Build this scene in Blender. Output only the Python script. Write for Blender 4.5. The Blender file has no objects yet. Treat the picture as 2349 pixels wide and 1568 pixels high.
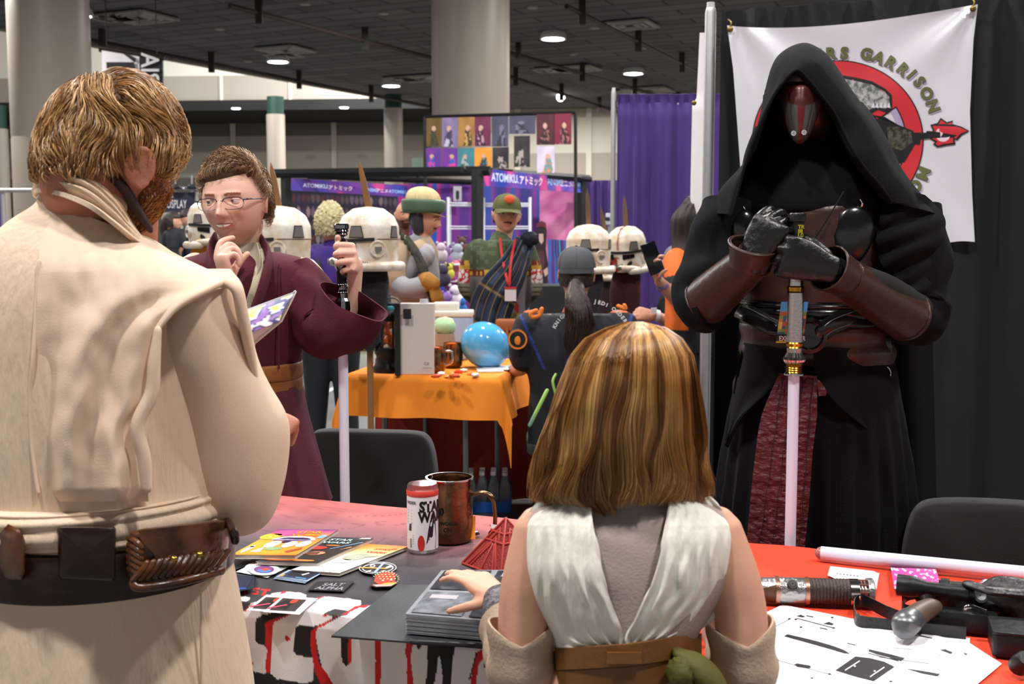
import bpy, bmesh, math, random
from mathutils import Vector as V, Matrix, noise, geometry
import numpy as np
PI = math.pi
random.seed(7)
S = bpy.context.scene
COL = S.collection
# ---------------------------------------------------------------- camera, world, exposure
F = 2600.0; PITCH = math.atan(234.0 / F); CAM = V((0, 0, 1.36))
cd = bpy.data.cameras.new('camera'); cam = bpy.data.objects.new('camera', cd); COL.objects.link(cam)
cam.location = CAM; cam.rotation_euler = (PI / 2 - PITCH, 0, 0)
cd.lens = 36.0 * F / 2349; cd.sensor_width = 36; cd.clip_end = 200
cd.dof.use_dof = True; cd.dof.focus_distance = 2.3; cd.dof.aperture_fstop = 9
S.camera = cam
S.view_settings.view_transform = 'Standard'; S.view_settings.look = 'None'
S.view_settings.gamma = 1; S.view_settings.exposure = 0.0
w = bpy.data.worlds.new('hall_air'); S.world = w; w.use_nodes = True
w.node_tree.nodes['Background'].inputs[0].default_value = (1, .97, .97, 1)
w.node_tree.nodes['Background'].inputs[1].default_value = 0.6
S.cycles.max_bounces = 5; S.cycles.diffuse_bounces = 3
CEIL = 7.0
# hall downlights: (x, y) on the ceiling; the first group is in view, the others light the floor around the booths
LIGHTS_SEEN = [(1.12, 31.5), (4.0, 38.0), (-7.2, 35.5), (-4.3, 41.0), (-10.6, 28.3)]
LIGHTS_ABOVE = [(-1.6, .2), (2.2, -.6), (-5, 2.5), (5.2, 3.4), (-.3, 6.0), (-5.5, 9), (5.5, 9.5), (1.5, 13.5), (-9, 16), (8, 17), (4.5, 21), (-12, 24), (11, 27), (-2, 29), (10, 37), (14, 44), (2, 45), (-5, 47)]
POWER = 300
for i, (x, y) in enumerate(LIGHTS_SEEN + LIGHTS_ABOVE):
    l = bpy.data.lights.new('hall_lamp', 'AREA'); l.shape = 'DISK'; l.size = .55
    l.energy = POWER * (1 if y < 8 else 2.0 if y < 25 else 3.2); l.color = (1, .965, .935)
    o = bpy.data.objects.new('hall_lamp', l); o.location = (x, y, CEIL - .12); COL.objects.link(o)

for x, y in ((-17, 34), (-11, 41), (-5.5, 47)):   # added unseen lamps beyond the black ceiling, tilted to brighten the pale bulkhead
    l = bpy.data.lights.new('bulkhead_fill', 'AREA'); l.shape = 'DISK'; l.size = .8; l.energy = 1500; o = bpy.data.objects.new('bulkhead_fill', l); o.location = (x, y, 11.0); o.rotation_euler = (.5, 0, 0); COL.objects.link(o)
def W(px, py, Y):
    """point seen at pixel (px, py) of the photograph that lies at world y = Y"""
    x = (px - 1174.5) / F; u = -(py - 784) / F
    d = V((x, math.cos(PITCH) + u * math.sin(PITCH), -math.sin(PITCH) + u * math.cos(PITCH)))
    return CAM + d * (Y / d.y)
def WZ(px, py, Z):
    x = (px - 1174.5) / F; u = -(py - 784) / F
    d = V((x, math.cos(PITCH) + u * math.sin(PITCH), -math.sin(PITCH) + u * math.cos(PITCH)))
    return CAM + d * ((Z - CAM.z) / d.z)
# ---------------------------------------------------------------- materials
def lin(c):
    if isinstance(c, str): c = tuple(int(c[i:i + 2], 16) / 255 for i in (0, 2, 4))
    return tuple(((v / 12.92) if v <= .04045 else ((v + .055) / 1.055) ** 2.4) for v in c)
MATS = {}; VCM = set()
def mat(name, col='808080', rough=.6, metal=0, var=0, vscale=12, bump=0, bscale=120, btype='noise', spec=.5, trans=0,
        ior=1.45, emit=0, sheen=0, vc=False, coat=0, col2=None, stretch=None, alpha=1, sss=0):
    if name in MATS: return MATS[name]
    m = bpy.data.materials.new(name); m.use_nodes = True; N = m.node_tree.nodes; L = m.node_tree.links
    b = N['Principled BSDF']; c = lin(col)
    b.inputs['Roughness'].default_value = rough; b.inputs['Metallic'].default_value = metal
    b.inputs['Specular IOR Level'].default_value = spec; b.inputs['Transmission Weight'].default_value = trans
    b.inputs['IOR'].default_value = ior; b.inputs['Sheen Weight'].default_value = sheen
    b.inputs['Coat Weight'].default_value = coat; b.inputs['Alpha'].default_value = alpha
    if sss: b.inputs['Subsurface Weight'].default_value = sss; b.inputs['Subsurface Radius'].default_value = (.01, .004, .002)
    if emit:
        b.inputs['Emission Color'].default_value = (*c, 1); b.inputs['Emission Strength'].default_value = emit
    tc = N.new('ShaderNodeTexCoord'); mp = N.new('ShaderNodeMapping'); L.new(tc.outputs['Object'], mp.inputs['Vector'])
    if stretch: mp.inputs['Scale'].default_value = stretch
    nz = N.new('ShaderNodeTexNoise'); nz.inputs['Scale'].default_value = vscale; nz.inputs['Detail'].default_value = 4
    L.new(mp.outputs[0], nz.inputs['Vector'])
    mx = N.new('ShaderNodeMix'); mx.data_type = 'RGBA'
    c2 = lin(col2) if col2 else tuple(v * (1 - max(var, .04)) for v in c)
    mx.inputs[6].default_value = (*c, 1); mx.inputs[7].default_value = (*c2, 1)
    if col2:
        rp = N.new('ShaderNodeValToRGB'); rp.color_ramp.elements[0].position = .5 - .5 * max(.05, 1 - var) * .5; rp.color_ramp.elements[1].position = .5 + .12
        L.new(nz.outputs['Fac'], rp.inputs[0]); L.new(rp.outputs[0], mx.inputs[0])
    else: L.new(nz.outputs['Fac'], mx.inputs[0])
    out = mx.outputs[2]
    if vc:
        VCM.add(name)
        at = N.new('ShaderNodeAttribute'); at.attribute_name = 'Col'
        m2 = N.new('ShaderNodeMix'); m2.data_type = 'RGBA'; m2.blend_type = 'MULTIPLY'; m2.inputs[0].default_value = 1
        L.new(out, m2.inputs[6]); L.new(at.outputs['Color'], m2.inputs[7]); out = m2.outputs[2]
    L.new(out, b.inputs['Base Color'])
    if bump:
        bp = N.new('ShaderNodeBump'); bp.inputs['Strength'].default_value = min(1, bump); bp.inputs['Distance'].default_value = .01 * max(1, bump)
        if btype == 'weave':
            a = N.new('ShaderNodeTexWave'); a.inputs['Scale'].default_value = bscale; a.bands_direction = 'X'; a.inputs['Distortion'].default_value = 1.5
            c_ = N.new('ShaderNodeTexWave'); c_.inputs['Scale'].default_value = bscale; c_.bands_direction = 'Z'; c_.inputs['Distortion'].default_value = 1.5
            L.new(mp.outputs[0], a.inputs[0]); L.new(mp.outputs[0], c_.inputs[0])
            ad = N.new('ShaderNodeMath'); ad.operation = 'ADD'; L.new(a.outputs['Fac'], ad.inputs[0]); L.new(c_.outputs['Fac'], ad.inputs[1]); L.new(ad.outputs[0], bp.inputs['Height'])
        elif btype == 'wave':
            a = N.new('ShaderNodeTexWave'); a.inputs['Scale'].default_value = bscale; L.new(mp.outputs[0], a.inputs[0]); L.new(a.outputs['Fac'], bp.inputs['Height'])
        else:
            a = N.new('ShaderNodeTexNoise'); a.inputs['Scale'].default_value = bscale; a.inputs['Detail'].default_value = 6
            L.new(mp.outputs[0], a.inputs['Vector']); L.new(a.outputs['Fac'], bp.inputs['Height'])
        L.new(bp.outputs[0], b.inputs['Normal'])
    MATS[name] = m; return m
# ---------------------------------------------------------------- mesh builder
ORG = {}
def cr(P, t):
    """Catmull-Rom through list P at t in [0, len-1]; works on Vectors and floats"""
    n = len(P); i = min(int(t), n - 2); f = t - i
    a, b, c, d = P[max(i - 1, 0)], P[i], P[i + 1], P[min(i + 2, n - 1)]
    return (b * 2 + (c - a) * f + (a * 2 - b * 5 + c * 4 - d) * f * f + (b * 3 - a - c * 3 + d) * f ** 3) * .5
def smooth_path(P, k=6):
    return [cr(P, i / k) for i in range((len(P) - 1) * k + 1)]
def interp(x, xs, ys):
    return float(np.interp(x, xs, ys))
class MB:
    def __init__(s): s.v = []; s.f = []; s.m = []; s.c = []; s.mi = 0; s.col = (1, 1, 1)
    def add(s, vs, fs, mi=None, col=None):
        k = len(s.v); s.v += [V(p) for p in vs]; s.f += [tuple(i + k for i in f) for f in fs]
        s.m += [s.mi if mi is None else mi] * len(fs); s.c += [col or s.col] * len(vs); return k
    def box(s, c, d, R=None, mi=None, col=None):
        c = V(c); h = V(d) * .5; R = R or Matrix.Identity(3)
        vs = [c + R @ V((x * h.x, y * h.y, z * h.z)) for x in (-1, 1) for y in (-1, 1) for z in (-1, 1)]
        s.add(vs, [(0, 1, 3, 2), (4, 6, 7, 5), (0, 4, 5, 1), (2, 3, 7, 6), (0, 2, 6, 4), (1, 5, 7, 3)], mi, col)
    def rbox(s, c, d, r=.01, R=None, mi=None, n=4, col=None):
        """box with rounded vertical edges and a softened rim"""
        c = V(c); R = R or Matrix.Identity(3); hx, hy, hz = [q / 2 for q in d]; r = min(r, hx * .98, hy * .98)
        def ring(z, ins):
            o = []
            for cx, cy, a0 in ((1, 1, 0), (-1, 1, PI / 2), (-1, -1, PI), (1, -1, 1.5 * PI)):
                for i in range(n + 1):
                    a = a0 + i * PI / 2 / n; rr = max(r - ins, .0001)
                    o.append(c + R @ V((cx * (hx - r) + math.cos(a) * rr, cy * (hy - r) + math.sin(a) * rr, z)))
            return o
        e = min(r * .4, hz * .5)
        s.rings([ring(-hz, e), ring(-hz + e * .3, e * .3), ring(-hz + e, 0), ring(hz - e, 0), ring(hz - e * .3, e * .3), ring(hz, e)], mi=mi, col=col)
    def rings(s, R, closed=True, cap=True, mi=None, col=None):
        n = len(R[0]); vs = [p for r in R for p in r]; fs = []
        for j in range(len(R) - 1):
            for i in range(n if closed else n - 1):
                a = j * n + i; b = j * n + (i + 1) % n; fs.append((a, b, b + n, a + n))
        if cap and closed: fs.append(tuple(range(n))[::-1]); fs.append(tuple((len(R) - 1) * n + i for i in range(n)))
        return s.add(vs, fs, mi, col)
    def tube(s, P, r, n=10, k=5, mi=None, col=None, flat=1, cap=True, up=None):
        P = [V(p) for p in P]; rr = r if isinstance(r, (list, tuple)) else [r] * len(P)
        if len(P) > 2 and k > 1:
            m = (len(P) - 1) * k; Q = [cr(P, i / k) for i in range(m + 1)]; q = [max(.0002, cr([float(x) for x in rr], i / k)) for i in range(m + 1)]
        else: Q, q = P, rr
        t0 = (Q[1] - Q[0]).normalized(); u = V(up) if up else (V((0, 0, 1)) if abs(t0.z) < .9 else V((1, 0, 0)))
        a = (u - t0 * u.dot(t0)).normalized(); R = []
        for i, p in enumerate(Q):
            t = (Q[min(i + 1, len(Q) - 1)] - Q[max(i - 1, 0)]).normalized()
            a = (a - t * a.dot(t)); a = a.normalized() if a.length > 1e-6 else V((1, 0, 0)); b = t.cross(a)
            R.append([p + (a * math.cos(x) * flat + b * math.sin(x)) * q[i] for x in [2 * PI * j / n for j in range(n)]])
        if cap:  # rounded ends
            def endring(ring, c, d, rad): return [[c + (p - c) * .72 + d * rad * .6 for p in ring], [c + (p - c) * .25 + d * rad * .92 for p in ring]]
            e = endring(R[-1], Q[-1], (Q[-1] - Q[-2]).normalized(), q[-1]); b0 = endring(R[0], Q[0], (Q[0] - Q[1]).normalized(), q[0])
            R = b0[::-1] + R + e
        s.rings(R, mi=mi, col=col)
    def cyl(s, p0, p1, r0, r1=None, n=20, mi=None, col=None):
        p0, p1 = V(p0), V(p1); r1 = r0 if r1 is None else r1; t = (p1 - p0).normalized()
        u = V((0, 0, 1)) if abs(t.z) < .9 else V((1, 0, 0)); a = (u - t * u.dot(t)).normalized(); b = t.cross(a)
        s.rings([[p + (a * math.cos(x) + b * math.sin(x)) * r for x in [2 * PI * j / n for j in range(n)]] for p, r in ((p0, r0), (p1, r1))], mi=mi, col=col)
    def lathe(s, prof, o=(0, 0, 0), ax=(0, 0, 1), n=28, mi=None, col=None, cap=False):
        o = V(o); t = V(ax).normalized(); u = V((1, 0, 0)) if abs(t.x) < .9 else V((0, 0, 1)); a = (u - t * u.dot(t)).normalized(); b = t.cross(a)
        s.rings([[o + t * h + (a * math.cos(x) + b * math.sin(x)) * max(r, .0001) for x in [2 * PI * j / n for j in range(n)]] for r, h in prof], mi=mi, col=col, cap=cap)
    def ball(s, c, r, R=None, nu=20, nv=12, mi=None, col=None, fn=None):
        c = V(c); r = V(r) if not isinstance(r, (int, float)) else V((r, r, r)); R = R or Matrix.Identity(3); RR = []
        for j in range(nv + 1):
            t = PI * (.002 + .996 * j / nv); ring = []
            for i in range(nu):
                a = 2 * PI * i / nu; d = V((math.sin(t) * math.cos(a), math.sin(t) * math.sin(a), -math.cos(t)))
                q = V((d.x * r.x, d.y * r.y, d.z * r.z)); q = fn(d, q) if fn else q; ring.append(c + R @ q)
            RR.append(ring)
        s.rings(RR, mi=mi, col=col)
    def grid(s, fn, nu, nv, mi=None, col=None, cf=None, wrap=False):
        """fn(u, v) with u, v in 0..1"""
        vs = [V(fn(i / nu, j / nv)) for j in range(nv + 1) for i in range(nu + 1)]
        fs = [(j * (nu + 1) + i, j * (nu + 1) + i + 1, (j + 1) * (nu + 1) + i + 1, (j + 1) * (nu + 1) + i) for j in range(nv) for i in range(nu)]
        k = s.add(vs, fs, mi, col)
        if cf:
            for j in range(nv + 1):
                for i in range(nu + 1): s.c[k + j * (nu + 1) + i] = cf(i / nu, j / nv)
        return k
    def poly(s, pts, fn=None, th=0, mi=None, col=None):
        """flat polygon (2-D points) mapped by fn(x, y, h) with optional thickness"""
        fn = fn or (lambda x, y, h: V((x, y, h)))
        tr = geometry.tessellate_polygon([[V((x, y, 0)) for x, y in pts]])
        n = len(pts); vs = [fn(x, y, th) for x, y in pts]; fs = [tuple(t) for t in tr]
        if th:
            vs += [fn(x, y, 0) for x, y in pts]; fs += [tuple(i + n for i in t[::-1]) for t in tr]; fs += [(i, (i + 1) % n, (i + 1) % n + n, i + n) for i in range(n)]
        s.add(vs, fs, mi, col)
    def text(s, body, size, fn, mi=None, col=None, shear=0, bold=0, space=1, th=0, align='LEFT', spacing=1.0):
        cu = bpy.data.curves.new('t', 'FONT'); cu.body = body; cu.size = size; cu.shear = shear; cu.offset = bold; cu.space_character = spacing; cu.align_x = align
        cu.resolution_u = 3; cu.extrude = 0; cu.fill_mode = 'FRONT' if hasattr(cu, 'fill_mode') else cu.fill_mode
        o = bpy.data.objects.new('t', cu); COL.objects.link(o); dg = bpy.context.evaluated_depsgraph_get(); dg.update()
        me = bpy.data.meshes.new_from_object(o.evaluated_get(dg))
        vs = [fn(v.co.x * space, v.co.y, 0.0) for v in me.vertices]; fs = [tuple(p.vertices) for p in me.polygons]
        s.add(vs, fs, mi, col); bpy.data.objects.remove(o); bpy.data.curves.remove(cu); bpy.data.meshes.remove(me)
    def xform(s, M, i0=0):
        for i in range(i0, len(s.v)): s.v[i] = M @ s.v[i]
    def build(s, name, mats, parent=None, smooth=True, bevel=0, solid=0, sub=0, remesh=0, smit=0, fix=True, auto=None, label=None, weld=0, soff=-1):
        org = ORG.get(parent.name, V((0, 0, 0))) if parent else V((0, 0, 0))
        me = bpy.data.meshes.new(name); me.from_pydata([p - org for p in s.v], [], s.f)
        mats = mats if isinstance(mats, (list, tuple)) else [mats]
        for m in mats: me.materials.append(m)
        me.polygons.foreach_set('material_index', s.m)
        if any(c != (1, 1, 1) for c in s.c) and not remesh:
            a = me.color_attributes.new('Col', 'FLOAT_COLOR', 'POINT')
            a.data.foreach_set('color', [x for c in s.c for x in (c[0], c[1], c[2], 1)])
        if fix:
            bm = bmesh.new(); bm.from_mesh(me)
            if weld: bmesh.ops.remove_doubles(bm, verts=bm.verts, dist=weld)
            bmesh.ops.recalc_face_normals(bm, faces=bm.faces); bm.to_mesh(me); bm.free()
        o = bpy.data.objects.new(name, me); COL.objects.link(o)
        if remesh or solid or bevel or sub or smit:
            if remesh:
                d = o.modifiers.new('r', 'REMESH'); d.mode = 'VOXEL'; d.voxel_size = remesh
            if smit:
                d = o.modifiers.new('m', 'SMOOTH'); d.factor = .5; d.iterations = smit
            if solid:
                d = o.modifiers.new('s', 'SOLIDIFY'); d.thickness = solid; d.offset = soff
            if bevel:
                d = o.modifiers.new('b', 'BEVEL'); d.width = bevel; d.segments = 2; d.limit_method = 'ANGLE'
            if sub:
                d = o.modifiers.new('u', 'SUBSURF'); d.levels = d.render_levels = sub
            dg = bpy.context.evaluated_depsgraph_get(); dg.update()
            m2 = bpy.data.meshes.new_from_object(o.evaluated_get(dg)); o.modifiers.clear(); o.data = m2
            bpy.data.meshes.remove(me); me = m2; me.name = name
            if remesh:
                me.materials.clear()
                for m in mats: me.materials.append(m)
        if any(m.name in VCM for m in mats) and not me.color_attributes.get('Col'):
            a = me.color_attributes.new('Col', 'FLOAT_COLOR', 'POINT'); a.data.foreach_set('color', [1.0] * (4 * len(me.vertices)))
        me.polygons.foreach_set('use_smooth', [bool(smooth)] * len(me.polygons))
        if smooth and not remesh: me.set_sharp_from_angle(angle=math.radians(auto or 42))
        if parent: o.parent = parent
        ORG[o.name] = org
        if label: o['label'] = label
        me.update(); return o
def paint(o, fn):
    """per-vertex surface colour of a finished mesh: fn(world position) -> rgb"""
    me = o.data; a = me.color_attributes.get('Col') or me.color_attributes.new('Col', 'FLOAT_COLOR', 'POINT')
    org = ORG.get(o.name, V((0, 0, 0)))
    buf = []
    for v in me.vertices: c = fn(v.co + org); buf += [c[0], c[1], c[2], 1]
    a.data.foreach_set('color', buf)
def tag(o, label=None, cat=None, group=None, kind=None):
    if label: o['label'] = label
    if cat: o['category'] = cat
    if group: o['group'] = group
    if kind: o['kind'] = kind
    return o
def thing(name, label, cat, loc=(0, 0, 0), rz=0, group=None, local=False):
    o = bpy.data.objects.new(name, None); COL.objects.link(o); o.location = loc; o.rotation_euler = (0, 0, rz); o.empty_display_size = .05
    ORG[o.name] = V((0, 0, 0)) if local else V(loc)
    return tag(o, label, cat, group)
def struct(mb, name, m, **k):
    o = mb.build(name, m, **k); o['kind'] = 'structure'; return o
def dup(root, loc, rz=0, label=None, group=None):
    r = root.copy(); COL.objects.link(r); r.location = loc; r.rotation_euler = (0, 0, rz); ORG[r.name] = V((0, 0, 0))
    if label: r['label'] = label
    if group: r['group'] = group
    for ch in [c for c in bpy.data.objects if c.parent == root]:
        c = ch.copy(); COL.objects.link(c); c.parent = r
        for g in [q for q in bpy.data.objects if q.parent == ch]:
            d = g.copy(); COL.objects.link(d); d.parent = c
    return r
def rz(a): return Matrix.Rotation(a, 3, 'Z')
def rx(a): return Matrix.Rotation(a, 3, 'X')
def ry(a): return Matrix.Rotation(a, 3, 'Y')
def fbm(p, s=1.0, o=3): return noise.fractal(V(p) * s, 1.0, 2.0, o)
def loft(mb, R, n=64, sub=4, p=2.0, disp=None, cap=True, mi=None, a0=0, a1=None, col=None):
    """R: rings (centre, a, b) with a, b half-axis vectors; superellipse power p; disp(u, v, P) pushes outward"""
    C_, A_, B_ = [V(r[0]) for r in R], [V(r[1]) for r in R], [V(r[2]) for r in R]; m = (len(R) - 1) * sub; out = []
    for j in range(m + 1):
        t = j / sub; c, a, b = cr(C_, t), cr(A_, t), cr(B_, t); ring = []
        nn = n if a1 is None else n + 1
        for i in range(nn):
            x = 2 * PI * i / n if a1 is None else a0 + (a1 - a0) * i / n
            cx, sx = math.cos(x), math.sin(x); q = a * math.copysign(abs(cx) ** (2 / p), cx) + b * math.copysign(abs(sx) ** (2 / p), sx)
            if disp: d = disp(i / n, j / m, c + q); q = q * (1 + d / max(q.length, 1e-4))
            ring.append(c + q)
        out.append(ring)
    mb.rings(out, closed=a1 is None, cap=cap and a1 is None, mi=mi, col=col); return out
def sil(rows, Y, tilt=0):
    """rings from silhouette rows (py, x_left, x_right, half_depth[, y_offset])"""
    out = []
    for r in rows:
        y = Y + (r[4] if len(r) > 4 else 0); a, b = W(r[1], r[0], y), W(r[2], r[0], y); c = (a + b) / 2
        out.append((c, (b - a) / 2, V((0, r[3], 0))))
    return out
# ---------------------------------------------------------------- the hall
M_floor = mat('polished_concrete', '6f6e6c', .32, var=.35, vscale=1.3, bump=.15, bscale=9, spec=.5)
b = MB(); b.grid(lambda u, v: (-40 + 80 * u, -10 + 80 * v, 0), 8, 8); fl = struct(b, 'floor', M_floor)
# dark grid of acoustic tiles: brick pattern gives the long seams
def tile_mat():
    m = mat('black_ceiling_tiles', '3c3b3d', .95, var=.2, vscale=.8); N = m.node_tree.nodes; L = m.node_tree.links; b_ = N['Principled BSDF']
    br = N.new('ShaderNodeTexBrick'); br.inputs['Scale'].default_value = 1; br.inputs['Mortar Size'].default_value = .03
    br.inputs['Color1'].default_value = (*lin('5d5c5f'), 1); br.inputs['Color2'].default_value = (*lin('4b4a4d'), 1); br.inputs['Mortar'].default_value = (*lin('151515'), 1)
    br.inputs['Brick Width'].default_value = 2.4; br.inputs['Row Height'].default_value = .6; br.offset = .5
    mp = N.new('ShaderNodeMapping'); mp.inputs['Rotation'].default_value = (0, 0, math.radians(25)); tc = N.new('ShaderNodeTexCoord')
    L.new(tc.outputs['Object'], mp.inputs[0]); L.new(mp.outputs[0], br.inputs['Vector']); L.new(br.outputs['Color'], b_.inputs['Base Color']); return m
M_ceil = tile_mat()
D1 = V((.56, 1, 0)).normalized(); D2 = V((1, -.56, 0)).normalized()
E0 = WZ(200, 101, CEIL); E1 = WZ(990, 243, CEIL)            # edge where the low black ceiling stops
d = (E1 - E0).normalized(); nrm = V((d.y, -d.x, 0))
b = MB(); A = E0 - d * 45; B = E1 + d * 6
b.add([A, B, B + nrm * 45, A + nrm * 60, A + V((0, 0, .5)), B + V((0, 0, .5)), B + nrm * 45 + V((0, 0, .5)), A + nrm * 60 + V((0, 0, .5))], [(0, 1, 2, 3), (4, 7, 6, 5), (0, 4, 5, 1), (1, 5, 6, 2), (2, 6, 7, 3), (3, 7, 4, 0)])
struct(b, 'ceiling', M_ceil)
M_trimb = mat('beige_fascia', 'a09888', .6)
b = MB(); a_ = A - nrm * .15; c_ = B - nrm * .15
b.add([a_ + V((0, 0, -.05)), c_ + V((0, 0, -.05)), c_ + V((0, 0, .42)), a_ + V((0, 0, .42)), A + V((0, 0, -.05)), B + V((0, 0, -.05)), B + V((0, 0, .42)), A + V((0, 0, .42))], [(0, 1, 2, 3), (4, 7, 6, 5), (0, 4, 5, 1), (3, 2, 6, 7), (0, 3, 7, 4), (1, 5, 6, 2)])
struct(b, 'trim_1', M_trimb)
# higher roof beyond the edge
M_hi = mat('pale_roof_panels', 'b9b2a4', .8, var=.1, vscale=.3)
b = MB(); b.box((-26, 38, 11.4), (62, 70, .3), rz(math.radians(-30))); struct(b, 'ceiling_1', M_hi)
# pale bulkhead wall above a black soffit
P0 = W(-120, 262, 52.0); P1 = W(1010, 196, 50.0); P0.z = P1.z = 0
zb = 1.36 + (550 - 232) / F * 50
wd = (P1 - P0).normalized(); wn = V((-wd.y, wd.x, 0))
M_bulk = mat('pale_wall_panels', 'd6d2c4', .7, var=.08, vscale=.25)
M_bulk2 = mat('taupe_wall_panels', '9c9488', .7, var=.08, vscale=.3)
b = MB(); L_ = (P1 - P0).length + 16; Pm = P0 - wd * 12
def wallstrip(mb, o, d_, x0, x1, z0, z1, t=.2, mi=0, off=0):
    n_ = V((-d_.y, d_.x, 0)); c = [o + d_ * x0 + n_ * off, o + d_ * x1 + n_ * off, o + d_ * x1 + n_ * (off + t), o + d_ * x0 + n_ * (off + t)]
    vs = [V((q.x, q.y, z0)) for q in c] + [V((q.x, q.y, z1)) for q in c]
    mb.add(vs, [(0, 1, 5, 4), (1, 2, 6, 5), (2, 3, 7, 6), (3, 0, 4, 7), (4, 5, 6, 7), (3, 2, 1, 0)], mi)
wallstrip(b, Pm, wd, 0, L_, zb, zb + 1.1, mi=1); wallstrip(b, Pm, wd, 0, L_, zb + 1.1, 11.3, off=.03)
for i in range(12): wallstrip(b, Pm, wd, 3 + i * 3.1, 3.12 + i * 3.1, zb, zb + 1.1, off=-.06, mi=0)
struct(b, 'wall_bulkhead', [M_bulk, M_bulk2])
M_black = mat('matt_black_paint', '161616', .85)
b = MB(); wallstrip(b, Pm, wd, 0, L_, zb - .45, zb, t=5.5, off=-.3); struct(b, 'trim_2', M_black)
# far wall under the soffit
M_w1 = mat('dark_wall_band', '5d564f', .85, var=.1, vscale=.4); M_w2 = mat('grey_beige_wall_panels', '8f8a80', .8, var=.08, vscale=.3); M_w3 = mat('wall_post', 'a9a296', .6)
b = MB(); Q0 = Pm + wn * 5.5 - wd * 5
hz = lambda y: 1.36 + (550 - y) / F * 55
for z0, z1, mi in ((0, hz(405), 0), (hz(405), hz(310), 1), (hz(310), hz(200), 0)): wallstrip(b, Q0, wd, 0, 58, z0, z1, mi=mi)
for i in range(12): wallstrip(b, Q0, wd, 3 + i * 5.05, 3.25 + i * 5.05, 0, hz(200), off=-.1, mi=2)
struct(b, 'wall_far', [M_w1, M_w2, M_w3])
# nearer, brighter panelled wall on the right
M_w4 = mat('pale_panel_wall', 'cbc6b6', .8, var=.06, vscale=.3); M_w5 = mat('taupe_panel_wall', 'a59c8e', .8, var=.06, vscale=.3)
R0 = W(1150, 300, 50); R0.z = 0; rd = V((1, -.12, 0)).normalized(); hz2 = lambda y: 1.36 + (550 - y) / F * 50
b = MB()
for z0, z1, mi in ((0, hz2(355), 1), (hz2(355), hz2(276), 0), (hz2(276), CEIL + .3, 1)): wallstrip(b, R0, rd, -1, 26, z0, z1, mi=mi)
for x in (.6, 3.7, 6.9, 10, 13.2, 16.4, 19.5): wallstrip(b, R0, rd, x, x + .24, 0, CEIL, off=-.08, mi=0)
struct(b, 'wall_right', [M_w4, M_w5])
# columns
M_col = mat('painted_column', '9a9084', .42, var=.05, vscale=2, bump=.05, bscale=30); M_green = mat('dark_green_paint', '16382f', .6)
def column(px0, px1, py, Y, lab, z1=CEIL, green=None, bright=None):
    a, c = W(px0, py, Y), W(px1, py, Y); r = (c - a).length / 2; o = (a + c) / 2; o.z = 0
    t = thing('column', lab, 'column', o)
    b = MB(); top = green or z1; b.lathe([(r, 0), (r, 3.44), (r * .992, 3.46), (r * .992, 3.48), (r, 3.5), (r, top), (r * .9, top + .001)], o, n=48, cap=True); b.build('shaft', M_col, t)
    if green: b = MB(); b.lathe([(r * .9, top), (r * .9, z1)], o, cap=True); b.build('green_collar', M_green, t, label='dark green collar')
    else: b = MB(); b.lathe([(r * 1.04, top - .25), (r * 1.04, top)], o, cap=True, n=48); b.build('collar', M_col, t)
    return t
column(24, 203, 100, 24, 'thick beige round column at the left, behind the man in the beige tunic', z1=11.3)
column(990, 1169, 100, 23.5, 'thick beige round column in the middle, above the hanging poster frame')
column(612, 654, 320, 47, 'slim pale column with a dark green collar, left of the two far ones', z1=zb - .3, green=1.36 + 282 / F * 47)
column(881, 924, 320, 45, 'slim pale column with a dark green collar, right of the two far ones', z1=zb - .3, green=1.36 + 296 / F * 45)
column(-16, 19, 340, 50, 'far pale column cut by the left border of the picture', z1=zb - .3, green=1.36 + 250 / F * 50)
# ceiling lamps, vents, pipes, speakers
M_lamp = mat('lamp_glass', 'ffffff', .4, emit=55); M_fix = mat('lamp_housing', 'c8c8c8', .5); M_vent = mat('vent_grey', '8d8a86', .6); M_pipe = mat('dark_sprinkler_pipe', '2a2020', .6, .3)
labs = ['round bright ceiling lamp right of the middle column, biggest in view', 'round bright ceiling lamp left of the black curtain, above the purple drape', 'round bright ceiling lamp above the short-haired person in maroon',
        'round bright ceiling lamp between the two thick columns, left of the middle one', 'round bright ceiling lamp beside the thick left column']
pr = None
for i, (x, y) in enumerate(LIGHTS_SEEN):
    if pr is None:
        t = thing('ceiling_lamp', labs[0], 'lamp', (x, y, CEIL), group='round ceiling lamps', local=True)
        b = MB(); b.lathe([(.3, 0), (.34, -.05), (.36, -.2), (.31, -.2), (.28, -.12)], n=24); b.build('housing', M_fix, t)
        b = MB(); b.lathe([(.3, -.165), (.2, -.20), (.001, -.215)], n=24); b.build('lens', M_lamp, t); pr = t
    else: dup(pr, (x, y, CEIL), label=labs[i])
pr2 = None
for i, (px, py) in enumerate([(700, 6), (504, 64), (569, 138), (1222, 14), (1364, 61), (1315, 122), (1483, 107), (1411, 186), (880, 28), (1566, 139)]):
    c = WZ(px, py, CEIL)
    b = MB(); b.lathe([(.13, .0), (.13, -.05), (.09, -.06), (.001, -.06)], n=16)
    t = b.build('ceiling_speaker', M_vent); t.location = c
    tag(t, ['small round grey ceiling disc at the top edge left of the middle', 'small round ceiling disc between the left column and the lamps', 'small round ceiling disc left of the lamp above the maroon robe', 'small round ceiling disc at the top right of the middle column',
            'small ceiling disc just right of the biggest lamp', 'small round ceiling disc lit, below the biggest lamp', 'small round ceiling disc further right, in the middle of the black tiles', 'small round ceiling disc low, near the far end of the ceiling', 'small round ceiling disc left of the middle column, near the top', 'small round ceiling disc above the purple drape'][i], 'ceiling disc', 'small round ceiling discs')
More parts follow.
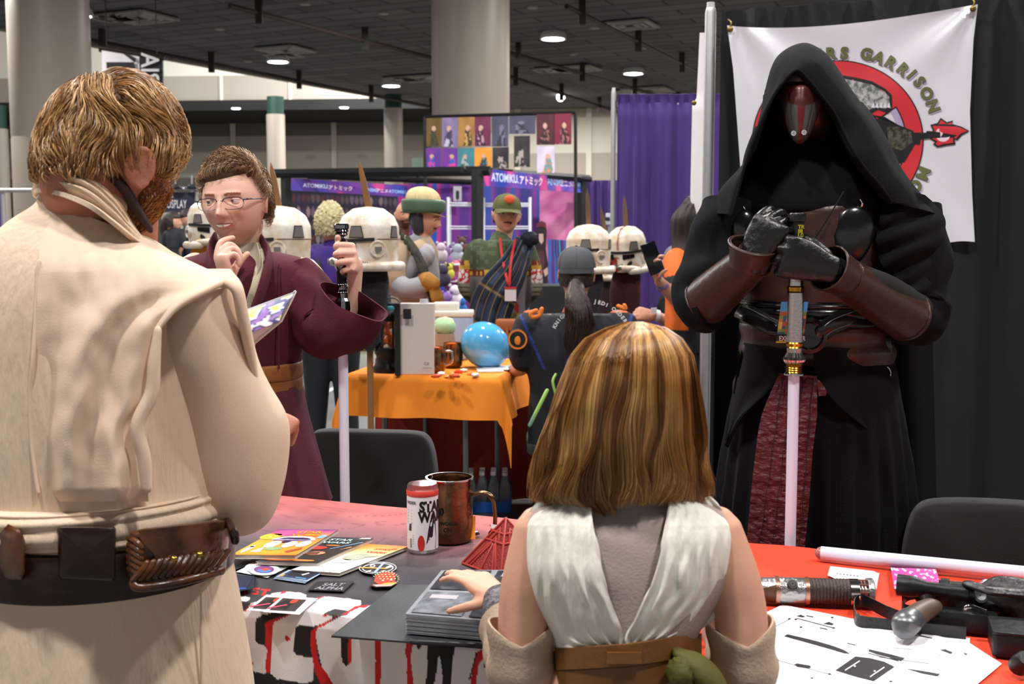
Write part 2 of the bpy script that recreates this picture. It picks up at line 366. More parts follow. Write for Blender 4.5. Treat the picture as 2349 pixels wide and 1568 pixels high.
def vent(px, py, s, lab):
    c = WZ(px, py, CEIL); t = thing('ceiling_vent', lab, 'vent', c, group='square ceiling vents', local=True); t.rotation_euler.z = math.radians(-25)
    b = MB(); b.box((0, 0, -.02), (s, s, .04)); b.build('backing', M_black, t)
    b = MB()
    for k in (1, .72, .42):
        q = s * k / 2
        for dx, dy, lx, ly in ((0, q, s * k, .1), (0, -q, s * k, .1), (q, 0, .1, s * k), (-q, 0, .1, s * k)): b.box((dx, dy, -.07), (lx + .1, ly, .05))
    b.build('vane', M_vent, t)
for px, py, s, lab in ((318, 34, 1.3, 'square grey ceiling vent beside the top lamp at the left'), (255, 34, .8, 'smaller grey ceiling panel touching the top left vent'), (655, 110, 1.2, 'square grey vent right of the lamp above the maroon robe'),
                       (650, 122, .8, 'small grey ceiling panel under the vent above the maroon robe'), (965, 176, 1.3, 'square grey vent left of the middle column'), (920, 177, .9, 'grey panel beside the lamp left of the middle column'), (1445, 52, 1.1, 'square grey vent nearest, right of the biggest lamp'),
                       (1322, 153, 1.2, 'square grey vent below the biggest lamp'), (1263, 156, .8, 'small panel left of the vent below the biggest lamp'), (1486, 203, 1.5, 'square grey vent above the purple drape'), (1442, 207, 1.0, 'small panel left of the vent above the purple drape')):
    vent(px, py, s, lab)
lab_p = ['thin dark ceiling pipe nearest the right', 'thin dark ceiling pipe right of the middle column', 'thin dark ceiling pipe ending at the middle column', 'thin dark pipe crossing above the maroon robe', 'thin dark ceiling pipe low at the left']
for i, (a_, c_) in enumerate([((1318, -12), (1610, 145)), ((1169, 92), (1590, 222)), ((1169, 150), (1420, 238)), ((560, -14), (990, 105)), ((200, 60), (990, 225))]):
    p, q = WZ(*a_, CEIL), WZ(*c_, CEIL); p.z = q.z = CEIL - .35; b = MB(); d_ = (q - p).normalized(); p -= d_ * .5
    b.cyl(p, q, .06, n=8); n_ = int((q - p).length / 4.2)
    for k in range(n_ + 1): c = p + d_ * (k * 4.2 + 1); b.box((c.x, c.y, CEIL - .3), (.16, .16, .6))
    tag(b.build('ceiling_pipe', M_pipe), lab_p[i], 'pipe', 'dark pipes under the ceiling')
# small white downlights in the black soffit
M_dl = mat('downlight_glow', 'ffffff', .5, emit=14)
for i, px in enumerate((402, 541, 637, 789)):
    yy = interp(px, [402, 637, 900], [243, 229, 220]); c = W(px, yy, 49.3 + .0012 * (900 - px)); b = MB(); b.lathe([(.2, 0), (.17, -.03), (.001, -.03)], n=14); o = b.build('soffit_downlight', M_dl)
    c.z = zb - .45; o.location = c; tag(o, 'small white downlight in the black soffit, number %s from the left column' % ('one', 'two', 'three', 'four')[i], 'lamp', 'soffit downlights')
b = MB(); b.ball(WZ(1286, 223, CEIL - .1), .16); tag(b.build('globe_lamp', M_dl), 'small glowing round lamp far back above the poster frame', 'lamp')
# hanging banner with turned lettering
M_banw = mat('white_vinyl', 'e9e7ec', .6); M_ink = mat('black_ink', '121113', .6)
Yb = 26.0; tb = t = thing('hanging_banner', 'tall black and white hanging banner with sideways lettering, left of the maroon person', 'banner', W(303, 112, Yb))
b = MB(); p = lambda x, y, o=0: W(x, y, Yb) + V((0, -o, 0))
b.add([p(233, 110), p(319, 124), p(322, 250), p(236, 250)], [(0, 1, 2, 3)], 0); b.add([p(319, 124), p(372, 134), p(374, 250), p(322, 250)], [(0, 1, 2, 3)], 1)
b.add([p(319, 123, .03), p(374, 134, .03), p(376, 252, -.03), p(233, 252, -.03), p(233, 109, -.03), p(374, 133, -.03)], [(3, 4, 5, 2)], 0)
b.add([p(245, 158, .04), p(309, 158, .04), p(309, 143, .04), p(296, 133, .04), p(284, 124, .04), p(294, 124, .04), p(312, 134, .04), p(312, 143, .04)], [(4, 5, 6, 7, 2, 3)], 1)
b.add([p(245, 143, .04), p(309, 143, .04), p(311, 158, .04), p(246, 159, .04)], [(0, 1, 2, 3)], 1)
b.text('AISLE', 50, lambda x, y, h: W(326 + (y / 36) * 42, 122 + x, Yb) + V((0, -.05, 0)), mi=0, bold=.6)
b.build('banner_cloth', [M_banw, M_ink], t, smooth=False)
b = MB(); b.cyl(p(228, 109), p(378, 134), .05); b.build('rail', M_pipe, t)
for px in (245, 360):
    c = p(px, interp(px, [228, 378], [109, 134])); b = MB(); b.cyl(c, V((c.x, c.y, 11.3)), .012, n=6); b.build('hanging_cable', M_pipe, tb)
# ---------------------------------------------------------------- booths, drapes, posts
U = V((.9256, -.3786, 0)); VV = V((.3786, .9256, 0))        # along the tables, away from the camera
def WP(px, py, p0, d_, off=0):
    """point at pixel on the vertical plane through p0 along d_ (off = metres towards the camera)"""
    n_ = V((-d_.y, d_.x, 0)).normalized(); n_ = n_ if n_.y > 0 else -n_; q = W(px, py, 1.0) - CAM
    t = ((p0 - CAM).dot(n_) - off) / q.dot(n_); return CAM + q * t
M_alu = mat('dull_aluminium', 'b4b4b6', .38, .75, var=.15, vscale=30); M_bdrape = mat('black_polyester_drape', '15161b', .8, var=.3, vscale=6, bump=.25, bscale=400, sheen=.1)
M_pdrape = mat('purple_polyester_drape', '452a78', .65, var=.18, vscale=7, bump=.3, bscale=300, sheen=.15); M_grom = mat('brass_grommet', '8a7440', .35, 1)
def drape(name, lab, p0, p1, z1, z0, m, nf, amp, cat='drape', seed=0, nz=40, parts=True):
    t = thing(name, lab, cat, (p0[0], p0[1], 0)); p0, p1 = V(p0), V(p1); d_ = (p1 - p0); L0 = d_.length; d_.normalize(); n_ = V((-d_.y, d_.x, 0)); N_ = int(nf * 12)
    def f(u, v):
        z = z1 + (z0 - z1) * v; ph = u * nf * 2 * PI + 2.2 * noise.noise(V((u * nf * .35, seed, 0))); k = .35 + .65 * min(1, v * 4)
        a = amp * k * (math.sin(ph) + .45 * math.sin(ph * 2.3 + seed)) + .02 * noise.noise(V((u * nf * .8, v * 2.5, seed + 4))) + .006 * noise.noise(V((u * nf * 3, v * 14, seed)))
        if v < .035: a += .03 * math.sin(v / .035 * PI) + .008 * math.sin(u * nf * 19)
        return p0 + d_ * (u * L0) + n_ * a + V((0, 0, z))
    b = MB(); b.grid(f, N_, nz); b.build('cloth', m, t, solid=.004)
    q_ = V((0, 0, z1 - .07)) + (n_ if n_.y > 0 else -n_) * .06; b = MB(); b.cyl(p0 + q_, p1 + q_, .019, n=10); b.build('top_rail', M_alu, t); return t
def post(name, lab, p, z1, r, m=None, cap=True):
    t = thing(name, lab, 'post', (p.x, p.y, 0)); q = V((p.x, p.y, 0)); b = MB(); b.lathe([(r, .01), (r, z1 - .02), (r * .8, z1)], q, n=24, cap=True); b.build('pole', m or M_alu, t)
    b = MB(); b.box(q + V((0, 0, .006)), (.4, .4, .012)); b.build('base_plate', M_alu, t)
    if cap: b = MB(); b.cyl(q + V((0, 0, z1 - .01)), q + V((0, 0, z1 + .025)), r * .75, r * .7, n=16); b.build('top_cap', M_fix, t)
    return t
PB = W(1622, 550, 5.42); PB.z = 0
post('drape_upright', 'silvery aluminium upright at the left end of the black drape', PB, 2.44, .026)
drape('black_drape', 'tall black pipe-and-drape backdrop behind the hooded figure and the white logo banner', (PB + U * .05), (PB + U * 4.2), 2.42, .03, M_bdrape, 15, .035, seed=3, nz=30)
# white logo banner
M_vin = mat('white_printed_vinyl', 'e4e2ea', .38, var=.03, vscale=3, bump=.06, bscale=14, spec=.5); M_red = mat('red_print', 'd6303a', .45); M_ol = mat('olive_print', '6d7442', .5, var=.25, vscale=60)
M_blk = mat('black_print', '17161a', .5); M_lav = mat('lavender_print_shadow', 'b9a9c9', .5); M_camo = mat('camouflage_print', '5a5b4c', .5, var=.6, vscale=60, col2='25251f'); M_gry = mat('grey_white_print', 'b9bab6', .5, var=.5, vscale=50, col2='5c6265'); M_glow = mat('pale_pink_print', 'f3d8e2', .5)
BC = PB
def ban(px, py, o=0):
    k = (px - 1668) / 575.0; h = (py - 10) / 545.0
    # creases running in from the hung corners, belly in the middle
    a = math.atan2(py - 20, px - 1668 + .01); c_ = math.atan2(py - 5, 2243 - px + .01)
    rr = .012 * math.sin(a * 9 + .6) * max(0, 1 - math.hypot(px - 1668, py - 58) / 420) + .016 * math.sin(c_ * 8 + 1.2) * max(0, 1 - math.hypot(px - 2243, py - 10) / 520)
    d_ = .07 + rr + .012 * noise.noise(V((px / 130, py / 190, 2))) + .02 * math.sin(PI * k) + (.03 * (h - .85) * math.sin(k * 22) if h > .85 else 0)
    return WP(px, py, BC, U, d_ + o)
def bq(u, v):
    xl = interp(v, [0, .2, .6, 1], [1668, 1682, 1697, 1712]); xr = interp(v, [0, .15, .45, .8, 1], [2243, 2233, 2225, 2230, 2236])
    top = 58 - 48 * u + 20 * math.sin(PI * u ** .8); bot = 570 - 15 * u + 3 * math.sin(u * 25); return ban(xl + (xr - xl) * u, top + (bot - top) * v)
t = thing('logo_banner', 'white vinyl banner with round red emblem hung on the black drape behind the hooded figure', 'banner', WP(1950, 300, BC, U, .05))
b = MB(); b.grid(bq, 70, 60)
def arcband(cx, cy, ax, ay, r0, r1, a0, a1, mi, o=.004, n=60):
    b.grid(lambda u, v: ban(cx + ax * (r0 + (r1 - r0) * v) * math.sin(math.radians(a0 + (a1 - a0) * u)), cy - ay * (r0 + (r1 - r0) * v) * math.cos(math.radians(a0 + (a1 - a0) * u)), o), n, 3, mi)
CX, CY = 1922, 322
arcband(CX, CY, 200, 187, .70, .80, 0, 360, 4, .0025, 90); arcband(CX, CY, 200, 187, .775, .985, 0, 360, 3, .0035, 120); arcband(CX, CY, 200, 187, .79, .97, 0, 360, 1, .005, 120)
def pp(pts, mi, o): b.poly(pts, lambda x, y, h: ban(x, y, o), mi=mi)
for a in (8, 52, 97, 142, 188, 232, 277, 322):
    s_, c_ = math.sin(math.radians(a)), math.cos(math.radians(a))
    def tooth(w0, w1, r0, r1): return [(CX + (r * s_ + w_ * c_) * 200, CY - (r * c_ - w_ * s_) * 187) for r, w_ in ((r0, -w0), (r0, w0), (r1, w1), (r1, -w1))]
    pp(tooth(.085, .095, .5, .82), 3, .004); pp(tooth(.07, .08, .515, .83), 1, .0052)
arcband(CX, CY, 200, 187, .30, .53, 0, 360, 3, .0038, 60); arcband(CX, CY, 200, 187, .32, .51, 0, 360, 1, .0048, 60)
# grey beast-like blot, sleeve, gun and red flash
pp([(1930, 172), (1965, 178), (2000, 186), (2032, 204), (2046, 218), (2047, 246), (2038, 260), (2014, 252), (1996, 262), (1976, 240), (1940, 232)], 3, .0062)
pp([(1934, 180), (1965, 186), (2000, 194), (2028, 210), (2040, 222), (2040, 240), (2030, 250), (2012, 243), (1994, 252), (1978, 234), (1946, 226)], 5, .007)
for i in range(5): pp([(1998 + i * 9, 246), (2004 + i * 9, 234), (2007 + i * 9, 248)], 0, .008)
pp([(1990, 262), (2030, 268), (2060, 286), (2095, 300), (2100, 330), (2075, 372), (2045, 378), (2010, 330)], 3, .0062)
pp([(2034, 292), (2060, 290), (2092, 303), (2094, 326), (2068, 345), (2040, 336)], 6, .007)
pp([(2090, 304), (2128, 304), (2130, 300), (2156, 303), (2158, 316), (2130, 317), (2112, 320), (2110, 332), (2098, 330)], 3, .0075)
pp([(2133, 318), (2140, 298), (2134, 286), (2150, 282), (2158, 270), (2172, 280), (2186, 276), (2184, 284), (2205, 290), (2224, 300), (2206, 310), (2196, 322), (2190, 318), (2192, 331), (2170, 334), (2150, 338), (2140, 330), (2146, 326)], 3, .0055)
pp([(2137, 317), (2144, 299), (2139, 289), (2152, 286), (2159, 275), (2171, 284), (2184, 280), (2182, 287), (2203, 293), (2219, 300), (2203, 307), (2193, 318), (2186, 314), (2187, 327), (2168, 330), (2152, 334), (2146, 330), (2150, 324)], 1, .0063)
b.grid(lambda u, v: ban(2163 + 17 * v * math.cos(2 * PI * u), 308 + 17 * v * math.sin(2 * PI * u), .0072), 20, 3, 7)
pp([(2125, 300), (2157, 304), (2157, 315), (2125, 316)], 3, .0082)
for ch, x, y in (('E', 1877, 126), ('R', 1906, 122), ('S', 1937, 121), ('G', 1988, 123), ('A', 2016, 131), ('R', 2044, 143), ('R', 2072, 158), ('I', 2092, 170), ('S', 2110, 187), ('O', 2127, 214), ('N', 2141, 243), ('M', 2119, 398), ('O', 2100, 428)):
    a = math.atan2(x - CX, (CY - y)); a = a if ch not in 'MO' or y < 300 else a + 0
    for o, mi, k in ((.0045, 4, 0), (.006, 3, 1.8), (.0075, 2, .9)):
        b.text(ch, 36, (lambda o, X, Y, A: lambda tx, ty, h: ban(X + (tx) * math.cos(A) + (ty - 13) * math.sin(A) + (3 if o < .005 else 0), Y + (tx) * math.sin(A) - (ty - 13) * math.cos(A) + (3 if o < .005 else 0), o))(o, x, y, a), mi=mi, bold=(2.2 if mi == 3 else 1.5), align='CENTER')
b.build('printed_sheet', [M_vin, M_red, M_ol, M_blk, M_lav, M_gry, M_camo, M_glow], t, fix=False, label='white sheet with red cog ring, olive lettering, dark gun and red flash')
for x, y in ((1675, 67), (2232, 20)):
    c = ban(x, y, .01); b = MB(); b.ball(c, (.014, .006, .014), nu=14, nv=8); b.tube([c, c + V((.004, 0, .03)), c + V((-.004, .03, .05))], .003); b.build('grommet', M_grom, t)
# white side banner seen edge-on left of the upright
M_side = mat('white_banner_back', 'dddadb', .5, var=.05, vscale=4)
t = thing('rolled_banner', 'narrow white vinyl banner hanging edge-on beside the aluminium upright', 'banner', W(1600, 573, 5.5))
b = MB(); b.grid(lambda u, v: (lambda xl: W(xl + (1621 - xl) * u, 75 + v * 498, 5.75 - .3 * u - .03 * math.sin(u * 4 + v * 2)))(interp(v, [0, .3, .32, .6, 1], [1605, 1598, 1588, 1585, 1581])), 12, 30); b.build('sheet', M_side, t, solid=.004)
b = MB(); b.ball(W(1592, 236, 5.4), (.012, .005, .012)); b.build('grommet', M_grom, t)
# purple drapes
PP = W(1405, 550, 8.4); PP.z = 0; post('drape_upright', 'slim aluminium upright at the left edge of the purple drape', PP, 2.44, .018)
drape('purple_drape', 'tall purple pipe-and-drape curtain between the two aluminium uprights', PP + V((.03, 0, 0)), PP + V((1.1, -.02, 0)), 2.42, .02, M_pdrape, 5, .03, seed=1)
p_ = W(1318, 550, 20.4); p_.z = 0; drape('purple_drape', 'lower-looking far purple curtain right of the magenta booth panel', p_, p_ + V((1.4, .0, 0)), 2.42, .02, M_pdrape, 9, .04, seed=6, nz=14)
# event sign rail on the far left
rl = W(-10, 437, 15); rr_ = W(520, 432, 15.2); b = MB(); b.cyl(rl, rr_, .028)
t = thing('sign_rail', 'white rail on posts at the far left, behind the tunic man, carrying the dark sign', 'rail', (rl.x, rl.y, 0)); b.build('rail', M_alu, t)
for px in (6, 452): c = W(px, 440, 15.05); b = MB(); b.cyl((c.x, c.y, 0), c, .03); b.build('leg', M_alu, t)
M_navy = mat('navy_sign', '26243a', .6); M_wt = mat('white_print', 'e6e4e8', .6)
t = thing('event_sign', 'dark navy sign reading COSPLAY between the two standing men at the left', 'sign', W(415, 486, 15.1))
b = MB(); q = lambda x, y, o=0: W(x, y, 15.05) + V((0, -o, 0)); c0, c1 = q(340, 441), q(455, 487); b.box((c0 + c1) / 2 + V((0, .02, 0)), (abs(c1.x - c0.x), .03, abs(c1.z - c0.z)), mi=0)
b.text('COSPLAY', 27, lambda x, y, h: q(373 + x * .48, 477 - y, .005), mi=1, bold=.02); b.text('NOTE.', 12, lambda x, y, h: q(378 + x * .6, 453 - y, .005), mi=1); b.build('panel', [M_navy, M_wt], t, smooth=False)
p_ = W(-40, 550, 15.4); p_.z = 0; drape('purple_drape', 'narrow purple curtain strip at the left border of the picture', p_, p_ + V((.27, 0, 0)), 2.0, .02, M_pdrape, 3, .03, seed=9, nz=10)
M_cream = mat('cream_curtain', 'b8b0a0', .8, var=.15); p_ = W(372, 550, 17.5); p_.z = 0
drape('cream_curtain', 'pale cream curtain under the dark sign at the left', p_, p_ + V((.62, 0, 0)), 1.8, .02, M_cream, 4, .04, nz=10)
drape('purple_drape', 'purple curtain strip right of the cream curtain under the sign', p_ + V((.6, -.1, 0)), p_ + V((1.3, -.1, 0)), 1.84, .02, M_pdrape, 4, .04, nz=10)
# ------------- the anime shop booth
M_truss = mat('black_truss', '18181b', .5); M_art = mat('printed_art', 'ffffff', .55, vc=True)
def pal(cols): return [lin(c) for c in cols]
def artfn(cols, seed, sx=3, sy=3, bg=None):
    P_ = pal(cols)
    def f(u, v):
        k = (noise.noise(V((u * sx + seed * 7.1, v * sy, seed))) + noise.noise(V((u * sx * 2.7, v * sy * 2.7 + seed, seed + 5))) * .5) * .62 + .5
        x = max(0, min(.999, k)) * (len(P_) - 1); i = int(x); fr = min(1, max(0, (x - i) * 3 - 1)); return tuple(P_[i][j] * (1 - fr) + P_[min(i + 1, len(P_) - 1)][j] * fr for j in range(3))
    return f
def panel(name, lab, cat, c4, cf, nu=24, nv=24, group=None, th=.02, texts=(), frame=False):
    """a flat printed sheet: c4 = corners top-left, top-right, bottom-left, bottom-right"""
    tl, tr, bl, br = [V(c) for c in c4]; f = lambda u, v: (tl * (1 - u) + tr * u) * (1 - v) + (bl * (1 - u) + br * u) * v
    n_ = (tr - tl).cross(bl - tl).normalized(); n_ = n_ if n_.y < 0 else -n_
    b = MB(); b.grid(f, nu, nv, cf=cf); b.add([tl - n_ * th, tr - n_ * th, bl - n_ * th, br - n_ * th], [(0, 1, 3, 2)], col=(.3, .3, .3))
    k = len(b.v); b.add([tl, tr, br, bl, tl - n_ * th, tr - n_ * th, br - n_ * th, bl - n_ * th], [(0, 1, 5, 4), (1, 2, 6, 5), (2, 3, 7, 6), (3, 0, 4, 7)], col=(.3, .3, .3))
    for body, sz, x, y, col, bo in texts: b.text(body, sz, lambda tx, ty, h: f(x + tx, y - ty * (tr - tl).length / (bl - tl).length) + n_ * .004, col=lin(col), bold=bo)
    o = b.build(name, M_art, smooth=False, fix=False); return tag(o, lab, cat, group)
def beam(b, a, c, w_): b.cyl(a, c, w_ / 2 * 1.2, n=4)
def truss(name, lab, pts, w_):
    b = MB()
    for a, c in pts: beam(b, a, c, w_)
    return tag(b.build(name, M_truss, smooth=False), lab, 'frame')
C0 = W(1095, 388, 16.8); CR_ = W(1334, 408, 19.8); CL = W(656, 398, 18.3); BK = W(1010, 425, 21)
g = lambda p: V((p.x, p.y, 0))
t = thing('booth_frame', 'square black frame of the shop booth with posts and top beams around the bright prints', 'frame', g(C0))
for nm, a, c, w_ in (('post', g(C0), C0, .15), ('post', g(CR_), CR_, .15), ('post', g(CL), CL, .15), ('beam', W(1060, 388, 16.9), CR_ + V((.15, .1, 0)), .09), ('beam', CL + V((-.2, 0, 0)), W(1125, 392, 16.8), .12), ('beam', W(705, 404, 19.8), W(1085, 418, 20.6), .08), ('beam', W(1310, 408, 19.6), W(1358, 412, 19.6), .07)):
    b = MB(); beam(b, a, c, w_); b.build(nm, M_truss, t, smooth=False)
hdr = lambda s: (lambda u, v: (lambda k: tuple(lin('2a3fa8')[j] * (1 - k) + lin('8d2f96')[j] * k for j in range(3)) if k < .75 else lin('d2418f'))(max(0, min(1, .45 + .9 * noise.noise(V((u * 6 + s, v * .6, s)))))))
panel('header_banner', 'long blue and pink header banner with white lettering, left of the booth post', 'banner', (W(668, 409, 18.1), W(935, 425, 18.6), W(668, 436, 18.1), W(937, 452, 18.6)), hdr(1), 60, 6,
      texts=[('ATOMIKU.', .046, .10, .66, 'dfe6ff', .001), ('アトミック', .042, .31, .72, 'ffe6f4', .001), ('ANIME', .04, .62, .72, '9fc4ff', .001), ('アニメ · ', .036, .72, .72, 'ffd2e8', .001), ('ATOMIKU', .038, .83, .72, '9fc4ff', .001)])
panel('header_banner', 'blue and pink header banner with white shop lettering, right of the middle post', 'banner', (W(1104, 386, 16.9), W(1255, 402, 18.7), W(1104, 425, 16.9), W(1255, 436, 18.7)), hdr(4), 40, 6, texts=[('ATOMIKU.', .085, .14, .68, 'd7e2ff', .002), ('アトミック', .075, .55, .70, 'ffe0f0', .002)])
panel('header_banner', 'last blue and pink header banner, beside the right booth post', 'banner', (W(1246, 398, 18.7), W(1335, 410, 19.8), W(1252, 436, 18.7), W(1340, 442, 19.8)), hdr(8), 40, 6, texts=[('ANIME', .14, .06, .66, '9fc4ff', .002), ('アニメ', .11, .38, .66, 'ffd2e8', .002), ('ATOMIKU', .10, .64, .62, '9fc4ff', .002)])
strip = lambda s, cs: (lambda u, v: lin(cs[int(max(0, min(.999, .5 + .9 * noise.noise(V((u * 5 + s, v * .25, s))))) * len(cs))]))
panel('backdrop', 'purple, pink and blue striped backdrop inside the booth, behind the green hat', 'backdrop', (W(905, 422, 20.6), W(1088, 420, 20.8), W(905, 718, 20.6), W(1088, 718, 20.8)), strip(3, ['3c3590', '5b2f92', '5b2f92', '7b3093', 'c0318f', '2352b8']), 50, 10)
panel('backdrop', 'purple and blue backdrop behind the man in the green cap', 'backdrop', (W(1104, 425, 20.9), W(1250, 425, 20.9), W(1104, 718, 20.9), W(1250, 718, 20.9)), strip(6, ['3a3a90', '5b3592', '6a3f9a', '8d3f9a', '3b55b4']), 40, 10)
panel('backdrop', 'glowing magenta cloudscape print at the right end of the booth', 'backdrop', (W(1238, 436, 20.2), W(1326, 438, 20.2), W(1236, 718, 20.2), W(1326, 718, 20.2)), lambda u, v: (lambda k: tuple(lin('b93a94')[j] * (1 - k) + lin('f39ac8')[j] * k for j in range(3)))(max(0, min(1, .35 + .6 * noise.noise(V((u * 3, v * 9, 3))) + .4 * math.sin(v * 3)))) if v < .72 - .12 * noise.noise(V((u * 9, 1, 1))) - (.1 if .3 < u < .42 else 0) else lin('4b3aa0'), 40, 40)
panel('print_wall', 'dark wall of small anime-style prints behind the blond person', 'display', (W(668, 437, 20.2), W(912, 448, 20.4), W(668, 718, 20.2), W(912, 718, 20.4)), lambda u, v: (lin(['5a4248', '8d7a7a', '3a2e48', '685868', '50242a'][int(abs(noise.cell(V((int(u * 22), int(v * 9), 1)))) * 4.99)]) if (u * 22 % 1 - .5) ** 2 + (v * 9 % 1 - .5) ** 2 < .13 else lin('1c1630' if u < .8 else '241838')), 110, 60)
# hanging poster frame and its posters
PF = 18.0; truss('poster_frame', 'thin black frame holding the rows of posters below the middle column', [(W(975, 268, PF), W(1320, 258, PF)), (W(975, 268, PF), V((W(975, 268, PF).x, PF, 0))), (W(1320, 258, PF), V((W(1324, 258, PF).x, PF, 0)))], .045)
pk = {'olive': ['5a4418', '6b5120', '3a3a22', '2c2a1e'], 'lav': ['8d7fa8', '6c5f86', '3d3356', 'b9b2cc'], 'gold': ['a77a3c', '8e6228', '3a2e20', 'c29a5a'], 'mar': ['5b1c3c', '6d2148', '351028', 'b184a0'], 'slate': ['3c3b52', '4b4a62', '2a2838', '6d6c86'],
      'neon': ['3f2f8a', '7a2f96', 'c93a92', '2b57b4'], 'teal': ['3c8590', '2f6f7a', '9aa9ac', '2b3436'], 'orange': ['d98a28', 'e0962e', '2b3440', '2f7f8e'], 'mono': ['1c1a1a', '343131', 'a09a98', '1c1a1a'], 'wine': ['3a0f1c', '541426', '22090f', '8d5a56'], 'crimson': ['7d1434', '6d1230', '2a0c14', 'a0606a'], 'pale': ['c2b4cf', 'd9d0e2', '6f8d92', 'c98a58']}
plist = [(978, 1012, 271, 335, 'olive', 'olive-brown poster at the top left of the frame'), (1014, 1050, 270, 336, 'lav', 'lavender poster, second of the top row'), (1051, 1088, 269, 335, 'gold', 'ochre poster, third of the top row'), (1089, 1126, 268, 335, 'mar', 'maroon poster with pale figure, fourth of the top row'), (1128, 1166, 267, 336, 'slate', 'slate grey poster, fifth of the top row'),
         (1168, 1228, 266, 307, 'slate', 'wide dark poster of a row of figures, below the middle column'), (1231, 1272, 262, 332, 'wine', 'dark wine poster, left half of the large pair'), (1271, 1311, 261, 331, 'crimson', 'crimson poster, right half of the large pair'), (977, 1012, 340, 389, 'neon', 'purple and blue poster at the lower left of the frame'), (1014, 1050, 340, 390, 'neon', 'pink neon city poster, second of the lower row'),
         (1051, 1088, 340, 391, 'teal', 'teal poster with pale figure, third of the lower row'), (1089, 1128, 339, 390, 'orange', 'bright orange poster with dark figure, in the lower row'), (1130, 1167, 338, 386, 'mono', 'black and white poster at the end of the lower row'), (1179, 1216, 312, 383, 'mono', 'separate dark poster with an oval and a figure'), (1232, 1272, 336, 396, 'pale', 'pale lilac poster with a blond figure')]
for i, (x0, x1, y0, y1, k, lab) in enumerate(plist):
    P_ = pal(pk[k]); sd = i * 3.7
    def cf(u, v, P_=P_, sd=sd, k=k):
        # plain ground with a loose figure: head, body, lower mass
        bx = .5 + .12 * math.sin(sd); hd = ((u - bx) / .13) ** 2 + ((v - .38) / .09) ** 2; bd = ((u - bx - .05 * math.sin(v * 9 + sd)) / (.12 + .3 * max(0, v - .4))) ** 2
        if hd < 1: return lin('c9a08c') if k not in ('mono', 'slate') else P_[3]
        if v > .45 and bd < 1 + .5 * noise.noise(V((u * 9, v * 9, sd))): return P_[2] if noise.noise(V((u * 7, v * 7, sd))) < .12 else P_[3]
        q = .5 + .8 * noise.noise(V((u * 2, v * 2, sd))); return tuple(P_[0][j] * (1 - q) + P_[1][j] * q for j in range(3)) if 0 < q < 1 else P_[int(q > 1)]
    panel('wall_poster', lab, 'poster', (W(x0, y0, PF - .03), W(x1, y0 - 1, PF - .03), W(x0, y1, PF - .03), W(x1, y1, PF - .03)), cf, 18, 26, group='posters in the hanging frame', th=.01)
panel('wall_poster', 'small white poster with a dark figure, above the wire shelf', 'poster', (W(1040, 427, 20.4), W(1059, 427, 20.4), W(1040, 461, 20.4), W(1059, 461, 20.4)), lambda u, v: lin('2b2a2e') if ((u - .5) / .25) ** 2 + ((v - .6) / .35) ** 2 < 1 else lin('c9c6cf'), 12, 16)
# wire shelving
M_wire = mat('white_wire', 'd9dbe4', .4)
def wire_shelf(lab, x0, x1, ys, Y, top):
    a, c = W(x0, top, Y), W(x1, top, Y); t = thing('wire_shelving', lab, 'shelving', (a.x, Y, 0))
    for x in (a.x, c.x):
        for y in (Y, Y + .45): b = MB(); b.cyl((x, y, .01), (x, y, a.z), .022, n=8); b.build('post', M_wire, t)
    for yy in ys:
        z = W(x0, yy, Y).z; b = MB()
        for y in (Y, Y + .45):
            for dz in (0, -.035): b.cyl((a.x, y, z + dz), (c.x, y, z + dz), .008, n=6)
        for k in range(14): x = a.x + (c.x - a.x) * k / 13; b.cyl((x, Y, z), (x, Y + .45, z), .004, n=5)
        b.build('shelf', M_wire, t)
    return t
wire_shelf('white wire shelving between the green hat and the middle post', 1028, 1086, (465, 519, 565, 610, 655), 16.9, 452); wire_shelf('white wire shelving behind the man in the green cap', 1108, 1216, (466, 519, 570, 620), 17.6, 452)
# merchandise on and below the shelves
cols = ['c9b9c4', '7a5a8a', 'd2c84a', '3a3444', 'b04a8a', '4a4fb0', 'c86a7a', '9aa0ac', '5a3a2e', 'e2dde4', '8d6ab0', '2f6fb4']
for i, (px, py, Y, r) in enumerate([(1012, 585, 12, .07), (1022, 600, 12.2, .09), (1030, 628, 12, .06), (1017, 640, 11.8, .08), (1036, 655, 12.1, .07), (1008, 668, 12, .07), (1046, 620, 12.4, .06), (1050, 590, 12.5, .08), (1060, 570, 12.6, .07), (1044, 690, 12, .09), (1026, 702, 11.9, .08), (1058, 710, 12, .07)]):
    c = W(px, py, Y); t = thing('plush_toy', 'small %s soft toy in the crowded heap beyond the beige vest' % ['pinkish grey', 'violet', 'yellow', 'dark grey', 'magenta', 'blue', 'rose', 'light grey', 'brown', 'white', 'lilac', 'bright blue'][i], 'toy', c, group='soft toys on the booth display')
    m = mat('plush_%d' % i, cols[i], .9, bump=.5, bscale=80, vscale=30, var=.3); b = MB(); b.ball(c, (r, r * .8, r), nu=14, nv=10); b.ball(c + V((0, -.1 * r, r * 1.2)), r * .7, nu=12, nv=8); b.build('body', m, t)
    for s_ in (-1, 1): b = MB(); b.ball(c + V((s_ * r * .6, 0, r * 1.85)), r * .22, nu=8, nv=6); b.build('ear', m, t)
M_blkc = mat('black_table_cover', '121216', .8, var=.2)
b = MB(); a, c = W(1000, 716, 12.2), W(1068, 716, 12.2); b.rbox(((a.x + c.x) / 2, 12.2, .3), (c.x - a.x + .2, .6, .6), .03); tag(b.build('display_table', M_blkc), 'low black covered table under the heap of soft toys', 'table')
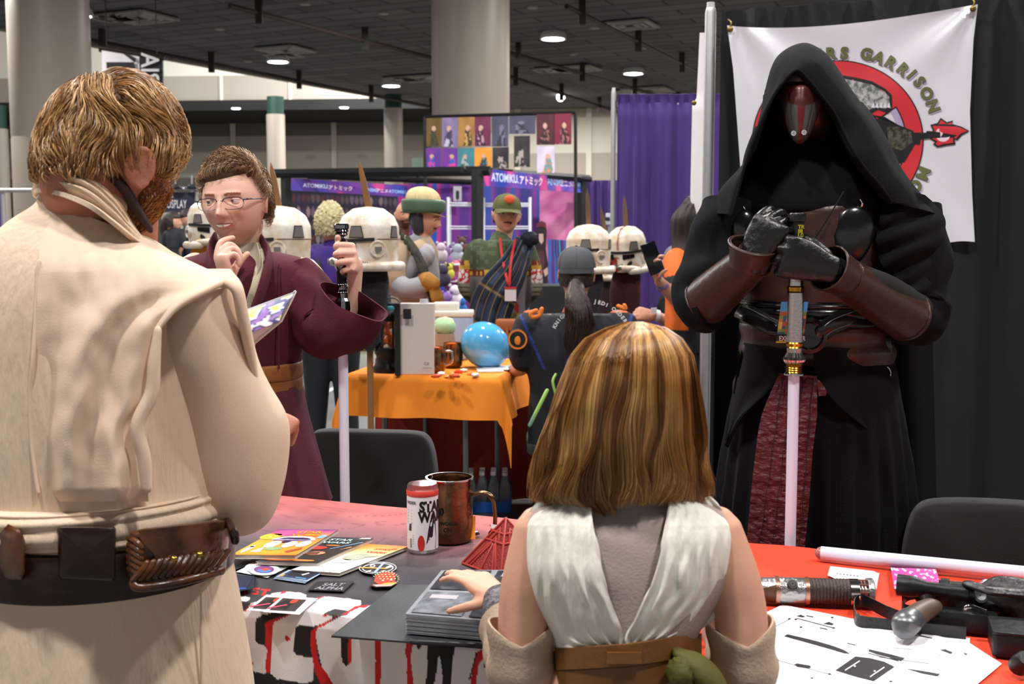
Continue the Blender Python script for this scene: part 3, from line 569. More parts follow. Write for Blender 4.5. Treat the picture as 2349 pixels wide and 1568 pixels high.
for i, yy in enumerate((598, 636, 672)):
    b = MB(); a, c = W(1002, yy + 8, 12.2), W(1066, yy + 8, 12.2); b.box(((a.x + c.x) / 2, 12.2, a.z), (c.x - a.x, .35, .012)); tag(b.build('display_tray', M_wire), ['upper', 'middle', 'lower'][i] + ' white wire tray carrying soft toys', 'tray')
# cardboard standee, printed boards, black counter near the magenta panel
M_st = mat('standee_print', 'ffffff', .5, vc=True)
b = MB(); Ys = 13.5; q = lambda x, y, h=0: W(x, y, Ys) + V((0, -h, 0))
b.poly([(1229, 700), (1227, 640), (1231, 590), (1228, 545), (1232, 515), (1240, 507), (1251, 510), (1254, 530), (1252, 570), (1258, 610), (1256, 660), (1260, 700)], lambda x, y, h: q(x, y, h), th=.02, col=lin('2a1a22'))
b.poly([(1236, 536), (1246, 536), (1247, 552), (1242, 560), (1236, 552)], lambda x, y, h: q(x, y, .03), col=lin('c9a396')); b.poly([(1230, 522), (1232, 512), (1242, 506), (1252, 512), (1253, 524), (1242, 519)], lambda x, y, h: q(x, y, .03), col=lin('6a2436'))
b.poly([(1234, 575), (1248, 575), (1250, 600), (1246, 625), (1236, 622)], lambda x, y, h: q(x, y, .03), col=lin('4d2c34')); b.poly([(1246, 620), (1256, 612), (1257, 628), (1250, 634)], lambda x, y, h: q(x, y, .03), col=lin('c9a396'))
c = g(q(1245, 700)); b.box((c.x, c.y + .05, .35), (.2, .1, .7), col=lin('15151a'))
tag(b.build('cardboard_standee', M_st, smooth=False), 'tall dark cardboard standee of a long-haired figure in a red cap', 'standee')
panel('printed_board', 'large blue and violet comic board leaning behind the pale helmets', 'display', (W(1256, 548, 12), W(1312, 552, 12), W(1262, 843, 12), W(1336, 843, 12)), strip(11, ['2a2a66', '3f62b0', '56307c', '1c1a30', '3f8ab8']), 30, 20)
b = MB(); a, c = W(1215, 655, 11), W(1345, 655, 11); b.rbox(((a.x + c.x) / 2, 11.3, a.z / 2), (c.x - a.x, .6, a.z), .03); tag(b.build('black_counter', M_blkc), 'black covered counter behind the seated person in navy', 'counter')
# card reader / printer on a stand by the purple curtain
M_pl = mat('light_grey_plastic', 'b8bcc4', .4)
t = thing('photo_kiosk', 'small grey machine on a thin stand left of the aluminium upright', 'machine', g(W(1397, 550, 12)))
b = MB(); c = W(1397, 502, 12); b.rbox(c, (.07, .08, .12), .01); b.build('body', M_pl, t); b = MB(); b.box(c + V((-.02, -.045, 0)), (.05, .01, .035)); b.build('screen', M_blk, t); b = MB(); b.cyl((c.x, c.y, 0), c, .012); b.build('stand', M_alu, t)
# far lit white box and green screen behind the frames
t = thing('display_screen', 'small pale green screen at the left of the hanging posters', 'screen', g(W(957, 378, 24))); b = MB(); b.box(W(957, 378, 24), (.22, .1, .28)); b.build('panel', mat('green_screen', '8fae9a', .4), t); b = MB(); c = W(957, 378, 24); b.cyl((c.x, c.y + .08, 0), (c.x, c.y + .08, c.z), .04); b.build('stand', M_truss, t)
for i, px in enumerate((402, 440)):
    t = thing('display_mannequin', ['left', 'right'][i] + ' of two small dark hats on thin pegs above the sign rail', 'hat stand', W(px, 436, 15))
    b = MB(); c = W(px, 428, 15); b.ball(c, (.06, .06, .035)); b.ball(c + V((0, 0, -.02)), (.1, .1, .012)); b.build('hat', M_blk, t); b = MB(); b.cyl(W(px, 440, 15), W(px, 402, 15), .012); b.build('peg', M_alu, t)
# white vehicle
M_car = mat('white_car_paint', 'cdd2d6', .25, coat=.5); M_glass = mat('dark_glass', '0c0d10', .08)
t = thing('car', 'white car with dark windows, its roof showing between two people at the left', 'car', g(W(380, 550, 9.5)))
Yc = 9.5; b = MB()
R_ = [(0, .35), (.06, .55), (.35, .62), (.9, .72), (1.5, 1.02), (2.1, 1.40), (2.9, 1.46), (3.9, 1.42), (4.5, 1.05), (4.75, .8), (4.8, .4)]
x0 = W(560, 550, Yc).x; RR = []
for x, z in R_:
    X = x0 - x; wd_ = .85 if z < .9 else .85 - (z - .9) * .35; RR.append([V((X, Yc + s_ * wd_ * k + .85, zz)) for s_, k, zz in ((-1, 1, .3), (-1, 1.03, min(z, .75)), (-1, .9 if z > .9 else .97, z * .97), (-1, .6, z), (1, .6, z), (1, .9, z * .97), (1, 1.03, min(z, .75)), (1, 1, .3))])
b.rings(RR); b.build('car_body', M_car, t, bevel=.02)
b = MB(); yy = Yc + .0; b.poly([(1.2, .93), (2.15, 1.30), (3.0, 1.37), (3.75, 1.33), (4.2, 1.0), (4.1, .93)], lambda x, z, h: V((x0 - x, Yc - .02 + (z - .93) * .28 - h, z)), th=.02); b.build('side_window', M_glass, t, smooth=False)
for x in (.9, 3.9):
    b = MB(); b.lathe([(.1, -.1), (.31, -.1), (.33, -.05), (.33, .1), (.1, .1)], (x0 - x, Yc + .05, .33), (0, 1, 0)); b.build('wheel', M_blk, t)
c = WZ(838, 803, 0); b = MB(); b.ball(c + V((0, 0, .06)), (.22, .12, .06), fn=lambda d_, q: q * (1 + .3 * noise.noise(d_ * 3))); tag(b.build('plastic_bag', mat('yellow_plastic', 'd8c51e', .4)), 'crumpled yellow plastic bag on the floor behind the orange table', 'bag')
M_line = mat('pale_floor_tape', 'b4b2ae', .6); b = MB(); a, c = WZ(690, 930, 0), WZ(760, 893, 0); d_ = (c - a).normalized(); n_ = V((-d_.y, d_.x, 0)) * .03; b.add([a - d_ * 2 + n_ + V((0, 0, .002)), c + d_ * 3 + n_ + V((0, 0, .002)), c + d_ * 3 - n_ + V((0, 0, .002)), a - d_ * 2 - n_ + V((0, 0, .002))], [(0, 1, 2, 3)]); o = b.build('trim_3', M_line, smooth=False); o['kind'] = 'structure'
# ---------------------------------------------------------------- front tables
TZ = .752; FA = V((-.502, 2.642, 0)); TL = FA + U * -.787; TD = .70; LT = 1.83
def ts(p): q = p - TL; return q.dot(U), -q.dot(VV)
def cloth_pt(s, t, hang=.42, side=0):
    o = TL + U * s
    if t < 0: return o + VV * (.012) + V((0, 0, TZ + t))
    if t > TD:
        e = t - TD; k = min(1, e / .3)
        return o - VV * (TD + .012 * min(1, e / .02) + k * (.02 + .028 * math.sin(s * 21 + 1) + .014 * math.sin(s * 47))) + V((0, 0, TZ - e * .99))
    return o - VV * t + V((0, 0, TZ + .0012 * noise.noise(V((s * 9, t * 9, 0))) + .002 * max(0, noise.noise(V((s * 5, t * 14, 3))))))
def px_st(x, y):
    p = WZ(x, y, TZ); s, t = ts(p)
    if t > TD:
        q = WP(x, y, TL - VV * (TD + .012), U); s, _ = ts(q); t = TD + (TZ - q.z)
    return s, t
K2 = lambda pts: [px_st(500 + x / 3.35, 1100 + y / 3.35) for x, y in pts]
WH, BK_, RD = 'e9e4e4', '1b1a1d', 'cf1f22'
LAY = [(BK_, [(150, 1380), (440, 1470), (600, 1505), (760, 1540), (900, 1600), (900, 1800), (0, 1800), (0, 1380)]),
    (WH, [(140, 1050), (195, 1015), (330, 930), (420, 870), (520, 858), (640, 868), (680, 885), (675, 900), (600, 905), (560, 930), (420, 1020), (300, 1060), (290, 1100), (290, 1230), (340, 1265), (385, 1275), (400, 1300), (392, 1400), (410, 1440), (390, 1478), (300, 1475), (240, 1420), (150, 1400), (120, 1100)]),
    (WH, [(140, 900), (210, 895), (248, 905), (240, 925), (180, 940), (130, 945)]),
    (BK_, [(290, 1090), (330, 1040), (480, 1030), (380, 1090), (370, 1110), (370, 1260), (330, 1265), (290, 1230)]),
    (RD, [(370, 1100), (400, 1080), (520, 1045), (760, 905), (830, 890), (560, 1040), (440, 1090), (430, 1110), (437, 1462), (395, 1470), (385, 1400), (398, 1300), (375, 1270)]),
    (RD, [(185, 1015), (300, 945), (345, 925), (340, 935), (215, 1010)]), (RD, [(470, 880), (490, 860), (530, 856), (520, 868)]), (RD, [(240, 1420), (280, 1395), (290, 1410), (260, 1440)]),
    (WH, [(430, 1120), (440, 1090), (560, 1035), (700, 950), (820, 895), (1000, 915), (1095, 930), (1103, 955), (1060, 1002), (1010, 1010), (900, 990), (850, 1010), (790, 1055), (850, 1062), (850, 1082), (800, 1110), (740, 1122), (640, 1112), (610, 1130), (610, 1300), (640, 1330), (750, 1360), (762, 1400), (755, 1530), (720, 1540), (600, 1510), (500, 1500), (440, 1470)]),
    (BK_, [(605, 1125), (640, 1112), (740, 1130), (727, 1160), (725, 1290), (735, 1335), (640, 1325), (607, 1290)]), (RD, [(775, 1052), (820, 1048), (825, 1060), (790, 1062)]),
    (WH, [(756, 1180), (765, 1140), (900, 1075), (1000, 1035), (1080, 1005), (1160, 970), (1400, 900), (2400, 900), (2400, 1700), (900, 1700), (800, 1400)]),
    (RD, [(725, 1160), (760, 1130), (900, 1050), (1060, 972), (1165, 962), (1120, 985), (1000, 1030), (820, 1120), (768, 1140), (758, 1180), (770, 1300), (790, 1400), (850, 1500), (900, 1600), (820, 1600), (765, 1460), (740, 1340), (725, 1250)]),
    (WH, [(990, 1040), (1010, 1015), (1090, 980), (1130, 985), (1080, 1010)]), (BK_, [(945, 1200), (1000, 1200), (998, 1430), (985, 1436), (950, 1400)]), (RD, [(1000, 1200), (1026, 1200), (1024, 1400), (998, 1434)]),
    (RD, [(1206, 1200), (1252, 1200), (1250, 1400), (1255, 1440), (1248, 1600), (1212, 1600), (1205, 1440), (1212, 1400)]),
    (RD, [(1450, 1200), (1497, 1200), (1495, 1310), (1480, 1360), (1500, 1480), (1520, 1600), (1460, 1600), (1450, 1480), (1455, 1380), (1438, 1330)]),
    (BK_, [(1615, 1240), (1830, 1240), (1822, 1330), (1815, 1500), (1820, 1600), (1760, 1600), (1752, 1480), (1720, 1345), (1708, 1360), (1700, 1500), (1680, 1600), (1615, 1600), (1628, 1450), (1620, 1340)]),
    (BK_, [(1525, 1262), (1560, 1240), (1568, 1280), (1540, 1305)]), (RD, [(1990, 1320), (2030, 1305), (2055, 1360), (2010, 1410), (1990, 1600), (1950, 1600), (1965, 1450)]), (BK_, [(1985, 1325), (1998, 1318), (1970, 1440), (1950, 1530), (1940, 1530), (1960, 1440)]),
    (BK_, [(2040, 1400), (2065, 1410), (2090, 1450), (2050, 1440)]), (RD, [(533, 1195), (550, 1183), (580, 1215), (560, 1230), (538, 1215)])]
for lx, letter in ((190, [[(0, 55), (22, 0), (48, 2), (24, 57)]]), (252, [[(0, 55), (6, 42), (40, 44), (46, 32), (12, 28), (22, 4), (72, 6), (66, 18), (34, 16), (30, 24), (62, 28), (54, 58)]]), (322, [[(8, 20), (14, 8), (84, 14), (78, 27), (56, 25), (34, 62), (8, 60), (32, 22)]]), (160, [[(0, 40), (20, 0), (28, 6), (10, 45)]])):
    for q in letter: LAY.append((RD, [(lx + x, 822 + y + (lx - 190) * .05) for x, y in q]))
def pip(S_, T_, poly):
    ins = np.zeros(S_.shape, bool); n = len(poly); j = n - 1
    for i in range(n):
        xi, yi = poly[i]; xj, yj = poly[j]
        c = ((yi > T_) != (yj > T_)) & (S_ < (xj - xi) * (T_ - yi) / (yj - yi + 1e-12) + xi); ins ^= c; j = i
    return ins
ss = list(np.linspace(0, .98, 45)[:-1]) + list(np.linspace(.98, 1.66, 380)) + list(np.linspace(1.66, LT, 16)[1:])
tt = [-.42, -.3, -.15, -.02, 0] + list(np.linspace(.008, .36, 40)) + list(np.linspace(.362, .95, 270)) + list(np.linspace(.96, 1.4, 14))
SG, TG = np.meshgrid(np.array(ss), np.array(tt)); base = np.zeros(SG.shape + (3,))
gx = [0, .12, .24, .36, .46, .9]; gc = [lin(c) for c in ('cf6f6a', 'b5686a', '85595e', '55474c', '37343a', '2c2b2f')]
for k in range(3): base[..., k] = np.interp(np.abs(TG), gx, [c[k] for c in gc])
for j in range(SG.shape[0]):       # faint figures and streaks printed in the red-grey ground
    for i in range(SG.shape[1]):
        s_, t_ = SG[j, i], TG[j, i]
        if t_ < .45:
            n1 = noise.noise(V((s_ * 6 + t_ * 5, t_ * 16 - s_ * 4, 1))); n2 = abs(noise.noise(V((s_ * 4 - t_ * 9, t_ * 9 + s_ * 7, 7))))
            base[j, i] *= (1 - .32 * max(0, n1) - (.28 if n2 < .025 else 0))
for c, poly in LAY:
    base[pip(SG, TG, K2(poly))] = lin(c)
base[(SG > 1.795) & (SG < 1.822)] = lin('e9e4e4')
M_cloth = mat('printed_table_cover', 'ffffff', .75, vc=True, bump=.12, bscale=500)
TLC = (TL + U * LT / 2 - VV * TD / 2)
t = thing('table_cover', 'printed cover fading from pink to black, with dripping white letters, left front table', 'tablecloth', (TLC.x, TLC.y, 0))
b = MB(); vs = [cloth_pt(float(s_), float(t_)) for t_ in tt for s_ in ss]; n = len(ss)
b.add(vs, [(j * n + i, j * n + i + 1, (j + 1) * n + i + 1, (j + 1) * n + i) for j in range(len(tt) - 1) for i in range(n - 1)])
b.c = [tuple(base[j, i]) for j in range(len(tt)) for i in range(n)]
for s0 in (0, LT):   # side drops
    b.grid(lambda u, v: TL + U * (s0 + (.012 + .02 * v * math.sin(u * 14)) * (1 if s0 else -1)) - VV * (TD * u) + V((0, 0, TZ - .42 * v)), 20, 8, col=lin('2c2b2f'))
b.build('cloth', M_cloth, t, fix=False)
M_tleg = mat('grey_folding_leg', '6f7072', .4, .8); M_ttop = mat('table_laminate', '8b8a86', .6)
def folding_table(lab, o, L_, D_, u_, v_, leg_inset=.2):
    c = o + u_ * L_ / 2 - v_ * D_ / 2; t = thing('folding_table', lab, 'table', (c.x, c.y, 0)); R = Matrix((u_, v_, V((0, 0, 1)))).transposed()
    b = MB(); b.rbox(V((c.x, c.y, .727)), (L_ - .01, D_ - .01, .03), .02, R=R); b.build('tabletop', M_ttop, t)
    for s_ in (leg_inset, L_ - leg_inset):
        for d_ in (.07, D_ - .07): p = o + u_ * s_ - v_ * d_; b = MB(); b.cyl((p.x, p.y, 0.0), (p.x, p.y, .712), .014, n=12); b.build('leg', M_tleg, t)
        p, q = o + u_ * s_ - v_ * .07, o + u_ * s_ - v_ * (D_ - .07); b = MB(); b.cyl((p.x, p.y, .25), (q.x, q.y, .25), .01); b.build('crossbar', M_tleg, t)
folding_table('folding table standing under the pink to black printed cover', TL, LT, TD, U, VV)
TR_ = TL + U * (LT + .02)
folding_table('folding table standing under the orange-red cover at the right', TR_, 1.83, TD, U, VV)
M_rcl = mat('orange_red_cloth', 'ea4426', .8, var=.12, vscale=4, bump=.2, bscale=300)
def rcl(u, v):
    s_ = -.025 + 1.88 * u; t_ = -.3 + 1.3 * v; o = TR_ + U * s_
    wr = .004 * noise.noise(V((s_ * 4, t_ * 20, 5))) + .003 * noise.noise(V((s_ * 9, t_ * 30, 8)))
    if t_ < 0: return o + VV * (.012 + .01 * math.sin(s_ * 18)) + V((0, 0, TZ + t_))
    if t_ > TD: e = t_ - TD; return o - VV * (TD + .012 + min(1, e * 3) * .03 * (1 + math.sin(s_ * 22))) + V((0, 0, TZ - e))
    return o - VV * t_ + V((0, 0, TZ + .001 + wr * .7))
t = thing('table_cover', 'plain orange-red cloth on the right front table under the prop blaster', 'tablecloth', TR_ + U * .9 - VV * .35 + V((0, 0, 0)))
b = MB(); b.grid(rcl, 150, 110); b.build('cloth', M_rcl, t, solid=.0015, soff=0)
# ---------------------------------------------------------------- things on the left table
Z0 = TZ + .003
M_paint = mat('colour_print', 'ffffff', .38, vc=True); M_page = mat('page_edges', 'd9d3c8', .8, bump=.4, bscale=900)
def T_(x, y, h=0): return WZ(x, y, Z0 + h)
def c2(x, y): return (500 + x / 3.35, 1100 + y / 3.35)
def slab(name, lab, cat, BL, BR, TRt, th, cf, decals=(), nu=40, nv=40, group=None, z=0, texts=(), cover=True, pages=True):
    bl, br, tr = T_(*BL, z + th), T_(*BR, z + th), T_(*TRt, z + th); tl = bl + tr - br; f = lambda u, v, o=0: (bl * (1 - u) + br * u) * (1 - v) + (tl * (1 - u) + tr * u) * v + V((0, 0, o))
    c = f(.5, .5); t = thing(name, lab, cat, (c.x, c.y, Z0 + z), group=group)
    b = MB(); b.grid(lambda u, v: f(u, v), nu, nv, cf=cf)
    for pts, col in decals: b.poly(pts, lambda x, y, h: f(x, y, .0006 + h), col=lin(col))
    for i, (body, sz, x, y, col, bo) in enumerate(texts): b.text(body, sz, lambda tx, ty, h: f(x + tx, y + ty * (br - bl).length / (tl - bl).length, .0010), col=lin(col), bold=bo)
    e = .0012 if th > .003 else th * .5; dn = V((0, 0, -e)); b.add([f(0, 0), f(1, 0), f(1, 1), f(0, 1), f(0, 0) + dn, f(1, 0) + dn, f(1, 1) + dn, f(0, 1) + dn], [(0, 1, 5, 4), (1, 2, 6, 5), (2, 3, 7, 6), (3, 0, 4, 7), (4, 5, 6, 7)], col=lin('8d8a86'))
    b.build('front_cover' if pages else 'printed_face', M_paint, t, smooth=False, fix=False)
    if pages and th > .003:
        b = MB(); i_ = .008; q = [f(i_, i_), f(1 - i_, i_), f(1 - i_, 1 - i_), f(i_, 1 - i_)]; b.add([p + dn for p in q] + [p + V((0, 0, -th + .0008)) for p in q], [(0, 1, 2, 3), (7, 6, 5, 4), (0, 4, 5, 1), (1, 5, 6, 2), (2, 6, 7, 3), (3, 7, 4, 0)]); b.build('pages', M_page, t, smooth=False)
        b = MB(); q = [f(0, 0), f(1, 0), f(1, 1), f(0, 1)]; b.add([p + V((0, 0, -th + .0008)) for p in q] + [p + V((0, 0, -th)) for p in q], [(0, 1, 2, 3), (7, 6, 5, 4), (0, 4, 5, 1), (1, 5, 6, 2), (2, 6, 7, 3), (3, 7, 4, 0)]); b.build('back_cover', M_page, t, smooth=False)
    return t
def el(cx, cy, rx_, ry_, n=24, a0=0, a1=360): return [(cx + rx_ * math.cos(math.radians(a0 + (a1 - a0) * i / n)), cy + ry_ * math.sin(math.radians(a0 + (a1 - a0) * i / n))) for i in range(n)]
def gradf(stops):
    C_ = [(p, lin(c)) for p, c in stops]
    return lambda u, v: tuple(interp(v + .12 * noise.noise(V((u * 3, v * 3, 1))), [p for p, _ in C_], [c[k] for _, c in C_]) for k in range(3))
# bottom, middle and top picture books
slab('picture_book', 'white and orange picture book at the bottom of the fanned pile, showing its right side', 'book', c2(560, 690), c2(935, 715), c2(1465, 510), .006, gradf([(0, 'e9e6f2'), (.45, 'f3efe6'), (.62, 'f6e3b4'), (.8, 'f0a040'), (1, 'e07a28')]),
     [(el(.55, .52, .22, .12), 'a8ae96'), (el(.62, .52, .035, .03), 'f1efe6'), ([(.72, .5), (.98, .6), (.74, .57)], '8e967c'), (el(.5, .36, .2, .07), 'c9c6de'), (el(.35, .22, .12, .05), 'd7d2e8'), ([(.84, .83), (.93, .86), (.9, .9), (.83, .88)], 'c85a1e')], texts=[('STAR', .15, .52, .80, 'd9541e', .004), ('WARS', .15, .50, .69, 'd9541e', .004)])
slab('picture_book', 'black and red picture book in the middle of the fanned pile', 'book', c2(290, 625), c2(760, 642), c2(1195, 448), .006, gradf([(0, '241a1a'), (.4, '2b1c18'), (.8, '18151a'), (1, '35323a')]),
     [(el(.30, .10, .3, .05), 'd9762a'), (el(.7, .08, .18, .03), 'e08a3a'), (el(.62, .35, .16, .07), 'b98466'), ([(.45, .28), (.7, .3), (.66, .42), (.5, .4)], '7a4530'), ([(.7, .52), (1.0, .80), (.98, .82), (.69, .54)], '7fb4dd'), (el(.42, .55, .2, .07), 'c8321f'), (el(.62, .66, .12, .025), 'e07a2a'), ([(.8, .93), (.99, .95), (.97, .99), (.82, .98)], 'e6e2de'), ([(.88, .5), (.99, .6), (.96, .64)], 'd9924a')], z=.006, texts=[('STAR', .17, .36, .84, 'bfe6e4', .004), ('WARS', .17, .34, .73, 'bfe6e4', .004)])
slab('picture_book', 'orange picture book with a magenta sky, on top of the fanned pile', 'book', c2(95, 578), c2(595, 582), c2(925, 382), .007, gradf([(0, 'f09a2c'), (.45, 'f3a436'), (.7, 'f08a3c'), (.85, 'd4557a'), (1, '6d3a7c')]),
     [(el(.3, .83, .28, .12), 'd9508a'), (el(.1, .7, .16, .12), 'f6b63e'), (el(.55, .55, .36, .17, a0=0, a1=180), 'e9e4f2'), (el(.55, .53, .31, .14, a0=0, a1=180), '5f4ba4'), (el(.35, .40, .11, .13), 'f1edf2'), (el(.62, .40, .10, .12), 'efeaf2'), (el(.83, .42, .10, .12), 'e6ddea'), (el(.5, .5, .07, .05), '2c2346'), (el(.48, .24, .14, .06), '8fae7a'), ([(.2, .12), (.3, .3), (.36, .12), (.33, .1)], 'f3eef0'), ([(.72, .14), (.9, .3), (.94, .22), (.8, .1)], 'b5542a'),
      (el(.10, .22, .045, .14), 'eeeaf0'), (el(.10, .3, .03, .03), '2a2630'), ([(0, 0), (1, 0), (1, .06), (0, .03)], 'e8862a'), (el(.93, .70, .07, .07), '8fb8e4'), ([(0, .64), (.3, .74), (.3, .76), (0, .68)], 'f8c860')], z=.012, texts=[('STAR', .17, .42, .83, 'f2a01e', .006), ('WARS', .17, .40, .72, 'f2a01e', .006)])
# round patch, red spiked patch, black patch, stickers, cards, photos
def flatpiece(name, lab, cat, pts, th, col, decals=(), z=0, group=None, rough=None):
    b = MB(); f = lambda x, y, h=0: T_(x, y, z + h)
    b.poly(pts, f, th=th, col=lin(col))
    for k, (q, c) in enumerate(decals): b.poly(q, lambda x, y, h: T_(x, y, z + th + .0004 + .00012 * k + h), col=lin(c))
    return tag(b.build(name, M_paint, smooth=False, fix=False), lab, cat, group)
P2 = lambda pts: [c2(x, y) for x, y in pts]
E2 = lambda cx, cy, a, b_, rot=0, n=30: [c2(cx + a * math.cos(t_) * math.cos(rot) - b_ * math.sin(t_) * math.sin(rot), cy + a * math.cos(t_) * math.sin(rot) + b_ * math.sin(t_) * math.cos(rot)) for t_ in [2 * PI * i / n for i in range(n)]]
flatpiece('round_patch', 'round black and white patch crossed by an orange and a blue bar', 'patch', E2(1228, 676, 145, 47, -.03), .003, 'e9e7ea', [(E2(1228, 676, 138, 43, -.03), '17161a'), (E2(1228, 676, 122, 37, -.03), 'efedf0'), (E2(1228, 676, 112, 33, -.03), '17161a'), (E2(1188, 660, 22, 11), 'efedf0'), (E2(1188, 660, 12, 5), '17161a'), (P2([(1285, 672), (1330, 652), (1345, 668), (1300, 680)]), 'efedf0'), (P2([(1140, 700), (1180, 690), (1170, 704), (1130, 712)]), 'efedf0'), (P2([(1250, 700), (1290, 692), (1270, 706)]), 'efedf0'),
     (P2([(1092, 668), (1300, 676), (1300, 685), (1092, 677)]), 'e0a040'), (P2([(1188, 716), (1268, 632), (1288, 634), (1212, 716)]), '9db4e6')])
sp = []
for i in range(15):
    a = math.radians(200 + i * 14); sp.append((P2([(1290 + 92 * math.cos(a - .05), 760 + 50 * math.sin(a - .05)), (1290 + 108 * math.cos(a), 757 + 60 * math.sin(a)), (1290 + 92 * math.cos(a + .06), 760 + 50 * math.sin(a + .06))]), 'e6d6a0'))
flatpiece('red_patch', 'red patch with rows of small cream spikes, below the round black patch', 'patch', P2([(1175, 800), (1195, 770), (1205, 730), (1240, 712), (1300, 702), (1360, 706), (1378, 740), (1368, 765), (1380, 795), (1330, 822), (1210, 826), (1165, 808)]), .004, '241416', [(P2([(1200, 780), (1212, 735), (1245, 718), (1300, 708), (1352, 712), (1366, 742), (1355, 765), (1370, 788), (1320, 800), (1230, 800)]), 'd33a20'), (P2([(1185, 805), (1370, 795), (1330, 815), (1215, 820)]), 'c9a49a'), (P2([(1258, 797), (1300, 790), (1362, 788), (1366, 797), (1262, 806)]), 'c9a03a')] +
     [(E2(1232 + (i % 5) * 28 + (i // 5) * 8, 727 + (i // 5) * 16, 6, 4), 'ecd98a') for i in range(15)] + [(E2(1268, 772, 9, 5), 'f1ece4'), (E2(1330, 768, 9, 5), 'f1ece4')] + sp)
t = flatpiece('black_patch', 'flat black rectangular patch lettered SALT ALPHA, beside the red patch', 'patch', P2([(685, 845), (760, 778), (1050, 774), (965, 858)]), .002, '2a2a2e', [(P2([(700, 842), (765, 783), (1035, 779), (958, 853)]), '1f1f23')])
def quadmap(a, b_, c, d_, h): # a bl, b br, c tr, d tl in crop coordinates
    A, B, C, D = [T_(*c2(*q), h) for q in (a, b_, c, d_)]; return lambda u, v: (A * (1 - u) + B * u) * (1 - v) + (D * (1 - u) + C * u) * v
qm = quadmap((705, 843), (945, 853), (1035, 781), (775, 783), .0028); b = MB()
b.text('SALT', .46, lambda x, y, h: qm(.22 + x * .62, .52 + y), col=lin('8e8e96'), bold=.012); b.text('ALPHA', .46, lambda x, y, h: qm(.12 + x * .62, .10 + y), col=lin('8e8e96'), bold=.012)
o = b.build('stitched_lettering', M_paint, t, smooth=False, fix=False)
flatpiece('sticker_sheet', 'pale sticker sheet lying under the round white stickers', 'sheet', P2([(140, 705), (270, 640), (560, 660), (380, 752)]), .0006, 'd9e2dc')
for k, (x, y, lab) in enumerate(((330, 676, 'lowest of the round white stickers by the picture books'), (345, 684, 'round white sticker between two others by the picture books'), (352, 688, 'topmost round white sticker with a blue and orange emblem'))):
    flatpiece('round_sticker', lab, 'sticker', E2(x, y, 122 if k else 125, 45), .0005, 'f2f0f2', [(E2(x + 2, y - 1, 78, 28), '3b3f96'), (E2(x + 2, y - 1, 72, 25), '7a3a74'), (E2(x + 2, y + 8, 55, 14), '4b78b8'), (P2([(x - 30, y + 2), (x + 20, y - 14), (x + 50, y), (x + 10, y + 10)]), 'b5482e')] + [(P2([(x - 60 + i * 12, y - 37 - 4 * math.sin(i / 11 * PI)), (x - 54 + i * 12, y - 37 - 4 * math.sin(i / 11 * PI)), (x - 54 + i * 12, y - 33 - 4 * math.sin(i / 11 * PI)), (x - 60 + i * 12, y - 33 - 4 * math.sin(i / 11 * PI))]), '5a5a9a') for i in range(11)], z=.0008 + .0012 * k, group='round white stickers')
for k in range(3):
    dx, dy = -10 * (2 - k), 8 * (2 - k)
    flatpiece('trading_card', ['lowest blue-edged trading card beside the round stickers', 'middle blue-edged trading card beside the round stickers', 'top trading card with a dark scene beside the round stickers'][k], 'card', P2([(445 + dx, 742 + dy), (545 + dx, 690 + dy), (800 + dx, 715 + dy), (690 + dx, 778 + dy)]), .0005, 'a9bcd6', [(P2([(470 + dx, 740 + dy), (555 + dx, 698 + dy), (780 + dx, 718 + dy), (685 + dx, 768 + dy)]), '27385c'), (P2([(530 + dx, 728 + dy), (575 + dx, 702 + dy), (765 + dx, 720 + dy), (690 + dx, 755 + dy)]), '1a1d2a'), (P2([(470 + dx, 738 + dy), (500 + dx, 722 + dy), (520 + dx, 727 + dy), (490 + dx, 742 + dy)]), 'c9a860'), (P2([(640 + dx, 725 + dy), (700 + dx, 712 + dy), (705 + dx, 718 + dy), (650 + dx, 735 + dy)]), 'd8cfd0'), (P2([(600 + dx, 745 + dy), (680 + dx, 755 + dy), (670 + dx, 762 + dy), (590 + dx, 752 + dy)]), '5f9ad0')], z=.0009 * k, group='blue-edged trading cards')
for k, (ox, lab) in enumerate(((0, 'left white-bordered photo of a red-haired figure with a red blade'), (130, 'right white-bordered photo of a red-haired figure with a red blade'))):
    flatpiece('photo_card', lab, 'photo', P2([(215 + ox, 1000 + k * 14), (370 + ox, 880 + k * 8), (520 + ox + (120 if k else 0), 890 + k * 20), (400 + ox + (95 if k else 0), 1015 + k * 20)]), .0006, 'd9d6e2', [(P2([(265 + ox, 985 + k * 14), (370 + ox, 900 + k * 8), (480 + ox + (70 if k else 0), 905 + k * 16), (395 + ox + (65 if k else 0), 995 + k * 14)]), '3a302c'), (P2([(290 + ox, 960 + k * 12), (400 + ox, 912 + k * 8), (470 + ox, 925 + k * 8), (390 + ox, 985 + k * 12)]), '14100f'), (E2(455 + ox, 922 + k * 10, 34, 13, -.3), 'd8452a'), (P2([(250 + ox, 968 + k * 12), (400 + ox, 945 + k * 10), (402 + ox, 953 + k * 10), (250 + ox, 976 + k * 12)]), 'e8506a')], z=.0008 * k)
for k in range(6):
    flatpiece('card', ('lowest', 'second lowest', 'third lowest', 'third highest', 'second highest', 'topmost')[k] + ' dark card of the squared pile beside the tunic man', 'card', P2([(110, 880 + k * 0 - k * 3), (140, 730), (282, 738), (235 + k * 8, 846 - k * 2)]), .0009, '8d8d96' if k < 5 else '1c2436', [(P2([(112, 850), (145, 735), (272, 742), (225, 825)]), '202a40'), (P2([(120, 845), (130, 825), (222, 828), (214, 840)]), '2b4f9a')] if k == 5 else (), z=.0012 * k, group='dark cards at the tunic man\'s side')
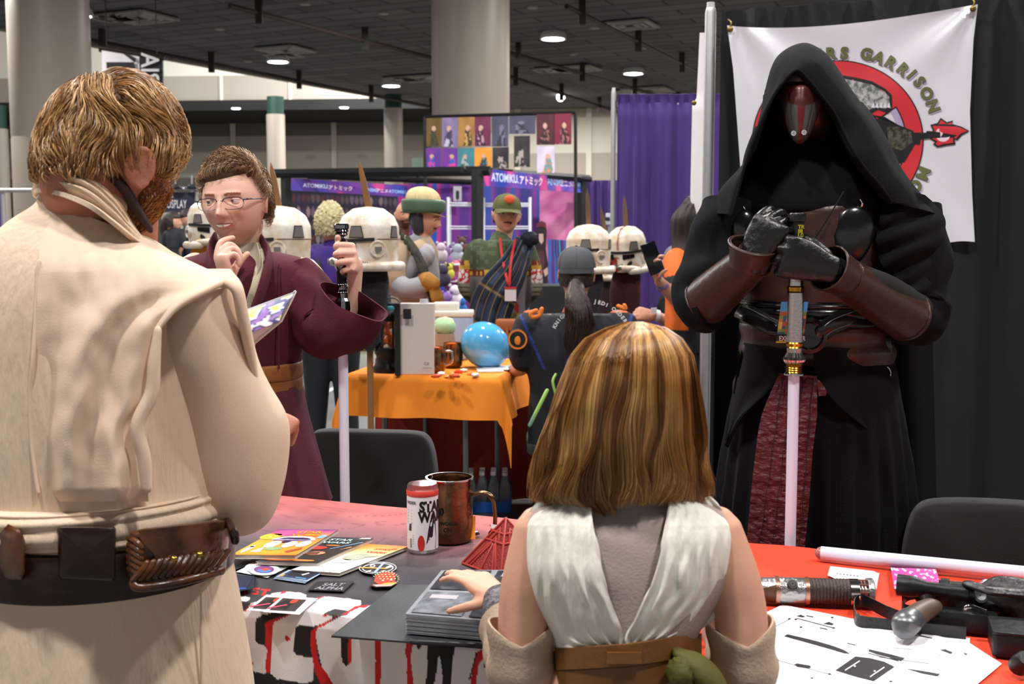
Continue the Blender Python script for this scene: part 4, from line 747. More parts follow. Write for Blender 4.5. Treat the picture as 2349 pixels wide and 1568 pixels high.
flatpiece('black_flyer', 'glossy black flyer lying between the picture books and the tunic man', 'flyer', P2([(95, 600), (250, 625), (270, 650), (130, 690), (90, 680)]), .0008, '17161a')
flatpiece('black_flyer', 'black flyer under the stickers and trading cards', 'flyer', P2([(560, 690), (700, 660), (830, 725), (760, 735)]), .0004, '232226')
# tube with a wrapped label
M_clear = mat('clear_plastic', 'ffffff', .08, trans=.95, ior=1.3, alpha=.55); M_lab = mat('tube_label', 'ffffff', .3, vc=True); M_lid = mat('red_lid_ring', 'd6453a', .35)
c = WZ(970, 1262, Z0); r = .0305; t = thing('snack_tube', 'clear tube with a white and red STAR WARS label, in front of the copper tankard', 'tube', c)
def lab_pt(a, z, o=0): return c + V((math.sin(a) * (r + o), -math.cos(a) * (r + o), z))
b = MB(); b.grid(lambda u, v: lab_pt(-2.6 + 5.2 * u, .008 + .104 * v), 60, 12, col=lin('e6e3ea'))
def lp(pts, col, o=.0003): b.poly(pts, lambda x, y, h: lab_pt(x, y, o), col=lin(col))
lp([(.1, .008), (1.0, .008), (1.1, .03), (1.0, .07), (.75, .06), (.5, .03)], '3a4658'); lp([(.3, .02), (.75, .035), (.9, .075), (.7, .08), (.45, .05)], '1e2430', .0006); lp(el(-.02, .022, .22, .016), 'c8302c', .0008)
for i in range(4): lp([(-1.05, .085 - i * .006), (-.65, .085 - i * .006), (-.65, .0865 - i * .006), (-1.05, .0865 - i * .006)], 'c0706a')
lp([(-1.1, .06), (-.62, .06), (-.62, .062), (-1.1, .062)], 'c8302c'); lp([(-.95, .045), (-.7, .045), (-.7, .06), (-.9, .058)], '3a3a44'); lp([(-.85, .012), (-.68, .012), (-.68, .03), (-.85, .03)], '8d8c94')
for i in range(5): lp([(-.62, .036 - i * .004), (-.5, .036 - i * .004), (-.5, .0372 - i * .004), (-.62, .0372 - i * .004)], '9a9aa4')
b.text('STAR', .028, lambda x, y, h: lab_pt(-.12 + x / r * .8, .084 + y, .0008), col=lin('121114'), bold=.0012); b.text('WARS', .028, lambda x, y, h: lab_pt(-.18 + x / r * .8, .064 + y, .0008), col=lin('121114'), bold=.0012); b.text('VADER', .008, lambda x, y, h: lab_pt(-1.15 + x / r, .098 + y, .0008), col=lin('2a2a30'), bold=.0002)
b.build('label', M_lab, t, fix=False)
b = MB(); b.lathe([(.001, .002), (r * .97, .002), (r * .985, .004), (r * .985, .13), (r * .9, .134), (.001, .134)], c, n=40); b.build('tube_wall', M_clear, t)
b = MB(); b.lathe([(r * 1.01, .112), (r * 1.03, .113), (r * 1.03, .122), (r * 1.01, .123)], c, n=40); b.build('red_band', M_lid, t)
b = MB(); b.tube([c + V((0, 0, .133)), c + V((.012, 0, .15)), c + V((.02, 0, .146)), c + V((.006, 0, .134))], .0022, flat=.4); b.build('hang_loop', M_clear, t)
# copper tankard
M_cop = mat('aged_copper', '9a7552', .25, 1, var=.4, vscale=14, col2='6a5440', bump=.2, bscale=40); M_sil = mat('bright_steel', 'd8d4d0', .15, 1)
c = WZ(1032, 1236, Z0); t = thing('tankard', 'large aged copper tankard with a curved handle behind the labelled tube', 'mug', c); R1 = .047
b = MB(); b.lathe([(.001, 0), (.043, 0), (.0465, .004), (.0475, .03), (.0465, .07), (R1, .118), (R1 + .0005, .126), (R1 - .002, .126), (R1 - .003, .118), (.044, .06), (.042, .006), (.001, .005)], c, n=48); b.build('body', M_cop, t)
b = MB(); b.lathe([(R1 - .002, .1255), (R1 + .0015, .1255), (R1 + .0018, .1285), (R1 - .002, .1285), (R1 - .002, .1255)], c, n=48); b.build('rim', M_sil, t)
b = MB(); b.tube([c + V((R1 - .003, -.004, .092)), c + V((R1 + .02, -.008, .098)), c + V((R1 + .040, -.012, .088)), c + V((R1 + .045, -.014, .06)), c + V((R1 + .044, -.014, .03)), c + V((R1 + .034, -.012, .016))], [.006, .006, .0065, .006, .006, .004], n=12, flat=.7); b.build('handle', M_cop, t)
b = MB()
mp_ = lambda a, z: c + V((math.sin(a) * .0482, -math.cos(a) * .0482, z))
for s_, a0, z, k in (('WORLD', -.35, .04, .0095), ('ON', -.22, .027, .011), ('2019', -.1, .017, .005), ('50', -.62, .06, .02)): b.text(s_, k, lambda x, y, h: mp_(a0 + x / .048, z + y), bold=k * .04)
b.build('engraved_lettering', M_blk, t, fix=False)
# orange tag and ribbon on the handle, blue wrapper
M_rib = mat('ribbon', 'ffffff', .5, vc=True); a = c + V((R1 + .036, -.02, .03)); b = MB()
pa = [a, a + V((.02, -.01, -.004)), a + V((.042, -.02, -.018)), a + V((.06, -.03, -.026))]; b.grid(lambda u, v: cr(pa, u * 3) + V((.0, .004, .012)) * (v - .5) * (1 + u), 14, 4, cf=lambda u, v: lin('e8e2e6') if v > .3 else lin('c8202a'))
pa2 = [a, a + V((.012, .0, -.012)), a + V((.028, -.02, -.022))]; b.grid(lambda u, v: cr(pa2, u * 2) + V((-.004, 0, .014)) * (v - .5), 8, 3, col=lin('cf2a2a')); tag(b.build('ribbon', M_rib, solid=.0004), 'red and white ribbon trailing from the tankard handle', 'ribbon')
q0 = WZ(1075, 1236, Z0 + .002); b = MB(); b.grid(lambda u, v: q0 + V((.028 * (u - .5), -.012 * (1 - v) + .004 * v, .044 * v + .003)), 6, 6, col=lin('e88a24')); b.text('DrinkW', .0085, lambda x, y, h: q0 + V((-.004 - y * .8 + .006, -.013 + .012 * (.004 + x) / .044, .006 + x * 1.0)) + V((0, -.002, 0)), col=lin('2a1a10'), bold=.0002); tag(b.build('paper_tag', M_rib, solid=.0003, fix=False), 'orange paper tag leaning on the base of the tankard', 'tag')
q0 = WZ(1026, 1247, Z0); b = MB(); b.ball(q0 + V((0, 0, .006)), (.012, .008, .006), nu=10, nv=6, fn=lambda d_, q: q * (1 + .5 * noise.noise(d_ * 3))); b.box(q0 + V((.008, -.003, .01)), (.012, .008, .003), ry(.5)); tag(b.build('sweet_wrapper', mat('blue_foil', '3fa0dc', .2, .6), smooth=False), 'small crumpled blue foil wrapper at the foot of the tankard', 'wrapper')
q0 = WZ(1082, 1228, Z0); b = MB(); b.ball(q0 + V((0, 0, .006)), (.016, .011, .006), nu=12, nv=6, fn=lambda d_, q: q * (1 + .5 * noise.noise(d_ * 3))); tag(b.build('foil_packet', mat('dark_foil', '5a5a66', .2, .8), smooth=False), 'crumpled dark foil packet behind the orange tag', 'packet')
# red pyramid
M_pyr = mat('red_resin', '9a2b26', .5, var=.25, vscale=60, bump=.5, bscale=260); M_pyr2 = mat('red_resin_frame', 'ad3a32', .45)
base = WZ(1160, 1305, Z0); t = thing('pyramid_model', 'red four-sided pyramid ornament with raised struts beside the girl', 'ornament', base); hgt = .088; hw = .058; apx = base + V((0, .03, hgt)); cc = base + V((0, .03, 0)); R = rz(math.radians(38))
cn = [cc + R @ V((x * hw, y * hw, 0)) for x, y in ((-1, -1), (1, -1), (1, 1), (-1, 1))]
b = MB(); b.add(cn + [apx], [(0, 1, 4), (1, 2, 4), (2, 3, 4), (3, 0, 4), (3, 2, 1, 0)]); b.build('core', M_pyr, t, smooth=False)
b = MB()
for i in range(4):
    a_, c_ = cn[i], cn[(i + 1) % 4]; m_ = (a_ + c_) / 2; F_ = lambda u, v: (a_ * (1 - u) + c_ * u) * (1 - v) + apx * v; nn = (c_ - a_).cross(apx - a_).normalized() * .001; nn = nn if (nn.dot(m_ - cc) > 0) else -nn
    for s0, s1 in (((0, 0), (0, 1)), ((0, 0), (1, 0)), ((.12, .0), (.5, .62)), ((.88, 0), (.5, .62)), ((.5, 0), (.5, .5)), ((.0, .55), (1, .55)), ((.02, .72), (.98, .72)), ((.2, .0), (.42, .5)), ((.8, 0), (.58, .5)), ((.25, .55), (.5, .8)), ((.75, .55), (.5, .8))):
        b.tube([F_(*s0) + nn, F_(*s1) + nn], .0022, n=6, k=1)
b.build('strut_pattern', M_pyr2, t)
# open binder and plastic card sleeves
M_bind = mat('charcoal_board', '33363b', .55, bump=.3, bscale=500); M_slv = mat('plastic_sleeves', 'b9bcc4', .12, trans=.35, ior=1.3, spec=.7, var=.3, vscale=60)
Bp = [T_(760, 1460, .004), T_(912, 1342, .004), T_(1112, 1352, .004), T_(1010, 1478, .004)]
t = thing('ring_binder', 'open charcoal binder board sticking out under the plastic card sleeves', 'binder', T_(950, 1420)); b = MB(); bx_ = [T_(760, 1460, .003), T_(912, 1342, .003), T_(1330, 1352, .003), T_(1290, 1500, .003)]
b.add([p + V((0, 0, .002)) for p in bx_] + [p - V((0, 0, .001)) for p in bx_], [(0, 1, 2, 3), (7, 6, 5, 4), (0, 4, 5, 1), (1, 5, 6, 2), (2, 6, 7, 3), (3, 7, 4, 0)]); b.build('cover', M_bind, t, smooth=False)
b = MB(); p0, p1 = T_(945, 1472, .008), T_(1300, 1490, .008); b.tube([p0, (p0 + p1) / 2, p1], .004, n=8); b.build('spine_edge', M_blk, t)
bl, br, tr_ = T_(932, 1452, .008), T_(1200, 1476, .008), T_(1260, 1345, .008); tl_ = T_(1015, 1347, .008)
t = thing('card_sleeves', 'thick stack of clear plastic card sleeves on the binder under the girl\'s hand', 'sleeves', (bl + tr_) / 2)
for k in range(14):
    j = .0016 * math.sin(k * 2.3); o_ = V((j, -j * .5, .0022 * k)); q = [p + o_ for p in (bl, br, tr_, tl_)]
    b = MB(); b.add([p + V((0, 0, .0017)) for p in q] + q, [(0, 1, 2, 3), (7, 6, 5, 4), (0, 4, 5, 1), (1, 5, 6, 2), (2, 6, 7, 3), (3, 7, 4, 0)])
    b.build('sleeve_page', M_slv, t, smooth=False)
M_insert = mat('dark_card_art', 'ffffff', .15, vc=True, coat=1)
b = MB(); zt = V((0, 0, .0022 * 14 + .001)); ff = lambda u, v: (bl * (1 - u) + br * u) * (1 - v) + (tl_ * (1 - u) + tr_ * u) * v + zt
for i in range(2):
    for j in range(2):
        x0, y0 = .03 + i * .5, .03 + j * .5
        b.grid(lambda u, v: ff(x0 + .44 * u, y0 + .44 * v), 10, 10, cf=lambda u, v: tuple(lin('8a8e98' if i == 0 and j == 0 else '4a4d56')[k] * (.8 + .7 * noise.noise(V((u * 6 + i, v * 6 + j, 2)))) for k in range(3)))
        b.poly([(x0 + .06, y0 + .3), (x0 + .3, y0 + .3), (x0 + .3, y0 + .38), (x0 + .06, y0 + .38)], lambda x, y, h: ff(x, y) + V((0, 0, .0003)), col=lin('c9c4ca'))
b.build('card_insert', M_insert, t, smooth=False, fix=False)
# ---------------------------------------------------------------- things on the right table
M_blade = mat('frosted_blade_tube', 'dde2f6', .3, trans=.0, coat=.4, sss=.0); M_tip = mat('blade_tip', 'cfa0a0', .15, trans=.6)
def c3(x, y): return (1649 + x / 3.35, 1100 + y / 3.35)
def tube_on_table(lab, a, c, r, tip=True):
    p, q = T_(*a, r), T_(*c, r); d_ = (q - p).normalized(); p = V((p.x, p.y, Z0 + r + .003)); q = V((q.x, q.y, Z0 + r + .003)); q = q + d_ * .5; d_ = (q - p).normalized()
    t = thing('blade_tube', lab, 'tube', p); b = MB(); b.cyl(p + d_ * .012, q, r, n=24); b.build('tube', M_blade, t)
    b = MB(); b.lathe([(.001, -r * .9), (r * .5, -r * .75), (r * .85, -r * .35), (r * .97, .0), (r * .97, .018)], p + d_ * .012, d_, n=24); b.build('tip', M_tip, t)
tube_on_table('long frosted white tube with a clear tip lying along the back of the red table', (1868, 1270), (2349, 1318), .0130)
tube_on_table('second frosted white tube, only its tip and start showing behind the blaster', (2243, 1343), (2349, 1368), .0115)
def cyl_item(root, name, a, d_, h0, h1, prof, m, n=28, lab=None): b = MB(); b.lathe([(r_, h0 + (h1 - h0) * k) for k, r_ in prof], a, d_, n=n); return b.build(name, m, root, label=lab)
M_hs = mat('engraved_silver', 'b4b2b4', .28, .9, var=.25, vscale=60, bump=.3, bscale=90); M_cu = mat('copper_band', 'b98a78', .3, .9); M_wd = mat('dark_walnut', '5a3c22', .45, var=.35, vscale=8, stretch=(1, 8, 1)); M_lea = mat('dark_brown_leather', '3a2a22', .5, bump=.3, bscale=140, var=.3)
p = T_(1690, 1352, .022); q = T_(1998, 1362, .022); p.z = q.z = Z0 + .0235; ax_ = (q - p).normalized(); Lh = (q - p).length; t = thing('sword_hilt', 'engraved silver and brown wrapped prop sword hilt lying beside the girl\'s elbow', 'hilt', V((p.x, p.y, Z0)))
kx = lambda x: (x - 1690) / 308 * Lh
cyl_item(t, 'wood_grip', p, ax_, kx(1690), kx(1780), [(0, .001), (0, .017), (.5, .0195), (1, .021)], M_wd)
b = MB(); s0 = kx(1700)
b.grid(lambda u, v: p + ax_ * (kx(1695) + (kx(1780) - kx(1695)) * u) + (V((0, 0, 1)) * math.cos(a_(u, v)) + ax_.cross(V((0, 0, 1))) * math.sin(a_(u, v))) * (.0182 + .0034 * u), 20, 16) if False else None
aa = ax_.cross(V((0, 0, 1)))
b.grid(lambda u, v: (lambda an: p + ax_ * (kx(1693) + (kx(1780) - kx(1693)) * u) + (V((0, 0, 1)) * math.cos(an) + aa * math.sin(an)) * (.0185 + .003 * u))((v - .5) * (3.4 - 1.7 * u)), 20, 18); b.build('silver_cap', M_hs, t, solid=.001)
cyl_item(t, 'copper_ring', p, ax_, kx(1778), kx(1787), [(0, .001), (0, .0235), (1, .0235), (1, .001)], M_cu); cyl_item(t, 'copper_ring', p, ax_, kx(1846), kx(1855), [(0, .001), (0, .0238), (1, .0238), (1, .001)], M_cu)
cyl_item(t, 'engraved_sleeve', p, ax_, kx(1787), kx(1846), [(0, .0215), (.1, .022), (.9, .022), (1, .0215)], M_hs)
b = MB(); cb = p + ax_ * kx(1815) + V((0, 0, .014)) - aa * 0 + (aa if aa.y < 0 else -aa) * .016; dn_ = ((aa if aa.y < 0 else -aa) + V((0, 0, 1))).normalized(); b.lathe([(.001, .006), (.005, .006), (.0055, .005), (.0075, .005), (.0085, .003), (.0085, 0)], cb, dn_, n=24); b.build('button', M_blk, t, label='dark round button')
b = MB()
for sgn in (-1, 1):
    for k in range(2): cc_ = p + ax_ * (kx(1815) + sgn * (.014 + .004 * k)) + V((0, 0, .0155 - .003 * k)) + (aa if aa.y < 0 else -aa) * (.0165 + .0035 * k); b.tube([cc_ + (ax_ * math.cos(a) + V((0, 0, .7)) * math.sin(a)) * (.0045 - .0003 * a) for a in [i * .6 for i in range(10)]], .0006, n=5, k=2)
b.build('scroll_engraving', M_sil, t)
b = MB(); b.lathe([(.0215 + .0012 * abs(math.sin(i * PI / 4)) , kx(1855) + (kx(1948) - kx(1855)) * i / 48) for i in range(49)], p, ax_, n=28); b.build('leather_wrap', M_lea, t)
cyl_item(t, 'collar', p, ax_, kx(1948), kx(1968), [(0, .001), (0, .0228), (1, .0228), (1, .001)], M_sil)
cyl_item(t, 'core', p, ax_, kx(1968), kx(1988), [(0, .0175), (1, .0175)], mat('machined_steel', 'a8a4a6', .3, .9)); cyl_item(t, 'end_cap', p, ax_, kx(1988), kx(2003), [(0, .001), (0, .0245), (.8, .025), (1, .022), (1, .001)], M_hs)
b = MB()
for i in range(10): a = 2 * PI * i / 10; o_ = (V((0, 0, 1)) * math.cos(a) + aa * math.sin(a)) * .0205; b.cyl(p + ax_ * kx(1966) + o_, p + ax_ * kx(1990) + o_, .0022, n=8)
for k in (1974, 1981): b.lathe([(.0175, kx(k) - .001), (.021, kx(k) - .001), (.021, kx(k) + .001), (.0175, kx(k) + .001)], p, ax_)
b.build('rod_cage', M_cu, t)
# folded papers, pink wallet
f3 = lambda *a: [c3(*p) for p in a]
flatpiece('folded_paper', 'crumpled white folded papers behind the end of the prop sword hilt', 'paper', f3((835, 735), (855, 662), (1190, 700), (1230, 720), (1205, 840), (1150, 860)), .006, 'd9d8dc', [(f3((905 + i * 26, 716 + i * 3), (915 + i * 26, 717 + i * 3), (914 + i * 26, 722 + i * 3), (904 + i * 26, 721 + i * 3)), '77777f') for i in range(7)])
flatpiece('folded_paper', 'second pale paper fanned out under the folded papers', 'paper', f3((1150, 730), (1235, 715), (1215, 835), (1190, 870)), .003, 'c9bdb4')
wal = flatpiece('wallet', 'bright pink patterned wallet behind the blaster scope', 'wallet', f3((1350, 840), (1318, 672), (1670, 685), (1702, 790)), .014, '8a1c58', [])
b = MB(); q = [T_(*c3(*p_), .0145) for p_ in ((1350, 838), (1320, 674), (1668, 687), (1700, 788))]; qf = lambda u, v: (q[0] * (1 - u) + q[3] * u) * (1 - v) + (q[1] * (1 - u) + q[2] * u) * v
b.grid(qf, 60, 40, cf=lambda u, v: (lambda k: lin('e63a9a') if k < .18 else lin('f2d8e8') if k < .3 else lin('e8c840') if k < .34 else lin('8fb4e0'))(noise.noise(V((u * 11, v * 7, 3))))); b.build('patterned_cover', M_paint, wal, smooth=False, fix=False)
# technical drawing sheets
M_paper = mat('white_paper', 'f2f1f4', .6)
def sheet(name, lab, pts, z, marks=()):
    b = MB(); b.poly(pts, lambda x, y, h: T_(x, y, z + h), th=.0005, mi=0)
    for q in marks: b.poly(q, lambda x, y, h: T_(x, y, z + .0011 + h), mi=1)
    return tag(b.build(name, [M_paper, M_blk], smooth=False, fix=False), lab, 'drawing')
def line(a, c, w_=3): (x0, y0), (x1, y1) = a, c; l = math.hypot(x1 - x0, y1 - y0); nx, ny = -(y1 - y0) / l * w_ / 2, (x1 - x0) / l * w_ / 2; return f3((x0 + nx, y0 + ny), (x1 + nx, y1 + ny), (x1 - nx, y1 - ny), (x0 - nx, y0 - ny))
sheet('drawing_sheet', 'white sheet just visible behind the large drawing, under the blaster', f3((1340, 1130), (1540, 1160), (1930, 1215), (1925, 1290), (1300, 1260)), .0004)
marks = [f3((500, 1200), (530, 1185), (660, 1215), (760, 1240), (880, 1275), (960, 1305), (1008, 1335), (960, 1330), (860, 1300), (700, 1255)), f3((1050, 1355), (1160, 1368), (1270, 1395), (1350, 1435), (1190, 1545), (1050, 1510), (895, 1462)), f3((1155, 1300), (1250, 1322), (1430, 1368), (1400, 1392), (1300, 1360), (1220, 1340), (1150, 1315)),
     f3((1435, 1448), (1560, 1465), (1700, 1490), (1680, 1508), (1560, 1485)), f3((580, 1418), (600, 1408), (700, 1425), (710, 1440), (680, 1446), (600, 1435)), f3((800, 1105), (845, 1090), (885, 1105), (870, 1115)), f3((595, 1045), (630, 1035), (665, 1050), (640, 1056)), f3((700, 1520), (716, 1515), (732, 1520), (716, 1526)),
     f3((1305, 1545), (1325, 1540), (1340, 1548), (1320, 1553)), f3((1700, 1305), (1740, 1300), (1800, 1325), (1780, 1335)), f3((1870, 1325), (1915, 1335), (1900, 1342)), f3((440, 1362), (448, 1360), (465, 1388), (455, 1392))] + [line(a, c, w_) for a, c, w_ in (((310, 1190), (550, 1065), 3), ((310, 1180), (495, 1068), 2), ((600, 1062), (895, 1140), 5), ((985, 1252), (1050, 1268), 5), ((1230, 1360), (1620, 1410), 3), ((1150, 1330), (1380, 1390), 5), ((1540, 1195), (1640, 1215), 6), ((1810, 1325), (1905, 1345), 2), ((450, 1385), (880, 1500), 3), ((775, 1135), (835, 1148), 6), ((670, 1042), (725, 1052), 6), ((1690, 1345), (1800, 1370), 2), ((1690, 1310), (1700, 1370), 2), ((1340, 1290), (1480, 1300), 2), ((300, 1380), (420, 1350), 2))] + [f3((x - 10, y - 4), (x + 10, y - 6), (x + 12, y + 4), (x - 8, y + 6)) for x, y in ((540, 1066), (870, 1056), (630, 1130), (880, 1136), (590, 1070), (850, 1490))]
o = sheet('drawing_sheet', 'large white technical drawing with black shapes, spread in front of the blaster', f3((-60, 1220), (490, 957), (1070, 1075), (1540, 1165), (1930, 1255), (2175, 1412), (1900, 1640), (1500, 1900), (-60, 1800)), .002, marks)
b = MB()
for a, c in (((970, 1462), (1082, 1390)), ((1162, 1512), (1272, 1438))): b.poly(line(a, c, 7), lambda x, y, h: T_(x, y, .0036))
for x, y in ((1045, 1430), (1198, 1468)): b.poly([c3(x + 8 * math.cos(k), y + 6 * math.sin(k)) for k in [i * PI / 6 for i in range(12)]], lambda x_, y_, h: T_(x_, y_, .0036))
b.build('white_marks', M_paper, o, smooth=False, fix=False)
# blaster, holster, battery box
M_gun = mat('blackened_metal', '1d1e21', .42, .4, var=.3, vscale=50, bump=.15, bscale=80); M_bl = mat('black_leather', '17171a', .38, bump=.25, bscale=90, spec=.55); M_grip = mat('worn_wood_grip', '5c4a3c', .45, var=.4, vscale=10); M_worn = mat('worn_grey_metal', '6d6f72', .35, .7)
def T3(x, y, h): return WZ(*c3(x, y), Z0 + h)
t = thing('prop_blaster', 'black prop blaster pistol with a scope, lying in its holster on the red table', 'prop gun', T3(1700, 1000, 0))
a, c = T3(1370, 805, .055), T3(1920, 870, .055); d_ = (c - a).normalized(); L_ = (c - a).length
b = MB(); b.lathe([(.001, 0), (.0165, 0), (.017, .002), (.017, L_ * .2), (.0165, L_ * .24), (.011, L_ * .42), (.0105, L_ * .7), (.0125, L_ * .78), (.0125, L_), (.001, L_)], a, d_, n=28); b.build('scope', M_gun, t)
def g3(x, y, h): return T3(x, y, h)
sc = None
for x, y in ((1735, 850), (1935, 880)):
    c = g3(x, y, .05); b = MB(); b.lathe([(.011, -.006), (.0155, -.006), (.0155, .006), (.011, .006)], c + V((0, 0, .004)), d_, n=20); b.box(c + V((0, 0, -.016)), (.012, .012, .02)); b.build('scope_ring', M_gun, t)
c = g3(1600, 850, .05); b = MB(); b.lathe([(.013, -.012), (.013, .008), (.009, .011), (.001, .011)], c, n=20); b.build('scope_knob', M_worn, t)
c = g3(1810, 860, .04); b = MB(); b.box(c, (.048, .022, .03), rz(-.32)); b.build('mount_block', M_gun, t, bevel=.002, smooth=False); b = MB(); b.lathe([(.001, .002), (.008, .002), (.0085, 0)], c + V((0, -.012, -.003)), (0, -1, .2), n=18); b.build('screw', M_gun, t)
b = MB(); b.tube([g3(1560, 910, .028), g3(1750, 930, .03), g3(1960, 950, .03), g3(2100, 985, .03)], [.012, .015, .018, .02], n=12, flat=.8); b.build('receiver', M_gun, t)
c = g3(2000, 900, .046); b = MB(); b.lathe([(.0075, 0), (.011, .001), (.0115, .006), (.008, .008), (.001, .006)], c, (0, -.8, .6), n=20); b.build('dial', M_worn, t)
b = MB(); b.tube([g3(1640, 975, .034), g3(1560, 1010, .034), g3(1480, 1065, .032), g3(1440, 1085, .031)], [.017, .0185, .0195, .019], n=20, flat=.8); b.build('grip', M_grip, t, label='worn brown wooden grip')
b = MB(); b.tube([g3(1478, 1062, .032), g3(1440, 1105, .03), g3(1430, 1135, .026)], [.0205, .022, .02], n=20, flat=.82); b.build('butt_cap', M_worn, t)
b = MB(); b.tube([g3(1660, 985, .03), g3(1700, 1050, .022), g3(1780, 1060, .02), g3(1810, 1010, .028)], .004, n=10); b.build('trigger_guard', M_gun, t)
b = MB(); b.tube([g3(1740, 985, .03), g3(1745, 1020, .022)], .003, n=8, k=1); b.build('trigger', M_worn, t)
b = MB(); b.rbox(g3(1900, 1080, .018), (.09, .03, .03), .006, rz(-.36)); b.build('magazine_housing', M_gun, t)
th = thing('holster', 'black leather holster with looped straps wrapped around the blaster', 'holster', T3(2150, 1050, 0))
def strap(name, pts, w_, par, th_=.0016, m=M_bl):
    P = smooth_path([g3(*p) for p in pts], 6); b = MB(); vs = []
    for p in P: vs += [p + V((0, 0, w_ / 2)), p - V((0, 0, w_ / 2))]
    b.add(vs, [(2 * i, 2 * i + 1, 2 * i + 3, 2 * i + 2) for i in range(len(P) - 1)]); return b.build(name, m, par, solid=th_, soff=0)
strap('strap', [(2060, 1045, .032), (1900, 985, .034), (1720, 930, .036), (1560, 880, .036), (1460, 885, .032), (1410, 935, .028), (1425, 990, .024), (1480, 1010, .02)], .018, th)
strap('strap', [(1900, 1120, .014), (1700, 1105, .014), (1500, 1090, .014), (1280, 1010, .018), (1120, 930, .018), (1050, 945, .016), (1040, 1020, .014), (1080, 1085, .012), (1250, 1110, .010), (1500, 1140, .010), (1900, 1180, .010)], .020, th)
b = MB(); loft(b, [(g3(2010, 960, .03), V((.012, .01, 0)), V((0, 0, .034))), (g3(2110, 950, .034), V((.018, .014, 0)), V((0, .004, .042))), (g3(2260, 960, .036), V((.02, .022, 0)), V((0, .004, .044))), (g3(2420, 1000, .036), V((.02, .022, 0)), V((0, .004, .042)))], n=36, sub=6, disp=lambda u, v, P: .0025 * noise.noise(P * 45)); b.build('leather_shell', M_bl, th)
b = MB(); b.tube([g3(1920, 800, .07), g3(2080, 850, .068), g3(2240, 865, .066), g3(2420, 880, .066)], [.011, .012, .013, .013], n=14, flat=.5); b.build('flap', M_bl, th)
for x, y in ((1910, 992),): b = MB(); b.ball(g3(x, y, .034) + V((0, -.004, 0)), (.009, .004, .009)); b.build('rivet', M_sil, th, label='bright steel rivet')
t = thing('battery_box', 'square black metal box with a knob at the lower right corner of the picture', 'box', T3(2200, 1300, 0)); c = g3(2270, 1345, .0) ; cb = V((c.x + .045, c.y + .0, Z0 + .0195))
b = MB(); b.rbox(cb, (.15, .075, .034), .006, rz(-.3)); b.build('case', M_gun, t); b = MB(); b.rbox(cb + V((0, 0, .0185)), (.152, .077, .004), .006, rz(-.3)); b.build('lid', M_gun, t)
b = MB(); kb = g3(2320, 1410, .02); b.lathe([(.001, .018), (.009, .018), (.012, .015), (.014, 0), (.014, -.01)], kb, (0, -.7, .7), n=20); b.build('knob', M_gun, t)
# ---------------------------------------------------------------- upholstered chairs
M_chair = mat('black_upholstery', '17171a', .85, bump=.5, bscale=700, sheen=.2); M_cf = mat('black_chair_metal', '101012', .4, .5)
def chair(lab, o, rzz, zt, w_=.46):
    t = thing('upholstered_chair', lab, 'chair', (o.x, o.y, 0), rz=rzz, local=True); b = MB()
    b.grid(lambda u, v: V((0, 0, 0)), 1, 1) if 0 else None
    R_ = []
    for k in range(9):
        a = k / 8; e = math.sin(a * PI); d_ = .018 + .017 * e ** .5
        prof = [(-1, 0), (-.98, .5), (-.93, .8), (-.84, .95), (-.7, 1), (0, 1.012), (.7, 1), (.84, .95), (.93, .8), (.98, .5), (1, 0), (.97, -.6), (.85, -.95), (.5, -1), (-.5, -1), (-.85, -.95), (-.97, -.6)]
        R_.append([V((x * w_ / 2 * (.93 + .07 * e ** .4), .05 * (1 - (x) ** 2) + (a - .5) * .07, zt - .21 + z * .21 * (.95 + .05 * e ** .4))) for x, z in prof])
    b.rings(R_); b.build('backrest', M_chair, t, sub=2)
    b = MB(); b.rbox((0, -.24, .45), (w_, .45, .07), .08, n=6); b.build('seat', M_chair, t, sub=1)
    for s_ in (-1, 1):
        b = MB(); b.tube([V((s_ * w_ * .48, .03, .02)), V((s_ * w_ * .48, .0, .42)), V((s_ * w_ * .36, .055, .6))], .012, n=10); b.build('leg', M_cf, t)
        b = MB(); b.tube([V((s_ * w_ * .45, -.42, .02)), V((s_ * w_ * .46, -.4, .42))], .012, n=10, k=1); b.build('leg', M_cf, t)
    return t
p_ = W(868, 1000, 3.25); chair('black upholstered chair behind the left table, in front of the orange cloth', V((p_.x - .02, p_.y, 0)), math.radians(172), W(900, 980, 3.25).z, .40)
p_ = W(2320, 1160, 2.34); chair('black upholstered chair behind the right table, at the right edge', V((p_.x, p_.y, 0)), math.radians(-18), W(2250, 1158, 2.34).z, .44)
# ---------------------------------------------------------------- people: shared builders
def headfn(detail=1, jaw=1, smile=0):
    g = lambda x, z, x0, z0, sx, sz: math.exp(-((x - x0) / sx) ** 2 - ((z - z0) / sz) ** 2)
    def fn(d, q):
        x, y, z = q; t = z / .115
        if t < 0:
            k = -t; x *= 1 - .30 * jaw * k ** 1.6
            if y < 0: y *= 1 - .42 * k
            else: y *= 1 + .02 * k
        if y > 0:
            y *= .93; ax = abs(x); w_ = max(0, d.y) ** .5
            if detail:
                f = .024 * g(x, z, 0, -.024, .0105, .012) + .013 * g(x, z, 0, -.004, .0075, .020) + .004 * g(ax, z, .010, -.029, .006, .006)
                f += .0045 * g(ax, z, .030, .027, .020, .006) - .0125 * g(ax, z, .031, .009, .014, .0095) + .004 * g(ax, z, .040, -.024, .018, .016)
                f += .0055 * g(x, z, 0, -.0505, .020 + .006 * smile, .0048) - .0045 * g(x, z - smile * 6 * x * x, 0, -.0555, .022 + .008 * smile, .0024) + .005 * g(x, z, 0, -.0615, .017, .0048) - .003 * g(x, z, 0, -.071, .016, .005) + .008 * g(x, z, 0, -.088, .018, .012)
                f -= .003 * g(ax, z, .024 + .01 * smile, -.040, .006, .016) * (1 + smile)
                y += f * w_
        return V((x, y, z))
    return fn
